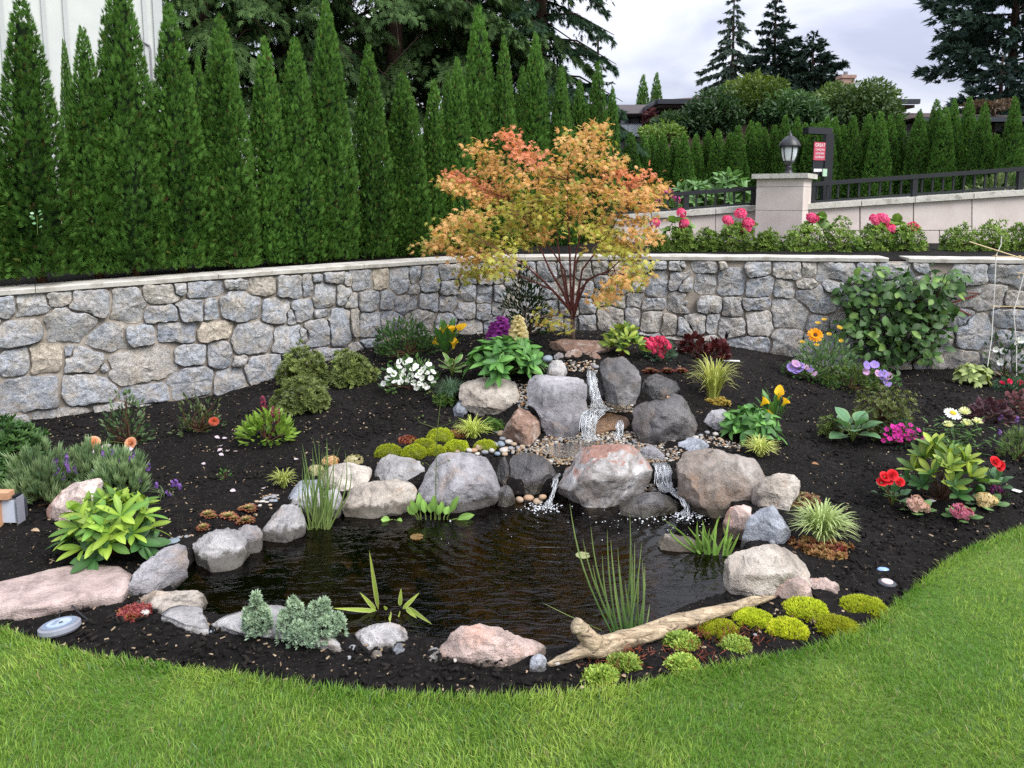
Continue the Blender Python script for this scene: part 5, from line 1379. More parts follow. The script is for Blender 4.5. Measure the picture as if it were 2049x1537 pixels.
dk = dict(c0=(.012, .036, .012), c1=(.100, .175, .055), zmax=6.6, tmpl=FAN)
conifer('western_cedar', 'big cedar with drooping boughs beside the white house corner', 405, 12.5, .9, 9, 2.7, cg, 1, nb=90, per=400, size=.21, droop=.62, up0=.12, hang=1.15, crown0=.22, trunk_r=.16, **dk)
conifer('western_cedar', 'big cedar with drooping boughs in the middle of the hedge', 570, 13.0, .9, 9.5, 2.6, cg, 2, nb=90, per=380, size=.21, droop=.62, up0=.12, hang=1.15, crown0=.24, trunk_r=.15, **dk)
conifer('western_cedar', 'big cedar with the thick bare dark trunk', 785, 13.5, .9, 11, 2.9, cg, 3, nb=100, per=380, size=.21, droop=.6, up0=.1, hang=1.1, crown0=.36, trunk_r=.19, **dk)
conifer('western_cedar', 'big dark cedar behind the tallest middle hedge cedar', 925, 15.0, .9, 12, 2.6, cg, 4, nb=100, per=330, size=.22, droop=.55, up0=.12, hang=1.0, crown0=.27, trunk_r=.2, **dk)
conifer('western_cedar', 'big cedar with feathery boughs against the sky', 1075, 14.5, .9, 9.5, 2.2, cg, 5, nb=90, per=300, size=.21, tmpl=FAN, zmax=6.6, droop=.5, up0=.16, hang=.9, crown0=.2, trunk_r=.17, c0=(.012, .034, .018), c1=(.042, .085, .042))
conifer('fir_tree', 'dark fir edging the sky gap behind the last hedge cedars', 1195, 18, .9, 4.6, 1.15, None, 6, nb=50, per=70, size=.24, droop=.15, up0=.1, hang=.25, crown0=.15, trunk_r=.1, c0=(.012, .032, .020), c1=(.035, .07, .036))
conifer('spruce_tree', 'airy grey-green spruce on the skyline', 1462, 32, .9, 9.4, 2.3, 'conifers on the skyline', 7, nb=80, per=150, size=.42, droop=.28, up0=-.05, hang=.6, crown0=.3, trunk_r=.14, c0=(.05, .085, .065), c1=(.12, .16, .12), wid=.3, shape=1.1)
conifer('fir_tree', 'dark upright fir right of the airy spruce', 1545, 30, .9, 8.6, 1.9, 'conifers on the skyline', 8, nb=70, per=170, size=.42, droop=.05, up0=.15, hang=.1, crown0=.34, trunk_r=.15, c0=(.016, .035, .030), c1=(.045, .075, .055), wid=.55, shape=1.4)
conifer('fir_tree', 'lower dark spreading fir left of the chimney', 1622, 29, .9, 7.0, 1.8, 'conifers on the skyline', 9, nb=60, per=170, size=.42, droop=.0, up0=.2, hang=.1, crown0=.35, trunk_r=.14, c0=(.016, .034, .028), c1=(.045, .075, .052), wid=.55, shape=2.0)
for px, yt, w, lb in ((1287, 156, 66, 'small green cypress behind the grey house'), (1314, 152, 62, 'small green cypress behind the brown roof edge')):
    o = thuja(px, yt, 27, lb, None, w, 1, .9); o.name = 'cypress_tree'
conifer('pine_tree', 'tall loose pine rising out of frame at the frame edge', 2015, 26, .9, 12.5, 2.6, 'conifers on the skyline', 11, nb=70, per=170, size=.42, droop=.1, up0=.25, hang=.1, crown0=.38, trunk_r=.2, c0=(.028, .058, .046), c1=(.07, .115, .085), wid=.6, shape=2.2)
conifer('cedar_of_lebanon', 'dark layered cedar below the tall loose pine', 2000, 22, .9, 4.9, 2.0, 'conifers on the skyline', 12, nb=40, per=240, size=.36, droop=.08, up0=.03, hang=.12, crown0=.42, trunk_r=.17, c0=(.014, .032, .030), c1=(.04, .07, .055), wid=.8, shape=1.7)

def broadleaf(name, label, px, Y, zb, cz, rx, rz, group=None, seed=0, c0=(.02, .06, .01), c1=(.09, .17, .03), n=5000, size=.16, clumps=26, cat='tree', tmpl=LEAF, flat=1.0, trunk_r=.08, ry=None):
    rng = np.random.RandomState(seed + 7000); sx, _ = slopes(px, 200); X = Y * sx; E = empty(name, (X, Y, zb), label, cat, group); B = np.array(E.location)
    C0 = np.array((X, Y, cz)); D = sph_dirs(clumps, rng, -.75, 1); K = C0 + D * np.array((rx, ry or rx, rz)) * rng.uniform(.55, .85, clumps)[:, None]
    k = rng.randint(0, clumps, n); d = sph_dirs(n, rng)
    r = .42 * rng.uniform(.6, 1.25, clumps)[k]
    P = K[k] + d * (r * np.cbrt(rng.uniform(.25, 1, n)))[:, None] * np.array((rx, ry or rx, rz))
    dirs = unit(d + np.array((0, 0, .15)) + rng.normal(0, .5, (n, 3)))
    col = lerp(c0, c1, np.clip(rng.beta(2, 2, clumps)[k] * .6 + .45 * rng.rand(n) - .1 + .25 * (P[:, 2] - cz) / rz, 0, 1))
    V, F, C = scatter(tmpl[0], tmpl[1], frames(dirs, unit(d + rng.normal(0, .5, (n, 3)) + np.array((0, 0, .6)))), P, size * rng.uniform(.6, 1.2, n), col, tmpl[2])
    mk('crown', V, F, M_leaf, E, cols=C)
    mb = MB(); top = C0 + np.array((0, 0, -rz * .3))
    mb.tube([B - np.array((0, 0, .2)), (B + top) / 2 + np.array((.05, 0, 0)), top], [trunk_r, trunk_r * .8, trunk_r * .6], 7)
    for q in K[:: max(1, clumps // 12)]: mb.tube([top - np.array((0, 0, rz * .2)), (top + q) / 2, q], [trunk_r * .5, trunk_r * .35, .01], 5, False)
    mb.build('trunk', M_bark, E, smooth=True)
    return E
broadleaf('broadleaf_tree', 'light green broadleaf tree glimpsed past the big bare trunk', 850, 17, .9, z_at(130, 17), 1.5, 1.5, None, 1, (.03, .08, .015), (.11, .20, .04), 7000, .15, 34)
broadleaf('broadleaf_tree', 'shaded broadleaf tree low behind the hedge middle', 690, 17, .9, z_at(180, 17), 1.5, 1.2, None, 2, (.02, .05, .012), (.07, .13, .03), 5000, .15, 30)
hs = 'big garden shrubs behind the drive hedge'
broadleaf('broad_shrub', 'dark green wind-bent shrub over the brown house wall', 1372, 19, .9, z_at(250, 19), .75, .32, hs, 3, (.02, .055, .018), (.07, .13, .04), 4500, .12, 30, 'shrub')
broadleaf('broad_shrub', 'high yellow-green domed shrub under the skyline conifers', 1510, 19.5, .9, z_at(205, 19.5), .95, .62, hs, 4, (.035, .075, .012), (.14, .20, .03), 6500, .13, 36, 'shrub')
broadleaf('broad_shrub', 'dark glossy shrub below the high yellow-green dome', 1590, 18.5, .9, z_at(235, 18.5), .8, .5, hs, 5, (.018, .055, .018), (.075, .15, .045), 4500, .14, 30, 'shrub')
broadleaf('broad_shrub', 'rounded light green shrub right of the chimney', 1740, 19, .9, z_at(225, 19), .85, .68, hs, 6, (.03, .075, .015), (.12, .20, .05), 6500, .12, 36, 'shrub')
broadleaf('broad_shrub', 'green shrub just below the chimney', 1662, 20, .9, z_at(220, 20), .6, .6, hs, 7, (.03, .07, .015), (.12, .18, .045), 3500, .13, 24, 'shrub')
broadleaf('broad_shrub', 'dark branching shrub between brown house and yellow-green dome', 1430, 18.8, .9, z_at(230, 18.8), .7, .55, hs, 18, (.018, .05, .018), (.06, .12, .035), 4500, .12, 30, 'shrub')
broadleaf('red_shrub', 'small dark red shrub at the grey house corner', 1302, 20, .9, z_at(245, 20), .16, .36, None, 8, (.05, .012, .016), (.12, .03, .035), 900, .10, 10, 'shrub')
broadleaf('lime_shrub', 'bright lime shrub below the grey house', 1322, 16, .9, z_at(272, 16), .5, .24, None, 9, (.06, .12, .015), (.18, .28, .05), 1800, .09, 14, 'shrub')
broadleaf('brown_shrub', 'rust brown withered bough below the dark layered cedar', 1990, 20, .9, z_at(212, 20), .7, .12, None, 10, (.06, .035, .02), (.14, .09, .05), 1200, .12, 10, 'shrub')

# ---------------------------------------------------------------- houses
M_white = mat_plain('white_board_siding', hexc('c4c7c4'), .7, .3, 0, .05, 6, .05)
M_batten = mat_plain('white_batten', hexc('b2b5b4'), .7, .3, 0, .04)
M_greyw = mat_plain('grey_render', hexc('8b8a8e'), .8, .2, 0, .06)
M_roofg = mat_plain('dark_roof_shake', hexc('4b3f3c'), .9, .2, 0, .35, 20, .5)
M_gutter = mat_plain('black_gutter', hexc('2b2f36'), .5, .4, 0, .05)
M_stucco = mat_plain('pink_brown_stucco', hexc('a3867a'), .9, .15, 0, .1, 40, .2)
M_glass = NT('window_glass'); M_glass = M_glass.done(M_glass.pbr((.25, .30, .34), .05, .9))
M_rail_glass = NT('balcony_glass'); M_rail_glass = M_rail_glass.done(M_rail_glass.pbr((.62, .68, .74), .12, .6))
M_black = mat_plain('black_metal', hexc('1a1c21'), .42, .5, 0, .06, 40, .03)
# white house, board and batten
hc = at(328, 100, 9.6); hx = hc[0]; HA = .55
E = empty('white_house', (hx, 9.6, .9), 'white board and batten house behind the hedge', 'house', rz=HA)
def hd(px):                                                             # distance along the front from the corner
    s_ = slopes(px, 60)[0]; return (hx - 9.6 * s_) / (math.cos(HA) - math.sin(HA) * s_)
mb = MB(); mb.box((hx - 4, 12.6, 4.4), (8, 6, 7.0)); mb.build('wall', M_white, E)
for d_ in [hd(q) for q in (291, 248, 133, 90, 5)] + [hd(5) + .36 * k_ for k_ in range(1, 9)]:
    mb = MB(); mb.box((hx - d_, 9.585, 4.4), (.045, .028, 6.98)); mb.build('batten', M_batten, E)
mb = MB(); mb.box((hx - .05, 9.583, 4.4), (.105, .032, 7.0)); mb.build('corner_board', M_batten, E)
mb = MB(); mb.box((hx - 4, 12.6, 8.05), (9, 7, .3)); mb.build('roof', M_roofg, E)
p = [(hx - hd(279), 9.56, z_at(72, 9.5)), (hx - hd(280), 9.56, z_at(84, 9.5)), (hx - hd(291) + .03, 9.56, z_at(92, 9.5)), (hx - hd(291) + .04, 9.56, z_at(100, 9.5)), (hx - hd(291) + .04, 9.56, 2)]
mb = MB(); mb.tube(p, .012, 6); mb.build('conduit', M_greyw, E)
# grey flat-roofed house
Yh = 24
def wx(px): return Yh * slopes(px, 240)[0]
E = empty('grey_house', (wx(1270), Yh, .9), 'grey flat-roofed house with glass balcony beyond the hedge', 'house')
mb = MB(); mb.box((wx(1240), Yh + 2.3, 2.2), (wx(1305) - wx(1175), 4, 3.4)); mb.build('wall', M_greyw, E)
zr = z_at(225, Yh)
mb = MB(); mb.box((wx(1245), Yh + 1.9, zr + .02), (wx(1322) - wx(1168), 5.2, .26)); mb.build('roof', mat_plain('grey_fascia', hexc('7d777a'), .7, .3, 0, .05), E)
for a, b in ((1243, 1262), (1264, 1282)):
    mb = MB(); mb.box(((wx(a) + wx(b)) / 2, Yh + .28, z_at(252, Yh)), (wx(b) - wx(a), .06, .5)); wn_ = mb.build('window', M_glass, E)
    for sg in (-1, 1): MB().box(((wx(a) + wx(b)) / 2 + sg * (wx(b) - wx(a)) / 2, Yh + .26, z_at(252, Yh)), (.04, .06, .54)).build('frame', M_gutter, wn_)
for a, b in ((1225, 1253), (1254, 1281)):
    mb = MB(); mb.box(((wx(a) + wx(b)) / 2, Yh - .35, z_at(263, Yh)), (wx(b) - wx(a), .03, .37)); mb.build('glass_panel', M_rail_glass, E)
mb = MB(); mb.box((wx(1253), Yh - .35, z_at(250.5, Yh)), (wx(1282) - wx(1224), .05, .03)); mb.build('handrail', M_greyw, E)
# brown house with chimney
Yh = 22
E = empty('brown_house', (wx(1450), Yh, .9), 'brown stucco house with wide dark eaves and chimney', 'house')
xl, xr = wx(1332), wx(1795)
mb = MB(); mb.box(((xl + xr) / 2, Yh + 3, 2.35), (xr - xl, 5, 2.9)); mb.build('wall', M_stucco, E)
x0, x1 = wx(1306), wx(1812); ze = z_at(206, Yh)
V = [(x0, Yh - .6, ze), (x1, Yh - .6, ze), (x1, Yh + 6.4, ze), (x0, Yh + 6.4, ze), (x0 + 2.9, Yh + 2.9, ze + .62), (x1 - 2.9, Yh + 2.9, ze + .62)]
mb = MB(); mb.poly(V, [(0, 1, 5, 4), (1, 2, 5), (2, 3, 4, 5), (3, 0, 4), (3, 2, 1, 0)]); rf = mb.build('roof', M_roofg, E)
mb = MB(); mb.box(((x0 + x1) / 2, Yh - .68, ze - .05), (x1 - x0, .12, .13)); mb.build('gutter', M_gutter, E)
mb = MB(); mb.box((x0 - .03, Yh + 2.9, ze - .05), (.08, 7.0, .13)); mb.build('gutter', M_gutter, E)
mb = MB(); mb.box(((x0 + x1) / 2, Yh + 2.9, ze - .16), (x1 - x0 - .1, 6.9, .08)); mb.build('soffit', M_roofg, E)
cx = wx(1688) * 1.06; zc = EYE + 23.3 * slopes(1688, 152)[1]
mb = MB(); mb.box((cx, 23.3, zc - .55), (.37, .37, 1.1)); ch = mb.build('chimney', M_stucco, E)
mb = MB(); mb.box((cx, 23.3, zc - .045), (.44, .44, .09)); mb.build('chimney_cap', M_stucco, ch)
mb = MB(); mb.tube([(cx - .02, 23.3, zc - .02), (cx - .02, 23.3, zc + .12)], .07, 8); mb.build('chimney_pot', M_greyw, ch)
# dark-roofed house at the frame edge
Yh = 20
E = empty('low_house', (wx(1960), Yh, .9), 'low house with long dark roof edge behind the tall hedge cedars', 'house')
mb = MB(); mb.box((wx(2010), Yh + 2.6, 2.2), (wx(2170) - wx(1850), 4, 2.9)); mb.build('wall', M_greyw, E)
ze = z_at(238, Yh); x0, x1 = wx(1818), wx(2200)
V = [(x0, Yh - .4, ze), (x1, Yh - .4, ze), (x1, Yh + 5.2, ze), (x0, Yh + 5.2, ze), (x0 + .6, Yh + 2.4, ze + .42), (x1 - .6, Yh + 2.4, ze + .42)]
mb = MB(); mb.poly(V, [(0, 1, 5, 4), (1, 2, 5), (2, 3, 4, 5), (3, 0, 4), (3, 2, 1, 0)]); mb.build('roof', M_roofg, E)
mb = MB(); mb.box(((x0 + x1) / 2, Yh - .47, ze - .06), (x1 - x0, .1, .12)); mb.build('gutter', M_gutter, E)
mb = MB(); mb.box((wx(1985), Yh + .57, z_at(268, Yh)), (.5, .06, .3)); mb.build('window', M_glass, E)

# ---------------------------------------------------------------- drive wall, pillar, railings
def mat_panel():
    t = NT('pale_pink_stone_panel'); v = t.objco(); n = t.noise(4, 5, .6, v, .3); f = t.noise(90, 4, .6, v)
    c = t.ramp(n, [(.3, g('c4b8af')), (.55, g('d0c5bd')), (.75, g('d6cdc6'))]); c = t.mix(1.0, c, t.ramp(f, [(.3, .95), (.7, 1.04)]), 'MULTIPLY')
    return t.done(t.pbr(c, .8, .25, t.bump(f, .15, .003)))
M_panel = mat_panel()
t = NT('lichened_coping'); v = t.objco((1, 1, 1), False); n1 = t.noise(6, 6, .7, v, .5); n2 = t.noise(50, 5, .7, v)
c = t.ramp(n1, [(.32, g('77756b')), (.45, g('b9b6ac')), (.7, g('cfccc4'))]); c = t.mix(1.0, c, t.ramp(n2, [(.3, .75), (.6, 1.08)]), 'MULTIPLY')
M_coping = t.done(t.pbr(c, .9, .2, t.bump(n2, .5, .006)))
YW = 9.0
def wp(px, py, Y=YW): return at(px, py, Y)
def panel(E, quad, d=.30, gap=.004, Y=YW, name='panel'):
    """Stone panel whose face has the given photograph corners (tl, tr, br, bl)."""
    Q = np.array([wp(a, b, Y) for a, b in quad]); c = Q.mean(0); Q = c + (Q - c) * (1 - 2 * gap / np.ptp(Q[:, [0, 2]], axis=0).min() )
    bk = Q + np.array((0, d, 0)); V = np.vstack([Q, bk])
    mk(name, V, [(0, 3, 2, 1), (4, 5, 6, 7), (0, 1, 5, 4), (1, 2, 6, 5), (2, 3, 7, 6), (3, 0, 4, 7)], M_panel, E)
dwall = empty('drive_wall', wp(1700, 470), 'pale pink panelled drive wall with weathered coping rising to the right', 'wall')
ct = lambda px: 419 - (px - 1615) * (28 / 434)         # underside of the coping, right run
cl = lambda px: 437 - (px - 1310) * (15 / 200)         # left run
jr = [1608, 1721, 1828, 1945, 2060, 2175]
for a, b in zip(jr[:-1], jr[1:]):
    panel(dwall, [(a, ct(a)), (b, ct(b)), (b, 461), (a, 461)], .28)
for a, b in zip([1608, 1660, 1775, 1880, 2000, 2110], [1660, 1775, 1880, 2000, 2110, 2175]):
    panel(dwall, [(a, 461), (b, 461), (b, 530), (a, 530)], .28)
for a, b in zip([1180, 1290, 1345, 1432], [1290, 1345, 1432, 1514]):
    panel(dwall, [(a, cl(a)), (b, cl(b)), (b, 530), (a, 530)], .28, Y=9.25)
def coping(a, b, fn, Y):
    P = [wp(a, fn(a) - 11, Y), wp(b, fn(b) - 11, Y), wp(b, fn(b), Y), wp(a, fn(a), Y)]
    V = np.array([p + np.array((0, -.045, 0)) for p in P] + [p + np.array((0, .36, 0)) for p in P])
    n = 14; q = []
    mk('coping', V, [(0, 3, 2, 1), (4, 5, 6, 7), (0, 1, 5, 4), (1, 2, 6, 5), (2, 3, 7, 6), (3, 0, 4, 7)], M_coping, dwall)
for a, b in ((1608, 1720), (1721, 1827), (1828, 1944), (1945, 2059), (2060, 2175)): coping(a + .3, b - .3, ct, YW)
for a, b in ((1180, 1302), (1303, 1430), (1431, 1513)): coping(a + .3, b - .3, cl, 9.25)
# pillar
RP = -.55; pw = .527; fl = wp(1512, 420, 8.95); pc_ = fl[:2] + pw / 2 * np.array((math.cos(RP) - math.sin(RP), math.sin(RP) + math.cos(RP)))
pil = empty('gate_pillar', (*pc_, .95), 'square pale pink stone pillar with flat cap beside the drive', 'pillar')
zs = [.90, z_at(421, 8.9), z_at(374, 8.9), z_at(358, 8.9)]
for za, zb_ in zip(zs[:-1], zs[1:]):
    mb = MB(); mb.box((*pc_, (za + zb_) / 2), (pw, pw, zb_ - za - .004), rz=RP); mb.build('block', M_panel, pil)
mb = MB(); mb.box((*pc_, zs[-1] + .030), (pw + .10, pw + .10, .056), rz=RP); mb.build('cap', M_coping, pil)
# railings
def railing(label, pts_top, pts_bot, Y, posts, pitch):
    E = empty('railing', wp(posts[0], 400, Y), label, 'railing')
    ft = lambda px: np.interp(px, [p[0] for p in pts_top], [p[1] for p in pts_top]); fb = lambda px: np.interp(px, [p[0] for p in pts_bot], [p[1] for p in pts_bot])
    a, b = pts_top[0][0], pts_top[-1][0]
    mb = MB(); A, B_ = wp(a, ft(a), Y), wp(b, ft(b), Y); d = B_ - A; ry = math.atan2(d[2], d[0])
    Mr = np.array([[math.cos(ry), 0, -math.sin(ry)], [0, 1, 0], [math.sin(ry), 0, math.cos(ry)]])
    mb.box((A + B_) / 2, (np.linalg.norm(d), .075, .05), M=Mr); mb.build('top_rail', M_black, E)
    A, B_ = wp(a, fb(a), Y), wp(b, fb(b), Y); d = B_ - A
    mb = MB(); mb.box((A + B_) / 2, (np.linalg.norm(d), .035, .025), M=Mr); mb.build('bottom_rail', M_black, E)
    for px in posts:
        A, B_ = wp(px, ft(px), Y), wp(px, fb(px) + 10, Y); mb = MB(); mb.box((A + B_) / 2, (.06, .06, abs(A[2] - B_[2]))); mb.build('post', M_black, E)
    px = a + pitch * .7
    while px < b:
        if all(abs(px - q) > 8 for q in posts):
            A, B_ = wp(px, ft(px), Y), wp(px, fb(px), Y); mb = MB(); mb.box((A + B_) / 2, (.02, .02, abs(A[2] - B_[2]) - .03)); mb.build('bar', M_black, E)
        px += pitch
railing('black steel railing climbing from the pillar to the frame edge', [(1620, 369), (2049, 338), (2170, 329)], [(1620, 402), (2049, 375), (2170, 367)], 9.12, [1625, 1829, 2040], 21)
railing('black steel railing on the drive wall behind the maple', [(1190, 400), (1512, 377)], [(1190, 426), (1512, 411)], 9.38, [1200, 1373, 1508], 19)
# lanterns
M_lglass = NT('lantern_glass'); M_lglass = M_lglass.done(M_lglass.pbr((.55, .60, .62), .15, .6))
def lantern(cx, cy, cz, h, label):
    E = empty('lantern', (cx, cy, cz), label, 'lantern', 'lanterns on the drive pillars'); c = (cx, cy, cz); s = h
    MB().lathe([(.13 * s, 0), (.13 * s, .03 * s), (.085 * s, .05 * s), (.075 * s, .14 * s), (.09 * s, .16 * s), (.05 * s, .19 * s), (.05 * s, .22 * s), (.12 * s, .27 * s), (.135 * s, .30 * s)], c, 14).build('base', M_black, E, smooth=True)
    _g = MB(); _g.lathe([(.12 * s, .30 * s), (.165 * s, .42 * s), (.185 * s, .55 * s), (.19 * s, .65 * s)], c, 14); gl_ = _g.build('glass', M_lglass, E, smooth=True)
    MB().lathe([(.255 * s, .64 * s), (.25 * s, .67 * s), (.22 * s, .74 * s), (.16 * s, .82 * s), (.09 * s, .88 * s), (.05 * s, .90 * s), (.055 * s, .93 * s), (.02 * s, .96 * s), (.012 * s, 1.02 * s)], c, 16).build('hood', M_black, E, smooth=True)
    for k in range(6):
        a = 2 * math.pi * (k + .5) / 6; q = lambda r, z: (cx + r * s * math.cos(a), cy + r * s * math.sin(a), cz + z * s)
        MB().tube([q(.128, .30), q(.172, .42), q(.193, .55), q(.198, .66)], .010 * s * 1.4, 4).build('rib', M_black, E)
    MB().tube([(cx, cy, cz + .3 * s), (cx, cy, cz + .55 * s)], .03 * s, 8).build('bulb', M_cap, gl_)
lantern(pc_[0] + .04, pc_[1], zs[-1] + .058, .50, 'black glass lantern on the pillar cap beside the sign')
q = at(1208, 362, 11.0); lantern(q[0], 11.0, q[2], .40, 'black lantern half hidden by the maple top')
mb = MB(); mb.box((q[0], 11.0, (q[2] + .9) / 2 - .01), (.45, .45, q[2] - .92)); E = mb.build('hidden_pillar', M_panel, None, origin=(q[0], 11, .9)); E.name = 'gate_pillar'; tag(E, 'pale pillar under the lantern behind the maple', 'pillar')
# sign post with hanging boards
Ys = 10.2
E = empty('sign_post', at(1654, 440, Ys), 'black post with hanging red and white landscaping sign', 'sign')
a, b = at(1653, 268, Ys), at(1653, 470, Ys)
MB().box((a + b) / 2, (.11, .11, a[2] - b[2])).build('post', M_black, E)
a, b = at(1612, 262, Ys - .16), at(1660, 266, Ys + .03)
d = b - a; MB().box((a + b) / 2 + np.array((0, 0, .01)), (np.linalg.norm(d), .10, .085), rz=math.atan2(d[1], d[0])).build('arm', M_black, E)
ang = math.atan2(d[1], d[0]); ca, sa = math.cos(ang), math.sin(ang)
M_red = mat_plain('red_sign_paint', hexc('b8485a'), .5, .4, 0, .03); M_sw = mat_plain('white_sign_paint', hexc('e4dfe0'), .5, .4, 0, .03); M_green = mat_plain('pale_green_sign_paint', hexc('a9c9ac'), .5, .4, 0, .03)
def board(py0, py1, px0, px1, mat, name, off=0.0):
    A, B_ = at(px0, (py0 + py1) / 2, Ys - .10), at(px1, (py0 + py1) / 2, Ys - .06); zt, zb_ = z_at(py0, Ys - .08), z_at(py1, Ys - .08)
    c = (A + B_) / 2; c[2] = (zt + zb_) / 2; w = np.hypot(*(B_ - A)[:2])
    global last_board; last_board = MB().box(c + np.array((sa, -ca, 0)) * off, (w, .012, zt - zb_), rz=ang).build(name, mat, E); return c, w, zt - zb_
c, w, h = board(284, 352, 1624, 1652, M_black, 'back_board')
MB().tube([c + np.array((-w * .3 * ca, 0, h / 2)), c + np.array((-w * .3 * ca, 0, h / 2 + .08))], .006, 5).build('hanger', M_black, E)
MB().tube([c + np.array((w * .3 * ca, 0, h / 2)), c + np.array((w * .3 * ca, 0, h / 2 + .08))], .006, 5).build('hanger', M_black, E)
def text(s, c, size, mat, off=.016, sx=1.0):
    cu = bpy.data.curves.new('lettering', 'FONT'); cu.body = s; cu.align_x = 'CENTER'; cu.align_y = 'CENTER'; cu.size = size; cu.extrude = .001
    tmp = bpy.data.objects.new('lettering', cu); COL.objects.link(tmp); bpy.context.view_layer.update()
    me = bpy.data.meshes.new_from_object(tmp); bpy.data.objects.remove(tmp); me.materials.clear(); me.materials.append(mat)
    o = bpy.data.objects.new('lettering', me); COL.objects.link(o); o.parent = last_board
    o.location = tuple(np.array(c) + np.array((sa, -ca, 0)) * off - np.array(E.location)); o.rotation_euler = (math.pi / 2, 0, ang); o.scale = (sx, 1, 1)
c, w, h = board(285, 321, 1624, 1652, M_red, 'red_board', .014)
for k_, (s_, f, sz) in enumerate([('GREAT', .33, .062), ('CANADIAN', .08, .036), ('LANDSCAPING', -.13, .034), ('COMPANY', -.34, .040)]):
    text(s_, c + np.array((0, 0, h * f)), sz, M_sw, .022, [.95, .84, .68, .86][k_])
c, w, h = board(338, 344, 1625, 1644, M_sw, 'white_strip', .013)
c, w, h = board(346, 353, 1625, 1644, M_black, 'black_strip', .013); text('LANDCO.CA', c, .035, M_sw, .022, .6) if False else None
c2, w2, h2 = board(338, 353, 1645, 1652, M_green, 'green_strip', .014)
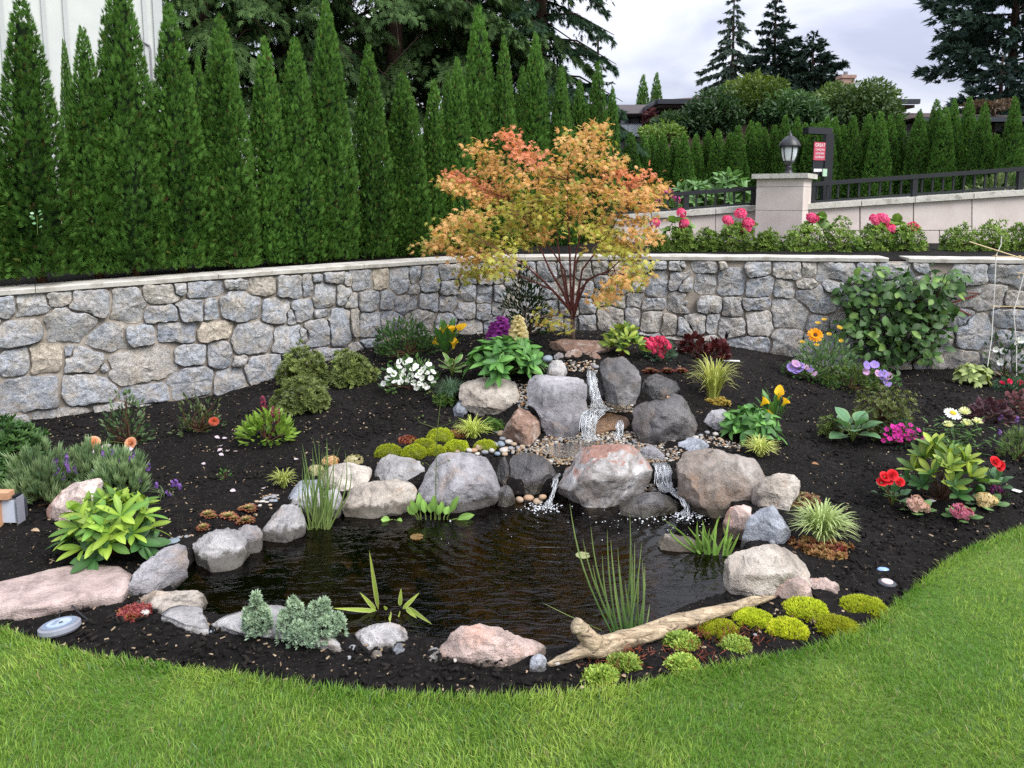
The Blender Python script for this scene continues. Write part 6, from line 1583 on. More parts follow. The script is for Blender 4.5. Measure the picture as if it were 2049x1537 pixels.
# ---------------------------------------------------------------- Japanese maple
def maple():
    Ym = 5.95; B = at(1146, 682, Ym); B[2] = float(ground(B[0], B[1])) ; E = empty('maple_tree', B, 'orange and yellow-green Japanese maple with red stems at the wall', 'maple tree')
    rng = np.random.RandomState(77)
    T_ = []
    for code, pts in (('c', [(905,350),(930,362),(955,378),(975,388),(1015,270),(1030,288),(1045,308),(1066,318),(1295,352),(1272,372),(1255,388),(1240,348)]),
        ('o', [(950,297),(970,312),(985,330),(965,342),(1000,348),(1140,288),(1160,278),(1185,272),(1197,256),(1205,292),(1182,312),(1152,312),(1130,332),(1110,348),(1080,342),(1200,332),(1240,322),(1282,388),(1310,388),(1324,377),(1300,412),(1290,442),(1310,472),(1060,362),(1022,372),(990,384),(960,402),(932,384),(902,372),(886,365),(922,442),(897,447),(882,467),(905,502),(872,490),(850,493),(942,432),(1100,378),(1150,372),(1190,367),(1230,387),(1262,402),(1090,472),(1150,424),(1187,407),(1242,432),(1282,472),(1252,482),(1242,568),(1226,584),(1210,598),(1256,558),(936,517),(962,507)]),
        ('y', [(1040,402),(1080,402),(1120,402),(1152,392),(1000,422),(962,452),(982,482),(1022,452),(1052,442),(1082,432),(1112,442),(1202,442),(1222,462),(1182,462),(1212,492),(1242,502),(1272,522),(1280,546),(1262,502),(942,477),(922,482),(950,546),(930,552),(982,522),(1012,502),(1042,482),(1000,540),(962,532),(1032,422),(1104,640),(1120,655),(1088,633),(1240,470),(1100,350),(1060,470)])):
        for p in pts: T_.append((code, p))
    limbs = [((1085, 560), (1000, 500), -.35), ((1100, 540), (1045, 430), -.1), ((1120, 520), (1090, 400), .2), ((1140, 500), (1135, 360), 0.0), ((1150, 520), (1190, 380), .15), ((1165, 540), (1240, 430), -.15), ((1175, 560), (1265, 500), -.3), ((1105, 580), (960, 520), .25), ((1160, 580), (1230, 540), -.35), ((1130, 540), (1020, 400), .35), ((1150, 530), (1210, 420), .35)]
    fork = at(1143, 622, Ym); mb = MB()
    top = at(1146, 640, Ym)
    mb.tube([B - np.array((0, 0, .05)), at(1146, 665, Ym), top, fork], [.024, .019, .018, .015], 9)
    mb.build('trunk', M_mtrunk, E, smooth=True); mb = MB()
    LB = []
    for k, (m1, m2, dy) in enumerate(limbs):
        s0 = top + (fork - top) * rng.uniform(-.2, 1.0); a = at(m1[0], m1[1], Ym + dy * .4); b = at(m2[0], m2[1], Ym + dy)
        q = (s0 + a) / 2 + rng.normal(0, .012, 3); mb.tube([s0, q, a, (a + b) / 2 + rng.normal(0, .02, 3), b], [.012, .010, .008, .005, .003], 6, False); LB.append((a, b))
    mb.build('limbs', M_redtwig, E, smooth=True)
    mb = MB(); P, D, C, S, Nn = [], [], [], [], []
    base = dict(c=((.66, .22, .11), (.78, .34, .18)), o=((.62, .32, .11), (.75, .46, .18)), y=((.38, .40, .06), (.60, .55, .13)))
    for code, (px, py) in T_:
        px = 1110 + (px - 1110) * .955
        k = min(range(len(LB)), key=lambda i: np.hypot(px - limbs[i][1][0], (py - limbs[i][1][1]) * 1.3) + rng.uniform(0, 60))
        dy = limbs[k][2] + rng.normal(0, .22)
        if py > 620: dy = -.25
        c = at(px, py, Ym + dy)
        a, b = LB[k]
        src = b if np.linalg.norm(c - b) < np.linalg.norm(c - a) * 1.1 else a
        if py > 620: src = fork
        m1 = (src + c) / 2 + rng.normal(0, .03, 3)
        if np.linalg.norm(c - src) < .9: mb.tube([src, m1, c], [.003, .002, .001], 4, False)
        n = 68 if py < 600 else 26
        sp = rng.normal(0, 1, (n, 3)) * np.array((.070, .11, .036)) * (1 if code == 'y' else .85)
        p = c + sp; P.append(p)
        for j in range(0, n, 9): mb.tube([c, p[j]], [.0016, .0008], 3, False)
        out = unit(sp * np.array((1, 1, .3)) + np.array((px - 1100, 0, 0)) * .0006 + rng.normal(0, .25, (n, 3)))
        D.append(unit(out + np.array((0, 0, -.35)))); Nn.append(unit(np.array((0, -.35, 1)) + rng.normal(0, .45, (n, 3))))
        c0, c1 = base[code]; col = lerp(c0, c1, rng.rand(n))
        gm = rng.rand(n) < (.22 if code == 'o' else .04 if code == 'c' else 0); col[gm] = lerp((.22, .26, .045), (.40, .38, .08), rng.rand(gm.sum()))
        om = rng.rand(n) < (.28 if code == 'y' else 0); col[om] = lerp((.42, .26, .07), (.50, .33, .09), rng.rand(om.sum()))
        C.append(col); S.append(rng.uniform(.034, .058, n))
    mb.build('twigs', M_redtwig, E)
    P, D, C, S, Nn = map(np.concatenate, (P, D, C, S, Nn))
    V, F, C = scatter(STAR[0], STAR[1], frames(D, Nn), P, S, C, STAR[2])
    mk('crown', V, F, mat_leaf('maple_leaf', .5, .3, .42, 0), E, cols=C)
maple()

# ---------------------------------------------------------------- upper bed along the drive wall: box shrubs and hydrangeas
bx = 'small box shrubs along the drive wall'
for k_, (px, w, h, lb) in enumerate([(1322, 40, 34, 'low box shrub beside the maple edge under the railing'), (1366, 52, 48, 'box shrub below the first pink hydrangea'), (1417, 48, 44, 'box shrub between the first two hydrangeas'), (1468, 68, 52, 'wide box shrub below the second hydrangea, left of the pillar'), (1537, 52, 46, 'box shrub in front of the pillar'),
        (1606, 78, 56, 'box shrub under the tall single hydrangea'), (1680, 78, 62, 'plump box shrub right of the tall single hydrangea'), (1748, 66, 52, 'box shrub at the foot of the big hydrangea'), (1815, 70, 50, 'box shrub right of the big hydrangea'), (1915, 66, 52, 'box shrub with open twigs past the wall cap gap'), (1980, 74, 58, 'box shrub near the frame edge behind the trellis'), (2045, 60, 60, 'box shrub cut by the frame edge')]):
    dome_shrub('box_shrub', lb, px, 506, w, h, 7.5, (.05, .11, .014), (.22, .33, .055), 420, TUFT5, M_leaf, 'shrub', bx, Y=7.75, seed=k_, twigs=12, lump=.4)
hyd_leaf = leaf_mesh('leaf', 1, .36, .4, .1, 5, col0=(.10, .19, .03), col1=(.17, .28, .06), broad=.5)
pinkball = [ball_mesh(70, (.75, .05, .19), (.85, .16, .32), .42, .15, s) for s in (1, 2)]
def hydrangea(px, py, w, h, blooms, label, Y=7.9, n=7, seed=0):
    E, B, m, rng, tips = whorl_plant('hydrangea', label, px, py, w, h, n, 5, hyd_leaf, 26, 'hydrangeas along the drive wall', 'shrub', seed, .6, M_leaf, M_stem, Y, 1.0, .2)
    add_flowers(E, B, [at(a, b, Y - .12) for a, b, _ in blooms], pinkball[seed % 2], 26 * m, None, (0, -.6, .8), rng)
hydrangea(1355, 505, 84, 74, [(1363,427,1),(1369,448,1),(1311,447,1)], 'pink hydrangea nearest the maple', seed=1)
hydrangea(1478, 505, 84, 72, [(1482,428,1),(1456,441,1),(1498,446,1),(1493,457,1)], 'pink hydrangea left of the pillar', seed=2)
hydrangea(1632, 505, 46, 92, [(1625,437,1)], 'tall leggy hydrangea with one pink bloom by the pillar', n=6, seed=3)
hydrangea(1778, 505, 104, 76, [(1750,440,1),(1766,438,1),(1781,458,1),(1828,455,1)], 'broad pink hydrangea in front of the second railing', n=11, seed=4)
# behind the left railing
rh = leaf_mesh('leaf', 1, .15, .4, .15, 5, col0=(.08, .17, .05), col1=(.14, .26, .09))
whorl_plant('rhododendron', 'big-leaved shrub behind the railing left of the pillar', 1452, 420, 120, 80, 26, 7, rh, 30, 'rhododendrons behind the railing', 'shrub', 31, .7, M_leaf, None, 10.4)
whorl_plant('rhododendron', 'lower big-leaved shrub behind the railing near the maple', 1385, 422, 90, 66, 20, 7, rh, 28, 'rhododendrons behind the railing', 'shrub', 32, .7, M_leaf, None, 10.2)
E, B, m, rng = dome_shrub('astilbe', 'pink plumed plant behind the railing beside the maple', 1334, 428, 56, 38, 9, (.04, .1, .02), (.10, .2, .04), 160, TUFT5, Y=10.0, seed=41, cat='plant')
add_flowers(E, B, [B + np.array((x, -.05, z)) for x, z in ((-.1, .24), (-.04, .28), (.03, .27), (.08, .22), (.12, .17), (-.13, .16))], ball_mesh(40, (.55, .06, .26), (.7, .14, .4), .3, .13, 3, -.8, 1.6), .13, None, (0, 0, 1), rng, stem=False)
# ground ivy along the second railing
dome_shrub('wall_creeper', 'small-leaved creeper along the foot of the second railing', 1740, 432, 230, 22, 9, (.05, .11, .025), (.16, .27, .07), 300, LEAF, M_leaf, 'plant', None, Y=9.75, seed=51, twigs=6, flat=.25)
dome_shrub('wall_creeper', 'leafy low shrub behind the railing at the frame edge', 2000, 392, 110, 38, 13, (.05, .1, .03), (.17, .22, .09), 260, LEAF, M_leaf, 'plant', None, Y=9.8, seed=52, twigs=6, flat=.4)

# ---------------------------------------------------------------- shrubs against the stone wall
cam_leaf = [leaf_mesh('leaf', 1, .30, .35, .12, 5, col0=c0, col1=c1, broad=.48) for c0, c1 in (((.035, .085, .02), (.05, .12, .03)), ((.06, .13, .03), (.09, .18, .045)), ((.12, .22, .04), (.17, .28, .06)))]
def camellia():
    E, B, m = thing_plant('camellia', 1805, 738, 'large glossy camellia trained flat against the stone wall', 'shrub'); rng = np.random.RandomState(88)
    sY = wall_hit(1805, 640)[2]; mb = MB(); N = 0
    out = [(1685,575),(1712,545),(1735,562),(1752,530),(1785,554),(1812,540),(1840,562),(1862,532),(1890,558),(1925,540),(1938,575),(1898,600),(1915,640),(1878,655),(1908,690),(1868,700),(1862,730),(1815,710),(1780,735),(1745,702),(1698,716),(1712,670),(1672,660),(1702,625),(1664,605)]
    poly = [(float(a), float(b)) for a, b in out]
    x = rng.uniform(1665, 1935, 2400); y = rng.uniform(530, 738, 2400); ok = in_poly(x, y, poly)
    x, y = x[ok][:430], y[ok][:430]
    tips = []
    for a, b in zip(x + rng.normal(0, 9, len(x)), y + rng.normal(0, 7, len(y))):
        Yw = wall_hit(a, b)[2] - rng.uniform(.06, .34); p = at(a, b, Yw)
        d = unit(np.array((rng.normal(0, .8), -rng.uniform(.1, .9), rng.normal(-.35, .6))))
        k = rng.choice(3, p=[.5, .36, .14]); add('leaf', cam_leaf[k], M_gloss, E, M=Rm(d, np.array((rng.normal(0, .35), -1, .75 + rng.normal(0, .3))), p - B, rng.uniform(15, 25) * m))
        if rng.rand() < .12: tips.append(p + np.array((0, .06, 0)))
    stems_mesh(B, tips, .010, .003, rng, .08, 5).build('stems', M_twig, E)
    P = []; n = 600                                                    # leaves deep inside, shade put into their darker colours
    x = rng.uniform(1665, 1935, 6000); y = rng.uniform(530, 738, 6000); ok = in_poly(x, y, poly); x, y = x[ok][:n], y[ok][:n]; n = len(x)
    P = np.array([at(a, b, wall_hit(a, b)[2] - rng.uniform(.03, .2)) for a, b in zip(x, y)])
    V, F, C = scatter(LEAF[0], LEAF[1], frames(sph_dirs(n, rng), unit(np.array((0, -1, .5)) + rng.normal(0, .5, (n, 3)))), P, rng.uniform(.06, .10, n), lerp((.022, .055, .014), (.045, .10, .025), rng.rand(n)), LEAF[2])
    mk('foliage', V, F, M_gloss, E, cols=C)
    for k in range(3):
        MB().box(at(1925, [585, 600, 622][k], wall_hit(1925, 600)[2] - .06), (.30 * (1 - .2 * k), .012, .012), M=Matrix.Rotation([.1, -.3, .5][k], 3, 'Y')).build('stake', mat_plain('red_brown_stake', hexc('6b2f22'), .8), E)
camellia()
dome_shrub('camellia', 'dark small-leaved shrub against the wall behind the foxgloves', 1052, 672, 92, 116, 10, (.014, .036, .014), (.05, .10, .032), 800, LEAF, M_gloss, 'shrub', None, seed=61, twigs=16, lump=.7, fill=.5, flat=.5)
dome_shrub('rose_bush', 'loose green bush against the wall behind the petunias', 815, 708, 128, 58, 10, (.035, .09, .022), (.10, .20, .05), 950, LEAF, M_leaf, 'shrub', None, seed=62, twigs=18, lump=.55, fill=.5)
az = 'olive azaleas below the stone wall'
for px, py, w, h, lb, sd_ in [(606, 770, 98, 74, 'olive azalea in the back of the azalea trio, touching the spot light', 1), (606, 818, 112, 64, 'olive azalea in the front of the azalea trio', 2), (700, 768, 94, 64, 'olive azalea on the right of the azalea trio', 3)]:
    dome_shrub('azalea', lb, px, py, w, h, 10, (.07, .095, .024), (.22, .28, .075), 620, TUFT7, M_leaf, 'shrub', az, seed=sd_ + 70, twigs=18, lump=.35, zmin=-.05)
dome_shrub('azalea', 'sparse olive azalea behind the blue-green hosta', 1772, 868, 116, 96, 9, (.07, .09, .025), (.20, .24, .06), 430, TUFT7, M_leaf, 'shrub', None, seed=74, twigs=40, lump=.6, fill=.5)
dome_shrub('azalea', 'small sprig of azalea left of the blue-green hosta', 1660, 872, 40, 44, 9, (.07, .09, .025), (.16, .22, .05), 90, TUFT7, M_leaf, 'shrub', None, seed=75, twigs=14, lump=.5)
dome_shrub('spurge', 'bushy green spurge with orange-tinted heads at the frame edge', 22, 952, 130, 112, 18, (.03, .085, .02), (.085, .18, .04), 520, TUFT7, M_leaf, 'shrub', None, seed=76, twigs=20, lump=.35)
E, B, m, rng = dome_shrub('rose_bush', 'sparse rose bush with two peach blooms beside lavender', 258, 888, 92, 96, 12, (.04, .085, .03), (.12, .19, .075), 260, LEAF, M_leaf, 'rose bush', None, seed=77, twigs=26, lump=.8, fill=.6)
peach = rose_mesh((.80, .46, .30), (.80, .34, .18), 1, 6); add_flowers(E, B, [at(187, 886, B[1] - .25), at(263, 888, B[1] - .2)], peach, 11 * m, None, (0, -.7, .7), rng)
E, B, m, rng = dome_shrub('rose_bush', 'sparse rose bush with one coral bloom below the wall', 402, 862, 110, 70, 11, (.05, .085, .03), (.14, .19, .06), 230, LEAF, M_leaf, 'rose bush', None, seed=78, twigs=30, lump=.9, fill=.6)
add_flowers(E, B, [at(428, 842, B[1] - .12)], rose_mesh((.80, .19, .15), (.80, .30, .12), 2, 6), 10.5 * m, None, (.2, -.7, .6), rng)
# lavender
lav_t = tuft(9, .28, .045, 5)
purple = ball_mesh(26, (.16, .07, .33), (.32, .17, .52), .26, .15, 4, -.9, 1.9)
for k_, (px, py, w, h, lb) in enumerate([(84, 1000, 128, 84, 'grey-green lavender at the frame edge behind the electrical box'), (182, 975, 108, 74, 'grey-green lavender behind the stump-shaped rock'), (240, 988, 96, 78, 'grey-green lavender between the stump-shaped rock and rhododendron')]):
    E, B, m, rng = dome_shrub('lavender', lb, px, py, w, h, 30, (.10, .17, .075), (.26, .35, .17), 330, lav_t, M_leaf, 'lavender', 'lavender plants among the rocks', seed=80 + k_, twigs=10, up=1.4, lump=.5, fill=.6)
    pts = [B + np.array((rng.uniform(-.6, .6) * w * m, rng.uniform(-.25, .15) * w * m, rng.uniform(.45, 1.15) * h * m)) for _ in range(10)]
    add_flowers(E, B, pts, purple, 15 * m, None, (0, 0, 1), rng)
E, B, m, rng = dome_shrub('lavender', 'grey-leaved lavender clump cut by the frame edge below heuchera', 2036, 918, 60, 56, 16, (.08, .13, .05), (.22, .30, .12), 160, lav_t, M_leaf, 'lavender', None, seed=84, up=1.2)
add_flowers(E, B, [B + np.array((rng.uniform(-.15, .1), rng.uniform(-.05, .05), rng.uniform(.15, .28))) for _ in range(5)], purple, 12 * m, None, (0, 0, 1), rng)
for px, py in [(1, 1)][:0]: pass
E, B, m, rng = grass_clump('verbena', 'trailing purple flowering stems right of the rhododendron', 330, 990, 110, 26, 14, (.05, .10, .03), (.12, .16, .06), .0025, 'plant', None, seed=85, stiff=.1)
add_flowers(E, B, [at(a, b, B[1] - .02) + np.array((0, 0, .005)) for a, b in ((313, 973), (352, 968), (360, 976), (338, 990), (345, 970))], purple, 15 * m, None, (0, -.2, 1), rng, stem=False)
dome_shrub('seedling', 'tiny green seedling alone in the mulch', 450, 958, 22, 18, 9, (.05, .13, .03), (.10, .22, .05), 22, LEAF, M_leaf, 'plant', None, seed=86, twigs=4)
# astilbe
E, B, m, rng = dome_shrub('astilbe', 'lime green astilbe with dark red plumes', 535, 886, 100, 58, 20, (.10, .20, .02), (.26, .40, .06), 230, LEAF, M_leaf, 'plant', None, seed=87, up=.1, twigs=8, zmin=.0)
plume = ball_mesh(60, (.16, .02, .05), (.30, .05, .10), .16, .09, 7, -1.0, 4.2)
add_flowers(E, B, [at(527, 812, B[1]), at(545, 830, B[1] - .03), at(556, 836, B[1] - .02)], plume, .085, None, (0, 0, 1), rng, jit=.1, smat=M_redtwig)

# ---------------------------------------------------------------- the two rhododendrons and other big-leaved plants
rhA = [leaf_mesh('leaf', 1, .135, .3, .15, 7, col0=c0, col1=c1, broad=.55) for c0, c1 in (((.12, .23, .02), (.22, .34, .045)), ((.07, .17, .025), (.13, .26, .045)), ((.18, .29, .025), (.28, .39, .06)))]
rhOld = leaf_mesh('leaf', 1, .18, .45, .12, 7, col0=(.03, .09, .025), col1=(.05, .13, .03), broad=.55)
whorl_plant('rhododendron', 'lush lime green rhododendron behind the pink slab', 226, 1112, 236, 148, 36, 7, rhA, 58, None, 'rhododendron', 1, .75, M_gloss, None, None, 1.0, .02, rhOld, 6)
rhB = [leaf_mesh('leaf', 1, .15, .25, .2, 6, col0=c0, col1=c1, broad=.58) for c0, c1 in (((.13, .20, .03), (.24, .33, .05)), ((.18, .25, .03), (.31, .38, .055)), ((.07, .14, .03), (.12, .21, .045)))]
whorl_plant('rhododendron', 'yellow-green rhododendron behind the kalanchoes', 1885, 1002, 178, 135, 24, 7, rhB, 42, None, 'rhododendron', 2, .9, M_gloss, None, None, .8, .02, rhOld, 5)
whorl_plant('rhododendron', 'small rhododendron at the head of the stream', 1246, 712, 92, 62, 15, 7, rhB, 30, None, 'rhododendron', 3, .8, M_gloss, None, None, .9, .05)
vib = [leaf_mesh('leaf', 1, .17, .45, .22, 6, col0=c0, col1=c1, broad=.5) for c0, c1 in (((.06, .17, .03), (.10, .25, .05)), ((.04, .12, .03), (.07, .18, .04)), ((.10, .24, .05), (.15, .32, .08)))]
whorl_plant('viburnum', 'broad mound of ribbed dark green leaves left of the stream head', 1012, 752, 190, 82, 34, 6, vib, 42, None, 'shrub', 4, .6, M_gloss, M_stem, None, 1.15, .0)
whorl_plant('viburnum', 'ribbed green leafy plant beside the yellow callas and falls', 1497, 876, 140, 64, 17, 6, vib, 40, None, 'shrub', 5, .6, M_gloss, M_stem, None, 1.15, .0)
hos = [leaf_mesh('leaf', 1, .38, .45, .10, 8, col0=(.08, .18, .08), col1=c, broad=.42, edge=(.16, .27, .12), wave=.05) for c in ((.12, .25, .11), (.09, .20, .10))]
rosette('hosta', 'blue-green hosta with broad cupped leaves', 1706, 884, 112, 66, 14, hos, 47, 'hosta', None, 1, M_gloss, None, .55, 1.5)
hosv = leaf_mesh('leaf', 1, .28, .5, -.1, 7, col0=(.09, .2, .05), col1=(.13, .27, .07), broad=.45, edge=(.42, .45, .22))
rosette('hosta', 'small cream-edged hosta beside the white petunias', 905, 752, 66, 44, 12, hosv, 30, 'hosta', None, 2, M_leaf)
lvs = leaf_mesh('leaf', 1, .22, .55, .1, 6, col0=(.20, .28, .07), col1=(.36, .42, .16), broad=.5)
whorl_plant('sage', 'pale yellow-green leafy mound at the wall near the trellis', 1945, 770, 90, 48, 17, 7, lvs, 20, None, 'plant', 6, .4, M_leaf, M_stem, None, 1.2, .0)

# ---------------------------------------------------------------- tufts of grass
yel0, yel1 = (.30, .36, .05), (.62, .62, .20)
grass_clump('golden_sedge', 'large golden arching grass right of the falls', 1427, 800, 130, 105, 170, yel0, yel1, .0042, 'grass', 'golden grasses', seed=1, stiff=.45)
grass_clump('golden_sedge', 'golden grass tuft above the lime moss cushions', 947, 880, 95, 56, 190, (.28, .36, .05), (.55, .60, .16), .003, 'grass', 'golden grasses', seed=2)
grass_clump('golden_sedge', 'golden grass tuft below the ribbed green plant', 1520, 914, 90, 52, 190, (.28, .34, .06), (.58, .60, .20), .003, 'grass', 'golden grasses', seed=3)
grass_clump('golden_sedge', 'small golden grass tuft beside the flat tan ledge stone', 567, 976, 74, 50, 120, (.28, .36, .06), (.55, .58, .18), .0028, 'grass', 'golden grasses', seed=4)
grass_clump('variegated_grass', 'bushy green and cream striped grass by the right rim', 1643, 1092, 160, 112, 330, (.12, .24, .05), (.36, .46, .16), .0045, 'grass', None, seed=5, stiff=.4, edge=(.55, .58, .30))
grass_clump('blue_fescue', 'fine blue-green fescue tuft below the small hosta', 903, 802, 84, 62, 380, (.05, .11, .06), (.14, .23, .13), .0016, 'grass', None, seed=6, stiff=.2)
for px, py in ((890, 806), (985, 862)): 
    dome_shrub('thyme', 'low green thyme patch ' + ('left of the small blue grey stone' if px < 900 else 'between golden grass and veined boulder'), px, py, 44, 24, 6, (.05, .12, .02), (.16, .28, .05), 260, TUFT5, M_leaf, 'plant', None, seed=px, twigs=0)

# ---------------------------------------------------------------- moss cushions and sedums
lm0, lm1 = (.28, .34, .015), (.56, .62, .05)
mg = 'lime moss cushions'
for k_, (px, py, w, h, lb) in enumerate([(775,916,60,33,'lime moss cushion farthest left, above the pale flat stone'),(827,918,54,36,'lime moss cushion second from the left'),(848,897,46,24,'lime moss cushion squeezed behind the second and third'),(881,884,58,34,'tallest lime moss cushion at the back of the heap'),(872,912,44,26,'yellowish lime moss cushion at the heap front'),(912,904,52,30,'lime moss cushion beside the tan pebble'),(970,901,50,24,'lime moss cushion at the pebble heap below golden grass')]):
    moss('moss_cushion', lb, px, py, w, h, lm0, lm1, 1500, .011, mg, k_)
for k_, (px, py, w, h, lb) in enumerate([(1735,1228,96,38,'lime moss cushion nearest the lawn on the right'),(1622,1236,98,40,'green-lime moss cushion below the small pink stone'),(1512,1252,84,36,'lime moss cushion beside the driftwood tail'),(1583,1276,88,44,'yellow-lime moss cushion in the middle of the five'),(1684,1270,92,40,'yellow-lime moss cushion against the lawn edge'),(1442,1272,90,26,'thin crescent of lime moss along the driftwood')]):
    moss('moss_cushion', lb, px, py, w, h * .72, (.30, .36, .015), (.62, .64, .05) if k_ > 2 else lm1, 2000, .013, mg, 20 + k_)
t7 = tuft(6, 1.0, .3, 9)
for k_, (px, py, w, h, lb) in enumerate([(1205,1368,66,32,'bright green sedum nearest the lawn'),(1252,1340,60,32,'green sedum above the one nearest the lawn'),(1368,1343,62,32,'green sedum alone by the lawn edge'),(1476,1302,58,26,'small green sedum in front of the crescent moss'),(1366,1298,66,34,'sedum on red stems against the driftwood')]):
    moss('sedum', lb, px, py, w, h * .8, (.14, .24, .03), (.40, .50, .10), 330, .020, 'green sedums by the driftwood', 40 + k_, 'sedum', t7, .3)
    B = hit(px + 22, py - 6); rng = np.random.RandomState(k_); n = 60
    V, F, C = scatter(LEAF[0] * np.array((.2, 1, 1)), LEAF[1], frames(unit(rng.normal(0, 1, (n, 3)) + np.array((0, 0, .6))), sph_dirs(n, rng)), B + rng.normal(0, 1, (n, 3)) * np.array((.05, .03, .006)) + np.array((0, .05, .015)), rng.uniform(.02, .045, n) * np.ones(n), lerp((.16, .03, .02), (.34, .10, .05), rng.rand(n)), LEAF[2])
    V = V.reshape(n, 7, 3); ctr = V[:, :1]; 
    tag(mk('dry_stems', V.reshape(-1, 3), F, M_leaf, origin=B, cols=C), 'reddish dry stems beside the ' + lb, 'plant')
for k_, (px, py, w, h, c0, c1, lb) in enumerate([(1655,1112,118,26,(.30,.05,.04),(.50,.36,.12),'red and green creeping sedum below the striped grass'),(1600,1012,90,26,(.22,.06,.05),(.22,.26,.10),'reddish creeping sedum beside the tan domed boulder'),(262,1234,70,10,(.16,.025,.03),(.28,.07,.06),'flat bright red ground cover in front of the pink slab'),(814,886,32,16,(.14,.03,.02),(.26,.08,.04),'rust red sedum behind the lime moss'),(915,876,44,14,(.20,.08,.03),(.34,.16,.06),'orange brown sedum under the golden grass'),(1432,808,60,12,(.30,.20,.03),(.45,.36,.08),'yellow creeping sedum under the large golden grass')]):
    moss('sedum', lb, px, py, w, h, c0, c1, 300, .017, None, 60 + k_, 'sedum', t7, .5)
sv = [tuft(14, 1.0, .2, 21)]
sg = 'houseleek rosettes'
def houseleek(px, py, w, c0, c1, lb, group=sg, seed=0):
    B = hit(px, py); m = mpp(B[1]); rng = np.random.RandomState(seed); V, F, C = [], [], []
    parts = []
    for kk in range(5):
        c = B + np.array((rng.uniform(-.28, .28) * w * m, rng.uniform(-.15, .25) * w * m, .008)) if kk else B + np.array((0, .01, .012)); R0 = w * m * (.36 if kk == 0 else .24)
        for ring, (n, e, L) in enumerate(((9, 1.35, 1.0), (8, .95, .8), (6, .5, .55))):
            a = np.arange(n) * 2 * math.pi / n + ring * .4 + rng.uniform(0, 1); d = np.stack([np.cos(a) * math.sin(e), np.sin(a) * math.sin(e), np.full(n, math.cos(e))], -1)
            col = lerp(c0, c1, np.full(n, ring / 2.2) + rng.normal(0, .08, n)); tc_ = np.stack([np.array([1.0, 1, 1, 1, 1, 1, 1.6]), np.array([1.0, 1, 1, 1, .7, .7, .5]), np.array([1, 1, 1, 1, .8, .8, .6])], -1)
            parts.append(scatter(LEAF[0] * np.array((1.5, 1, 1)), LEAF[1], frames(d, np.tile((0, 0, 1.0), (n, 1)) + d * .01), np.tile(c, (n, 1)), np.full(n, L * R0), col, tc_))
    V, F, C = join(*parts)
    return tag(mk('houseleek', V, F, M_gloss, origin=B, cols=C), lb, 'succulent', group)
for k_, (px, py, w, lb) in enumerate([(414,1036,34,'red-tipped houseleek, upper left of the five by the pond'),(456,1040,36,'red-tipped houseleek in the middle of the five by the pond'),(497,1024,36,'red-tipped houseleek nearest the pebble pile'),(491,1048,36,'red-tipped houseleek just above the square grey stone'),(405,1062,30,'paler houseleek nearest the rounded pale stone')]):
    houseleek(px, py, w * 1.45, (.20, .13, .06), (.28, .36, .12), lb, seed=k_)
for k_, (px, lb) in enumerate([(1301, 'brown houseleek behind the upright boulder, first of three'), (1336, 'brown houseleek behind the upright boulder, middle of three'), (1364, 'brown houseleek behind the upright boulder, last of three')]):
    houseleek(px, 747, 44, (.16, .06, .04), (.22, .20, .09), lb, seed=10 + k_)
# cream sedum heads
for k_, (px, py, lb) in enumerate([(660, 930, 'orange-cream sedum head on the ledge stone'), (708, 928, 'cream sedum head right of the orange-cream one'), (632, 948, 'greenish cream sedum head beside the rushes')]):
    E, B, m = thing_plant('stonecrop', px, py, lb, 'succulent', 'cream stonecrop heads'); rng = np.random.RandomState(k_)
    add('flower_head', ball_mesh(70, (.55, .30, .12) if k_ == 0 else (.42, .36, .18), (.70, .52, .30) if k_ == 0 else (.58, .54, .34), .5, .16, 30 + k_, -.05, .6), M_petal, E, M=Matrix.Translation((0, .01, .012)) @ Matrix.Rotation(math.pi / 2, 4, 'X') @ Matrix.Scale(34 * m, 4))
    MB().tube([B, B + np.array((0, .01, .02))], .004, 5).build('stem', M_stem, E)

# ---------------------------------------------------------------- flowering plants
def flower_mound(name, label, px, py, w, h, pts, me, size, c0, c1, n=220, lsz=12, tm=LEAF, seed=0, cat='plant', group=None, Y=None, up=(0, -.75, .7), stem=False, **kw):
    E, B, m, rng = dome_shrub(name, label, px, py, w, h, lsz, c0, c1, n, tm, M_leaf, cat, group, Y, seed + 300, twigs=6, **kw)
    q = [at(a, b, B[1] - rng.uniform(.02, .10) * (w * m / .3)) for a, b in pts]
    add_flowers(E, B, q, me, size * m, None, up, rng, stem=stem)
    return E, B, m, rng
gr0, gr1 = (.04, .11, .025), (.11, .22, .05)
white5 = petals(5, .5, .30, (.82, .83, .82), (.55, .60, .25), .30, 1, 1, .10)
flower_mound('petunia', 'mound of white petunias beside the small hosta', 822, 778, 112, 62, [(788,748),(797,735),(806,752),(812,727),(820,722),(826,740),(832,733),(836,752),(842,745),(848,738),(854,747),(858,730),(802,765),(816,762),(828,766),(840,768),(850,772),(862,757),(868,766),(790,765),(776,758),(768,768),(780,742),(834,776),(856,777),(809,742),(845,757),(822,752),(866,745),(800,724)], white5, 13.5, (.05, .13, .035), (.14, .25, .07), 260, 12, seed=1)
pk4 = ball_mesh(24, (.75, .05, .16), (.85, .13, .24), .40, .26, 12, 0)
flower_mound('dianthus', 'deep pink dianthus ball at the stream head', 1318, 718, 58, 32, [(1297,690),(1306,682),(1315,678),(1324,680),(1332,686),(1302,696),(1312,690),(1321,690),(1330,696),(1308,702),(1318,700),(1326,704),(1294,682),(1338,694),(1322,710)], pk4, 16, (.06, .12, .08), (.14, .24, .15), 160, 13, lav_t, 2)
mag = petals(5, .5, .24, (.62, .03, .32), (.3, .02, .2), .2, 1, 2, .08)
rgm = np.random.RandomState(5)
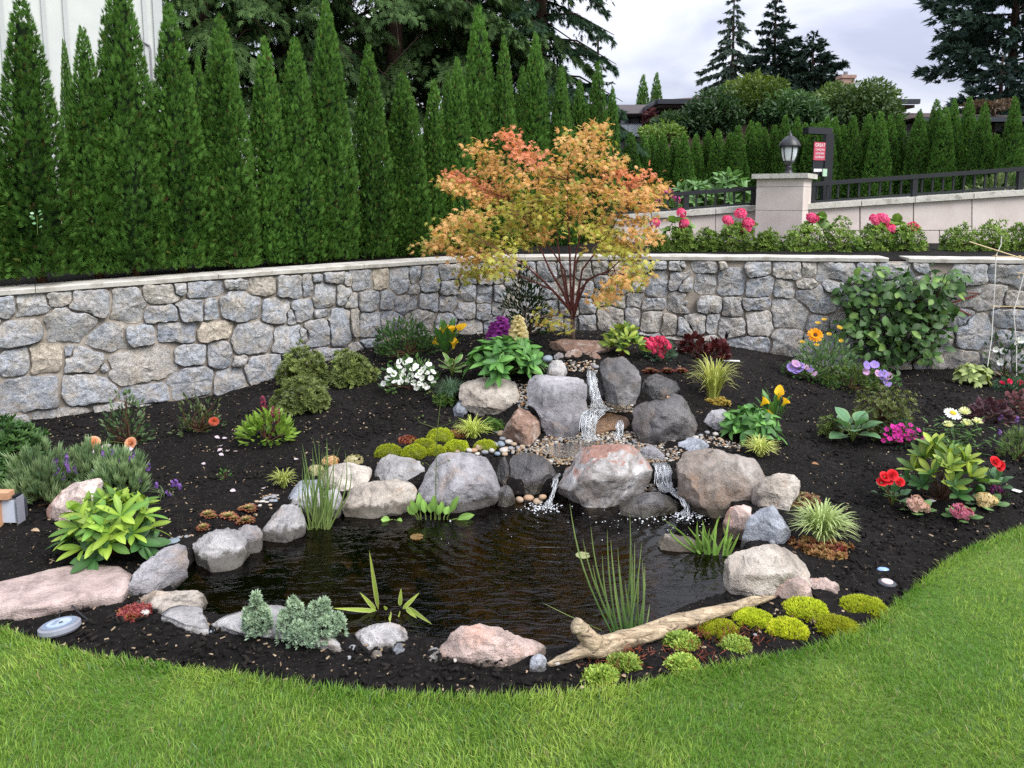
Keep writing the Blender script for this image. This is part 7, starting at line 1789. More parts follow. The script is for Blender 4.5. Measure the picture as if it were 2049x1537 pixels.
flower_mound('dianthus', 'magenta dianthus mound right of the hosta', 1803, 888, 74, 42, [(rgm.normal(1803, 19), 866 + rgm.uniform(-16, 16)) for _ in range(44)], mag, 10.5, (.05, .11, .06), (.10, .2, .10), 200, 10, lav_t, 3)
redp = petals(6, .5, .26, (.72, .04, .12), (.35, .01, .06), .3, 2, 3, .08)
flower_mound('dianthus', 'small red dianthus under the trellis', 2024, 786, 56, 26, [(2005,767),(2019,764),(2041,766)], redp, 13, (.04, .10, .06), (.09, .18, .10), 140, 12, lav_t, 4)
# yellow callas
cal = calla_mesh((.85, .50, .02), (.55, .45, .05)); cleaf = leaf_mesh('leaf', 1, .16, .25, .2, 7, col0=(.05, .14, .03), col1=(.09, .21, .05), broad=.4)
def callas(px, py, w, h, n, fl, label, seed, Y=None):
    E, B, m, rng = rosette('calla_lily', label, px, py, w, h, n, cleaf, h * .72, 'calla lily', 'yellow calla lilies', seed, M_gloss, Y, .12, .75)
    add_flowers(E, B, [at(a, b, B[1] - .05) for a, b in fl], cal, 19 * m, None, (0, -.35, 1), rng, jit=.4)
callas(893, 716, 70, 68, 16, [(878,690),(886,668),(905,668),(916,664),(907,698)], 'yellow calla lily at the wall end of the bed', 1)
callas(1548, 850, 70, 66, 13, [(1523,812),(1557,800),(1566,812),(1533,835)], 'yellow calla lily above the ribbed green plant', 2)
# foxgloves
def foxglove(px, py, top, w, c, c2, label, seed):
    E, B, m = thing_plant('foxglove', px, py, label, 'foxglove'); rng = np.random.RandomState(seed)
    bell = calla_mesh(c, c2); H = (py - top) * m; n = 34
    MB().tube([B, B + np.array((.01, 0, H * .6)), B + np.array((0, 0, H))], [.006, .005, .002], 5).build('stem', M_stem, E)
    for k in range(n):
        f = (k + .5) / n; z = H * (.48 + .50 * f); a = k * 2.4; s = w * m * .62 * (1 - .55 * f); d = np.array((math.cos(a), math.sin(a), -.45))
        add('flower', bell, M_petal, E, M=Rm(d, (0, 0, 1), np.array((0, 0, z)) + d * .006, s))
    for k in range(9):
        a = k * 2.4; d = np.array((math.cos(a), math.sin(a), .35)); add('leaf', vib[1], M_leaf, E, M=Rm(d, (0, 0, 1), np.array((0, 0, .02 + .01 * k)), rng.uniform(.09, .14)))
foxglove(1004, 706, 628, 30, (.30, .05, .32), (.16, .02, .18), 'purple foxglove spike against the wall', 1)
foxglove(990, 704, 640, 26, (.30, .05, .32), (.16, .02, .18), 'shorter purple foxglove spike left of the taller one', 3)
foxglove(1037, 706, 626, 28, (.72, .62, .36), (.5, .42, .2), 'cream foxglove spike right of the purple ones', 2)
# orange daisy bush with lavender-blue petunias
odaisy = petals(16, .5, .085, (.85, .36, .015), (.10, .035, .01), .08, 2, 4, .16)
E, B, m, rng = dome_shrub('sunflower_bush', 'grey-green bush with one orange daisy bloom by the camellia', 1648, 762, 108, 78, 11, (.07, .14, .06), (.18, .29, .12), 700, LEAF, M_leaf, 'plant', None, seed=91, twigs=16, lump=.5)
add_flowers(E, B, [at(1631, 671, B[1] - .2)], odaisy, 28 * m, None, (0, -.85, .5), rng)
ybud = petals(10, .5, .12, (.65, .42, .03), (.35, .22, .03), .5, 1, 5, .2)
add_flowers(E, B, [at(a, b, B[1] - .1) for a, b in ((1649,641),(1679,657),(1659,670),(1634,692),(1605,686),(1683,683),(1637,648))], ybud, 11 * m, None, (0, -.4, 1), rng, name='bud')
lavp = [petals(5, .5, .32, c, (.6, .5, .2), .15, 1, s, .07) for s, c in ((1, (.36, .25, .68)), (2, (.62, .36, .60)))]
for k_, (px, py, w, h, pts, lb) in enumerate([(1606, 758, 70, 34, [(1583,735),(1592,728),(1602,731),(1598,738),(1612,734),(1620,738),(1590,742),(1626,746)], 'lavender-blue petunias at the foot of the orange daisy bush'), (1762, 778, 66, 40, [(1734,731),(1733,744),(1750,730),(1764,751),(1777,752),(1768,748),(1775,766),(1757,748)], 'lavender-blue petunias between camellia and sparse azalea')]):
    E, B, m, rng = dome_shrub('petunia', lb, px, py, w, h, 11, gr0, gr1, 150, LEAF, M_leaf, 'plant', None, seed=93 + k_, twigs=6)
    for kk in (0, 1):
        add_flowers(E, B, [at(a, b, B[1] - .06) for a, b in pts[kk::3] + (pts[2::3] if kk == 0 else [])], lavp[kk], 18 * m, None, (0, -.8, .6), rng, stem=False)
dome_shrub('juniper', 'low feathery green shrub right of the orange daisy bush', 1702, 778, 94, 48, 12, (.04, .09, .015), (.13, .19, .04), 330, FAN5, M_leaf, 'shrub', None, seed=96, twigs=8, lump=.4)
dome_shrub('seedling', 'small leafy sprig in front of the feathery shrub', 1662, 778, 26, 14, 9, gr0, gr1, 30, LEAF, M_leaf, 'plant', None, seed=97, twigs=3)
# shasta daisies
E, B, m = thing_plant('shasta_daisy', 1912, 905, 'white shasta daisies with yellow hearts behind the rhododendron', 'daisy'); rng = np.random.RandomState(9)
daisy = petals(18, .5, .075, (.85, .85, .82), (.75, .50, .03), -.08, 1, 6, .19); bud2 = petals(14, .5, .09, (.75, .75, .42), (.6, .55, .1), .35, 2, 7, .12)
add_flowers(E, B, [at(1907, 827, B[1])], daisy, 40 * m, None, (0, -.45, 1), rng, jit=.1)
add_flowers(E, B, [at(1930, 826, B[1]), at(1934, 850, B[1] - .05), at(1897, 853, B[1] - .08), at(1955, 846, B[1])], bud2, 23 * m, None, (0, -.3, 1), rng, name='bud', jit=.15)
n = 150; a = rng.uniform(0, 6.3, n); P = B + np.stack([rng.normal(0, .10, n), rng.normal(0, .06, n), rng.uniform(0, .20, n)], -1)
V, F, C = scatter(LEAF[0] * np.array((.6, 1, 1)), LEAF[1], frames(np.stack([np.cos(a), np.sin(a), rng.uniform(-.3, .7, n)], -1), np.tile((0, 0, 1.0), (n, 1))), P, rng.uniform(.04, .075, n), lerp(gr0, gr1, rng.rand(n)), LEAF[2])
mk('foliage', V, F, M_leaf, E, cols=C)
# begonias, kalanchoes
red = rose_mesh((.80, .035, .045), (.62, .02, .04), 3, 5)
rl = [leaf_mesh('leaf', 1, .42, .35, .12, 6, col0=(.05, .12, .05), col1=(.09, .18, .08), broad=.5, wave=.12)]
def begonia(px, py, w, h, fl, label, seed):
    E, B, m, rng = rosette('begonia', label, px, py, w, h, 12, rl, 30, 'begonia', 'red begonias', seed, M_gloss, None, .3, 1.35)
    add_flowers(E, B, [at(a, b, B[1] - .05) for a, b in fl], red, 10.5 * m, None, (0, -.8, .6), rng, smat=M_redtwig)
begonia(1784, 1012, 78, 56, [(1770,955),(1785,951),(1764,966),(1800,965),(1778,962)], 'red begonia with several blooms at the lawn side of the rhododendron', 1)
begonia(1988, 985, 66, 48, [(1990,925),(2000,932)], 'taller red begonia with two blooms right of the rhododendron', 2)
kl = [leaf_mesh('leaf', 1, .40, .3, -.05, 6, col0=(.08, .18, .06), col1=(.15, .26, .09), broad=.55)]
def kalanchoe(px, py, w, c0, c1, fl, label, seed):
    E, B, m, rng = rosette('kalanchoe', label, px, py, w, 26, 10, kl, 27, 'kalanchoe', 'kalanchoes before the rhododendron', seed, M_gloss, None, .7, 1.5)
    add_flowers(E, B, [at(a, b, B[1] - .03) for a, b in fl], ball_mesh(30, c0, c1, .4, .22, seed), 24 * m, None, (0, -.6, .8), rng)
kalanchoe(1838, 1030, 68, (.60, .34, .34), (.72, .52, .36), [(1824,1008),(1836,1002),(1846,1012),(1828,1016),(1852,1016),(1840,1012)], 'peach and pale pink kalanchoe', 1)
kalanchoe(1926, 1044, 74, (.58, .16, .26), (.66, .26, .36), [(1912,1020),(1924,1024),(1936,1026),(1916,1030),(1930,1032),(1920,1016)], 'rose pink kalanchoe nearest the lawn', 2)
kalanchoe(1976, 1018, 80, (.75, .55, .28), (.80, .68, .42), [(1962,996),(1974,996),(1984,1002),(1976,1008),(1968,1004)], 'cream-yellow kalanchoe beside the taller begonia', 3)
flower_mound('purple_verbena', 'dark purple flower cluster beside the cream-yellow kalanchoe', 1996, 995, 40, 22, [(1984,978),(1990,974),(1997,976),(2002,982),(1992,982),(1986,984)], ball_mesh(16, (.10, .012, .07), (.2, .03, .14), .4, .2, 8), 12, (.03, .05, .03), (.06, .1, .05), 60, 9, LEAF, 8)
# dark heucheras
for k_, (px, py, w, h, c0, c1, lb) in enumerate([(1978, 838, 74, 36, (.035, .012, .02), (.14, .06, .08), 'burgundy heuchera behind the shasta daisies'), (2040, 832, 70, 52, (.05, .015, .02), (.20, .08, .09), 'larger burgundy heuchera cut by the frame edge'), (1385, 712, 52, 38, (.05, .008, .01), (.12, .02, .02), 'dark red heuchera left of the large golden grass'), (1432, 714, 50, 30, (.05, .008, .01), (.11, .02, .02), 'dark red heuchera behind the large golden grass')]):
    dome_shrub('heuchera', lb, px, py, w, h, 12, c0, c1, 170, (LEAF[0] * np.array((2, 1, 1)), LEAF[1], LEAF[2]), M_gloss, 'heuchera', 'dark heucheras', seed=110 + k_, twigs=4, up=.1)
# white flowered climber at the trellis
E, B, m, rng = dome_shrub('white_climber', 'small white-flowered climber at the foot of the trellis', 2010, 755, 66, 80, 14, (.03, .08, .03), (.10, .19, .06), 130, LEAF, M_leaf, 'plant', None, seed=120, twigs=14, lump=.7)
add_flowers(E, B, [at(a, b, B[1] - .05) for a, b in ((1992,699),(2006,703),(2001,724),(2034,684),(2042,680))], white5, 15 * m, None, (0, -1, .2), rng)

# ---------------------------------------------------------------- water plants
M_reed = M_leaf
def reeds(name, label, px, py, blades, c0, c1, bw, cat='reeds', Y=None, seed=0):
    """blades: tip pixels; each blade is one child."""
    E, B, m = thing_plant(name, px, py, label, cat, None, Y); rng = np.random.RandomState(seed)
    for (bx_, tx, ty, bend) in blades:
        a = B + np.array(((bx_ - px) * m, rng.uniform(-.03, .03), -.03)); t_ = at(tx, ty, B[1] + rng.uniform(-.05, .05)); k = 8; V = []; C = []
        for i in range(k + 1):
            u = i / k; p = a * (1 - u) + t_ * u; p = p + np.array((bend * m * math.sin(math.pi * u), 0, (abs(bend) * .3 * m) * math.sin(math.pi * u)))
            w = bw * (1 - u ** 3) * rng.uniform(.9, 1.1) + .0003
            for s_, dd_ in ((-1, 0), (0, -w * .5), (1, 0)): V.append(p + np.array((s_ * w, dd_, 0))); C.append(lerp(c0, c1, u))
        F = [(i * 3 + j, i * 3 + j + 1, (i + 1) * 3 + j + 1, (i + 1) * 3 + j) for i in range(k) for j in (0, 1)]
        mk('blade', np.array(V), np.array(F), M_reed, E, cols=np.array(C), smooth=True)
    return E
rng = np.random.RandomState(31)
bl = [(rng.uniform(1222, 1282), None, None, 0) for _ in range(0)]
bl = [(1228,1140,1008,-18),(1240,1166,1078,-12),(1236,1215,1060,-6),(1246,1260,1022,8),(1252,1284,1085,4),(1262,1265,1110,0),(1270,1278,1140,3),(1255,1240,1130,-4),(1276,1292,1165,2),(1240,1195,1175,-6),(1282,1285,1120,5),(1232,1205,1110,-8),(1266,1250,1160,0),(1248,1228,1165,-3),(1286,1300,1210,2),(1258,1236,1095,-5),(1244,1182,1052,-14),(1250,1222,1080,-5),(1264,1270,1085,2),(1272,1262,1130,-2),(1278,1290,1130,4),(1262,1242,1150,-3),(1238,1186,1130,-10),(1268,1256,1190,2),(1284,1276,1175,-2)]
reeds('cattail', 'tall thin cattail reeds rising from the pond by the driftwood', 1255, 1262, bl, (.06, .15, .04), (.22, .28, .10), .0034, 'cattail', None, 1)
reeds('bent_reed', 'long reed blade bent flat over the water', 1232, 1258, [(1232,1085,1206,-10),(1225,1230,1215,40)], (.10, .18, .05), (.35, .42, .16), .0036, 'reed', None, 2)
rng = np.random.RandomState(8)
bl = []
for k_ in range(46):
    x = rng.uniform(622, 662); bl.append((x, x + rng.normal(0, 20), rng.uniform(870, 985), rng.normal(0, 6)))
bl += [(650,700,925,22),(655,690,900,20),(640,605,935,-12)]
reeds('rush_clump', 'tall green rushes at the pond inlet before pale stones', 642, 1056, bl, (.16, .22, .06), (.16, .26, .08), .0032, 'rushes', None, 3)
E, B, m = thing_plant('variegated_iris', 762, 1222, 'variegated iris with one upright blade in the pond', 'iris'); rng = np.random.RandomState(4)
iv = leaf_mesh('leaf', 1, .038, .0, .1, 9, col0=(.20, .30, .04), col1=(.40, .52, .08), broad=.3, edge=(.60, .62, .25))
for a, b, c, d in [((757,1215),(740,1098),0,0),((755,1218),(665,1216),.3,0),((752,1216),(720,1184),.1,0),((768,1212),(778,1216),0,0),((800,1208),(803,1176),0,0),((806,1214),(840,1185),0,0),((815,1210),(868,1250),.4,0),((812,1212),(836,1238),.2,0),((780,1225),(783,1248),0,0),((798,1225),(800,1236),0,0)]:
    A, T_ = at(a[0], a[1], B[1]) , at(b[0], b[1], B[1] - .06 * (b[1] > a[1] - 5)); A[2] = max(A[2], WATER_Z + .005) - .01
    if T_[2] < WATER_Z + .006: T_ = onz(b[0], b[1], WATER_Z + .008)
    d_ = T_ - A; L = np.linalg.norm(d_); add('leaf', iv, M_leaf, E, M=Rm(d_, (0, -1, .4), A - B, L, max(L * .9, .22)))
E, B, m = thing_plant('arrowhead', 865, 1040, 'arrowhead water plant with spoon-shaped leaves', 'water plant'); rng = np.random.RandomState(5)
av = leaf_mesh('leaf', 1, .19, .15, .15, 8, col0=(.16, .30, .06), col1=(.24, .42, .09), broad=.45); mb = MB()
for a, b in [((838,1035),(822,1000)),((842,1035),(838,985)),((852,1036),(846,998)),((862,1034),(862,1004)),((870,1036),(868,990)),((880,1036),(884,1003)),((888,1036),(898,1012)),((895,1036),(918,992)),((905,1040),(950,1030)),((900,1046),(938,1052)),((835,1036),(815,1012)),((786,1052),(762,1040)),((790,1050),(805,1046)),((878,1038),(876,1010))]:
    A, T_ = at(a[0], a[1], B[1]), at(b[0], b[1], B[1] + rng.uniform(-.04, .04)); A[2] = max(A[2], WATER_Z); mid = A + (T_ - A) * .25
    add('leaf', av, M_leaf, E, M=Rm(T_ - mid, (rng.normal(0, .4), -1, .5), mid - B, np.linalg.norm(T_ - mid) * 1.02, max(.10, np.linalg.norm(T_ - mid))))
    mb.tube([B + (A - B) * np.array((1, 1, 0)) - np.array((0, 0, .02)), A, mid], [.004, .0035, .003], 5, False)
mb.build('stalks', M_stem, E)
E, B, m = thing_plant('water_plantain', 872, 1040, 'single thin flower stalk with open side twigs above the pond', 'water plant'); rng = np.random.RandomState(6); mb = MB()
s0 = at(872, 1030, B[1]); tp = [at(872, 960, B[1]), at(875, 860, B[1]), at(882, 800, B[1])]
mb.tube([B] + tp, [.0028, .0024, .002, .0015], 5)
for a, b in (((875,858),(840,845)),((875,856),(905,846)),((880,806),(862,780)),((880,808),(895,795)),((872,940),(850,925)),((872,935),(900,920)),((840,845),(828,832)),((905,846),(925,838))):
    mb.tube([at(a[0], a[1], B[1]), at(b[0], b[1], B[1] - .03)], [.0014, .0009], 4)
mb.build('stalk', M_stem, E)
for a, b in ((838,836),(850,845),(846,832),(860,784),(866,792),(900,842),(912,848),(920,838),(846,928),(898,922)):
    p = at(a, b, B[1] - .02); mb = MB(); mb.box(p, (.008, .008, .006), rz=.4); mb.build('bud', M_stem, E)
rng = np.random.RandomState(9); bl = []
for k_ in range(22):
    x = rng.uniform(1405, 1455); bl.append((x, x + rng.normal(0, 18) + (x - 1430) * .5, rng.uniform(1028, 1085), rng.normal(0, 5)))
bl += [(1410,1340,1058,-20),(1415,1368,1070,-10)]
reeds('water_iris', 'bright green water iris beside the cream pond stone', 1430, 1108, bl, (.12, .24, .04), (.26, .42, .09), .007, 'iris', None, 10)
# lily pads
for k_, (px, py, w, c, lb) in enumerate([(1166, 1111, 30, (.22, .24, .10), 'single floating lily pad in the middle of the pond'), (834, 1074, 28, (.13, .075, .02), 'brown floating leaf below the arrowhead plant')]):
    P = onz(px, py, WATER_Z + .004); m = mpp(P[1]); V = [P] + [P + np.array((math.cos(a) * w * m / 2, math.sin(a) * w * m / 2, .002 * (i % 2))) for i, a in enumerate(np.linspace(.3, 6.1, 22))]
    V = V + [v - np.array((0, 0, .003)) for v in V]; n = 23
    F = [(0, i, i + 1) for i in range(1, 22)] + [(n, n + i + 1, n + i) for i in range(1, 22)] + [(i, n + i, n + i + 1, i + 1) for i in range(1, 22)]
    tag(mk('lily_pad', np.array(V), F, mat_plain('lily_pad_%d' % k_, c, .4, .5), origin=P), lb, 'lily pad')
# junipers on the rim
jt = tuft(8, .7, .13, 11)
for k_, (px, py, w, h, lb) in enumerate([(516, 1272, 62, 62, 'small blue-green juniper on the near rim, the single-spired one'), (622, 1280, 118, 66, 'wider blue-green juniper on the near rim')]):
    E, B, m = thing_plant('juniper', px, py, lb, 'juniper', 'blue-green junipers'); rng = np.random.RandomState(60 + k_)
    spires = [(0, 0, 1.45), (-.5, .1, .8), (.5, -.1, .85), (-.2, -.3, .7), (.25, .3, .9)] if k_ == 0 else [(-.35, 0, 1.1), (.42, 0, 1.3), (.08, .1, .8), (-.75, -.1, .95), (.85, 0, .75), (.5, -.3, .8), (-.3, -.4, .7), (0, -.3, .6), (.15, 0, 1.15), (-.55, .1, 1.25)]
    Ps, Ds, Cs = [], [], []; mb = MB()
    for sx_, sy_, sh in spires:
        q = B + np.array((sx_ * w * m * .5, sy_ * w * m * .5, 0)); top = q + np.array((sx_ * .02, 0, h * m * sh)); n = 170
        mb.tube([B, (q + top) / 2, top], [.005, .004, .002], 4, False)
        u = rng.rand(n) ** .8; r = w * m * .155 * (1 - u ** 1.6) + .006; d = sph_dirs(n, rng, -.2, .8)
        Ps.append(q + (top - q) * u[:, None] * .97 + np.array((0, 0, .01)) + d * r[:, None]); Ds.append(unit(d + np.array((0, 0, .8)) + rng.normal(0, .25, (n, 3)))); Cs.append(lerp((.10, .17, .11), (.36, .46, .32), np.clip(u * .5 + rng.rand(n) * .6, 0, 1)))
    P, D, C = map(np.concatenate, (Ps, Ds, Cs)); n = len(P)
    V, F, C = scatter(jt[0], jt[1], frames(D, sph_dirs(n, rng)), P, rng.uniform(.012, .022, n), C, jt[2]); mk('foliage', V, F, M_leaf, E, cols=C); mb.build('stems', M_twig, E)
# pale young sprig growing out of the hedge
E, B, m = thing_plant('pale_sprig', 75, 470, 'pale green sprig growing out of the first hedge cedar', 'plant', None, 5.25)
for a, b in ((68, 428), (78, 430), (70, 438), (80, 440), (72, 448), (78, 455), (66, 434), (76, 424)):
    add('leaf', leaf_mesh('leaf', 1, .4, .3, .1, 4, col0=(.22, .34, .20), col1=(.35, .48, .32)) if a == 68 else bpy.data.meshes[[q.name for q in bpy.data.meshes][-1]] if False else hos[0], M_leaf, E, M=Rm((np.sign(a - 74), -.3, .4), (0, -1, 1), at(a, b, 5.25) - B, .028))
MB().tube([B, at(74, 430, 5.25)], .002, 4).build('stem', M_stem, E)
# ---------------------------------------------------------------- small things in the bed
M_dgrey = mat_plain('dark_grey_plastic', hexc('3c4046'), .5, .4); M_silver = mat_plain('silver_plastic', hexc('82858f'), .45, .5); M_lblue = mat_plain('pale_blue_lens', hexc('a9b9cc'), .25, .6)
M_cedarw = mat_plain('cedar_timber', hexc('b58a6c'), .75, .25, 0, .15, 18, .2); M_boxgrey = mat_plain('light_grey_box', hexc('b9bfca'), .55, .4, 0, .04)
P = hit(120, 1262)
E = empty('solar_light', P, 'round solar ground light lying on the mulch near the lawn', 'garden light'); E.rotation_euler = (math.radians(-8), math.radians(-5), .12)
m = mpp(P[1]); r = 41 * m
def lathe_l(name, prof, mat, parent, n=32):
    mb = MB(); mb.lathe(prof, (0, 0, 0), n); return add(name, mesh_np(name, np.array(mb.v), mb.f, None, False), mat, parent, (0, 0, 0))
lathe_l('rim', [(r * .92, .0), (r, .008), (r * .98, .022), (r * .85, .027)], M_silver, E)
lathe_l('dark_ring', [(r * .86, .024), (r * .86, .0285)], M_silver, E)
lathe_l('face', [(r * .82, .026), (r * .82, .0300)], mat_plain('blue_grey_face', hexc('77869a'), .3, .5), E)
lathe_l('lens', [(r * .58, .028), (r * .58, .0315)], M_lblue, E)
mb = MB(); mb.box((-r * .20, 0, .0322), (r * .22, r * .62, .002)); add('solar_cell', mesh_np('solar_cell', np.array(mb.v), mb.f), mat_plain('cell', hexc('7f8ea0'), .3), E)
mb = MB(); mb.lathe([(r * .10, .031), (r * .10, .0335)], (r * .12, -.005, 0), 14); add('sensor', mesh_np('sensor', np.array(mb.v), mb.f), M_dgrey, E)
MB().tube([hit(118, 1240) + np.array((0, 0, .004)), hit(124, 1225) + np.array((0, .0, .03)), hit(145, 1226) + np.array((0, 0, .03)), hit(165, 1235) + np.array((0, 0, .006)), hit(180, 1243) + np.array((0, 0, .0))], .003, 6).build('cable', M_black, None).name = 'cable'
tag(bpy.data.objects['cable'], 'thin black cable loop between solar light and pink slab', 'cable')
P = hit(1775, 1171); E = empty('puck_light', P, 'small dark-rimmed puck light on the mulch near the lawn', 'garden light'); m = mpp(P[1])
lathe_l('rim', [(18 * m, 0), (18 * m, .012), (15 * m, .016)], M_dgrey, E); lathe_l('lens', [(12 * m, .014), (11 * m, .019), (6 * m, .021)], mat_plain('pink_lens', hexc('c9b2b0'), .3), E)
gv, gf = grid_sphere(5); gv = unit(gv)
P = hit(1767, 1142); m = mpp(P[1]); tag(mk('glass_pebble', P + gv * np.array((13 * m, 9 * m, 5 * m)) + np.array((0, 0, .004)), gf, mat_plain('blue_glass', hexc('7d9cc4'), .15, .6), origin=P, smooth=True), 'pale blue glass pebble on bare mulch near the lawn', 'pebble')
# electrical box on a timber stand
P = hit(22, 1050); E = empty('electrical_box', P, 'grey electrical box under a timber top at the frame edge', 'electrical box'); m = mpp(P[1]); Y = P[1]
def bxp(x0, y0, x1, y1, dep, Yf, name, mat, par=None):
    a, b = at(x0, y0, Yf), at(x1, y1, Yf); return MB().box(((a[0] + b[0]) / 2, Yf + dep / 2, (a[2] + b[2]) / 2), (abs(b[0] - a[0]), dep, abs(a[2] - b[2]))).build(name, mat, par or E)
bxp(-60, 987, 16, 1001, .05, Y - .02, 'timber_top', M_cedarw); bxp(-60, 1001, 1, 1056, .05, Y - .02, 'timber_leg', M_cedarw)
hs_ = bxp(2, 1002, 31, 1046, .04, Y + .0, 'housing', M_boxgrey); bxp(31.5, 997, 38, 1049, .05, Y - .01, 'hinge_flange', M_silver, hs_)
bxp(34, 1049, 38, 1056, .03, Y, 'foot', M_silver)
bxp(40, 998, 52, 1043, .02, Y + .08, 'open_lid', M_dgrey); bxp(24, 992, 30, 998, .05, Y, 'cable_gland', M_black, hs_)
# spot lights on spikes
def spike(px, py, top, w, lb, lean=0):
    P = hit(px, py); E = empty('spot_light', P, lb, 'garden light'); a = at(px + lean, top, P[1]); m = mpp(P[1])
    MB().tube([P - np.array((0, 0, .02)), P + (a - P) * .75], w * m * .28, 8).build('spike', M_black, E); MB().tube([P + (a - P) * .6, P + (a - P) * .9, a], [w * m * .35, w * m * .5, w * m * .55], 10).build('head', M_black, E, smooth=True)
spike(567, 757, 708, 11, 'black spot light beside the azalea trio'); spike(1446, 702, 664, 7, 'slanted thin black garden stake light before the wall', 10)
# bamboo trellis with strings at the frame edge
M_bam = mat_plain('bamboo_cane', hexc('c9b48a'), .6, .3); M_str = mat_plain('white_string', hexc('d9d6cf'), .8, .2)
P = at(1978, 735, 6.55); E = empty('trellis', P, 'bamboo and white string trellis leaning on the wall', 'trellis'); Yt = 6.62
MB().tube([at(1940, 484, Yt - .0), at(2060, 522, Yt - .06)], .006, 6).build('cane', M_bam, E)
MB().tube([at(1985, 513, Yt), at(2110, 516, Yt)], .005, 6).build('cane', M_bam, E); MB().tube([at(1982, 613, Yt - .02), at(2110, 614, Yt)], .004, 6).build('cane', M_bam, E)
MB().tube([at(2035, 545, Yt - .02), at(2110, 560, Yt)], .004, 6).build('cane', M_bam, E)
MB().tube([at(2004, 472, Yt - .02), at(2003, 490, Yt - .02), at(1993, 512, Yt - .02), at(1991, 560, Yt - .04), at(1988, 613, Yt - .04), at(1984, 680, Yt - .06), at(1976, 733, Yt - .1)], .004, 6).build('string', M_str, E)
MB().tube([at(2049, 548, Yt - .02), at(2038, 590, Yt - .03), at(2028, 625, Yt - .04), at(2034, 690, Yt - .06), at(2034, 762, Yt - .1)], .004, 6).build('string', M_str, E)
for a, b in ((1993, 512), (1988, 613), (2038, 555), (2040, 513), (2028, 614)): MB().box(at(a, b, Yt - .03), (.018, .015, .015), rz=.5).build('knot', M_bam, E)
# white plant tags, fallen leaves
M_tag = mat_plain('white_plastic_tag', hexc('dcdcd8'), .4, .5)
for k_, (px, py, w, h, lb, an) in enumerate([(1358, 702, 18, 5, 'white plant tag lying left of the dark red heuchera', .1), (1462, 725, 36, 6, 'long white plant tag behind the large golden grass', -.2), (2034, 987, 14, 8, 'white plant tag right of the dark purple flowers', .6), (1960, 960, 10, 8, 'white petal-like tag right of the rhododendron', .9), (1862, 1007, 18, 6, 'white tag stuck behind the peach kalanchoe', .5), (2050, 0, 0, 0, '', 0)][:5]):
    P = hit(px, py); m = mpp(P[1]); mb = MB(); mb.box(P + np.array((0, 0, .014)), (w * m, h * m * 2, .002), rz=an); tag(mb.build('plant_tag', M_tag, origin=P), lb, 'plant tag')
ll = [leaf_mesh('fallen_leaf', 1, .28, .5, .3, 5, col0=c, col1=c2) for c, c2 in (((.30, .13, .05), (.42, .22, .10)), ((.45, .30, .18), (.5, .38, .25)))]
for k_, (px, py, s, lb) in enumerate([(1624, 932, 18, 'orange fallen leaf on mulch above the tan domed boulder'), (1040, 767, 16, 'tan fallen leaf behind the tan rough boulder'), (1050, 810, 16, 'rust fallen leaf wedged between two boulders'), (62, 1066, 20, 'curled tan fallen leaf near the electrical box'), (586, 824, 10, 'small orange fallen leaf in front of the azaleas'), (1545, 842, 12, 'brown fallen leaf below the yellow callas'), (1995, 1013, 20, 'brown fallen leaf right of the cream-yellow kalanchoe'), (1252, 1362, 16, 'pinkish fallen leaf by the sedums near the lawn'), (1338, 797, 9, 'tan leaf stuck on the dark domed boulder')]):
    P = hit(px, py); m = mpp(P[1])
    if px == 1338: P = at(px, py, 4.62)
    tag(add('fallen_leaf', ll[k_ % 2], M_leaf, None, M=Rm((math.cos(k_ * 2.1), math.sin(k_ * 2.1), .1), (0, -.2, 1), P + np.array((0, 0, .012)), s * m)), lb, 'fallen leaf')
pet = leaf_mesh('petal', 1, .42, .1, .25, 4, col0=(.52, .42, .47), col1=(.60, .52, .55), broad=.55)
rng = np.random.RandomState(2)
for px, py in [(440,881),(455,880),(442,895),(455,905),(475,906),(435,907),(448,915),(411,933),(597,922),(527,980),(472,987)]:
    P = hit(px, py); tag(add('petal', pet, M_petal, None, M=Rm((rng.normal(), rng.normal(), .2), (0, -.3, 1), P + np.array((0, 0, .012)), rng.uniform(9, 14) * mpp(P[1]))), 'pale pink fallen rose petal on the mulch before the rose bushes', 'petal', 'fallen rose petals')
for px, py in [(195,905),(207,902),(190,915),(204,917),(232,912),(240,906),(250,902),(258,905),(247,913),(236,918),(228,917)]:
    P = hit(px, py); P = at(px, py, P[1] - .12); tag(add('petal', pet, M_petal, None, M=Rm((rng.normal(), rng.normal(), .2), (0, -.6, 1), P, rng.uniform(15, 24) * mpp(P[1]))), 'pale pink petal caught in the lavender tops', 'petal', 'petals in the lavender')

# ---------------------------------------------------------------- mulch chips and grass (nobody could count them)
rng = np.random.RandomState(21); n = 34000
x = rng.uniform(-3.6, 5.6, n); y = 2.1 + (rng.rand(n) ** 1.4) * 5.2
k = (y > lawnY(x) + .02) & (y < wallY(x) - .03) & (pond_in(x, y) > .06); x, y = x[k], y[k]; n = len(x)
z = ground(x, y) + .006
box = np.array([(a, b, c) for a in (-1, 1) for b in (-1, 1) for c in (-1, 1)], float) * .5; bf = np.array([(0, 1, 3, 2), (4, 6, 7, 5), (0, 4, 5, 1), (2, 3, 7, 6), (1, 5, 7, 3)])
pale = rng.rand(n) < np.where((y < 2.9) | (x < -.6), .17, .10) + .10 * (vnoise(np.stack([x, y, x * 0], -1), 2.5, 5) > .72)
col = np.where(pale[:, None], lerp((.16, .11, .065), (.38, .30, .20), rng.rand(n)), lerp((.0025, .002, .0018), (.017, .014, .012), rng.rand(n) ** 1.5))
S = np.stack([rng.uniform(.004, .011, n), rng.uniform(.008, .036, n), rng.uniform(.003, .009, n)], -1) * np.where(pale, .58, 1.0)[:, None]
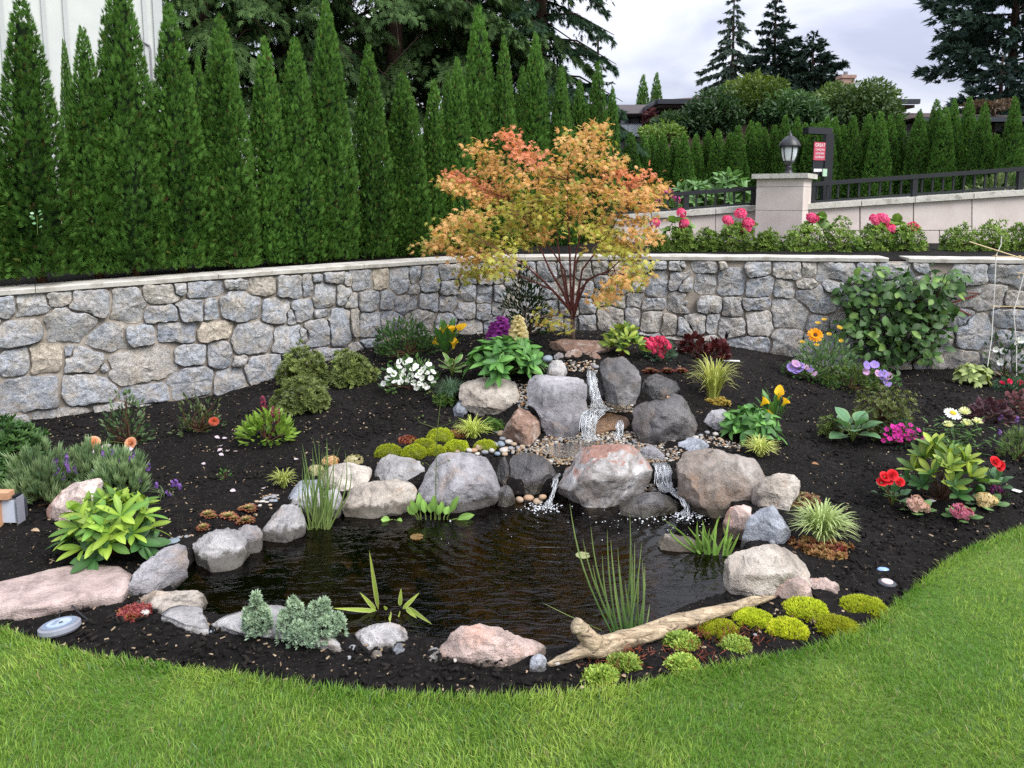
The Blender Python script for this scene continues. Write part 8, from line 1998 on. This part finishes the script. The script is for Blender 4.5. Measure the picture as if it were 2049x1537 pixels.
d = np.stack([rng.normal(0, 1, n), rng.normal(0, 1, n), rng.normal(0, .28, n)], -1)
V, F, C = scatter(box, bf, frames(d, unit(np.array((0, 0, 1)) + rng.normal(0, .35, (n, 3)))), np.stack([x, y, z], -1), S, col)
t = NT('mulch_chip'); M_chip = t.done(t.pbr(t.col(), .9, .2))
tag(mk('mulch_chips', V, F, M_chip, cols=C), 'loose dark and pale bark chips on the bed', 'mulch', kind='stuff')

def grass(n, x0, x1, y0, h0, h1, seed, yfun=None):
    rng = np.random.RandomState(seed)
    x = rng.uniform(x0, x1, n); top = lawnY(x); y = y0 + (top + .012 - y0) * rng.rand(n) if yfun is None else top + .012 - np.abs(rng.normal(0, yfun, n))
    p3 = np.stack([x, y, x * 0], -1); pt = fbm(p3, 1.6, 5, 3); pt2 = vnoise(p3, 9, 8)
    h = rng.uniform(h0, h1, n) * (1 + .6 * pt) * (.85 + .35 * pt2); a = rng.uniform(0, 2 * math.pi, n) * .8 + vnoise(p3, 2.2, 9) * 5; lean = rng.uniform(.15, 1.0, n)
    w = rng.uniform(.0010, .0018, n); dx, dy = np.cos(a), np.sin(a)
    V = np.zeros((n, 5, 3)); fa = rng.uniform(0, math.pi, n); sx_, sy_ = np.cos(fa), np.sin(fa)
    for i, (u, ww) in enumerate(((0, 1.0), (0, -1.0), (.55, .8), (.55, -.8), (1, 0))):
        r = h * lean * u ** 1.8 * .8; V[:, i] = np.stack([x + dx * r + sx_ * w * ww, y + dy * r + sy_ * w * ww, h * u * (1 - .28 * lean * u)], -1)
    yl = np.clip(.44 + 2.0 * pt + 1.5 * fbm(p3, 6, 14, 2) + rng.normal(0, .24, n), 0, 1)
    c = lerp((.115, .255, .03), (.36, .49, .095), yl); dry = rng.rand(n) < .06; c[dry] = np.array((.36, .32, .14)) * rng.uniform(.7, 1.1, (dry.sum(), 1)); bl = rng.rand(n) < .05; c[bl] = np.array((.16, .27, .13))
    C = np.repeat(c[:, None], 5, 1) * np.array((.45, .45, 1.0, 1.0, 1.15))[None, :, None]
    b = np.arange(n) * 5; F = np.concatenate([np.stack([b, b + 1, b + 3], -1), np.stack([b, b + 3, b + 2], -1), np.stack([b + 2, b + 3, b + 4], -1)])
    return V.reshape(-1, 3), F, C.reshape(-1, 3)
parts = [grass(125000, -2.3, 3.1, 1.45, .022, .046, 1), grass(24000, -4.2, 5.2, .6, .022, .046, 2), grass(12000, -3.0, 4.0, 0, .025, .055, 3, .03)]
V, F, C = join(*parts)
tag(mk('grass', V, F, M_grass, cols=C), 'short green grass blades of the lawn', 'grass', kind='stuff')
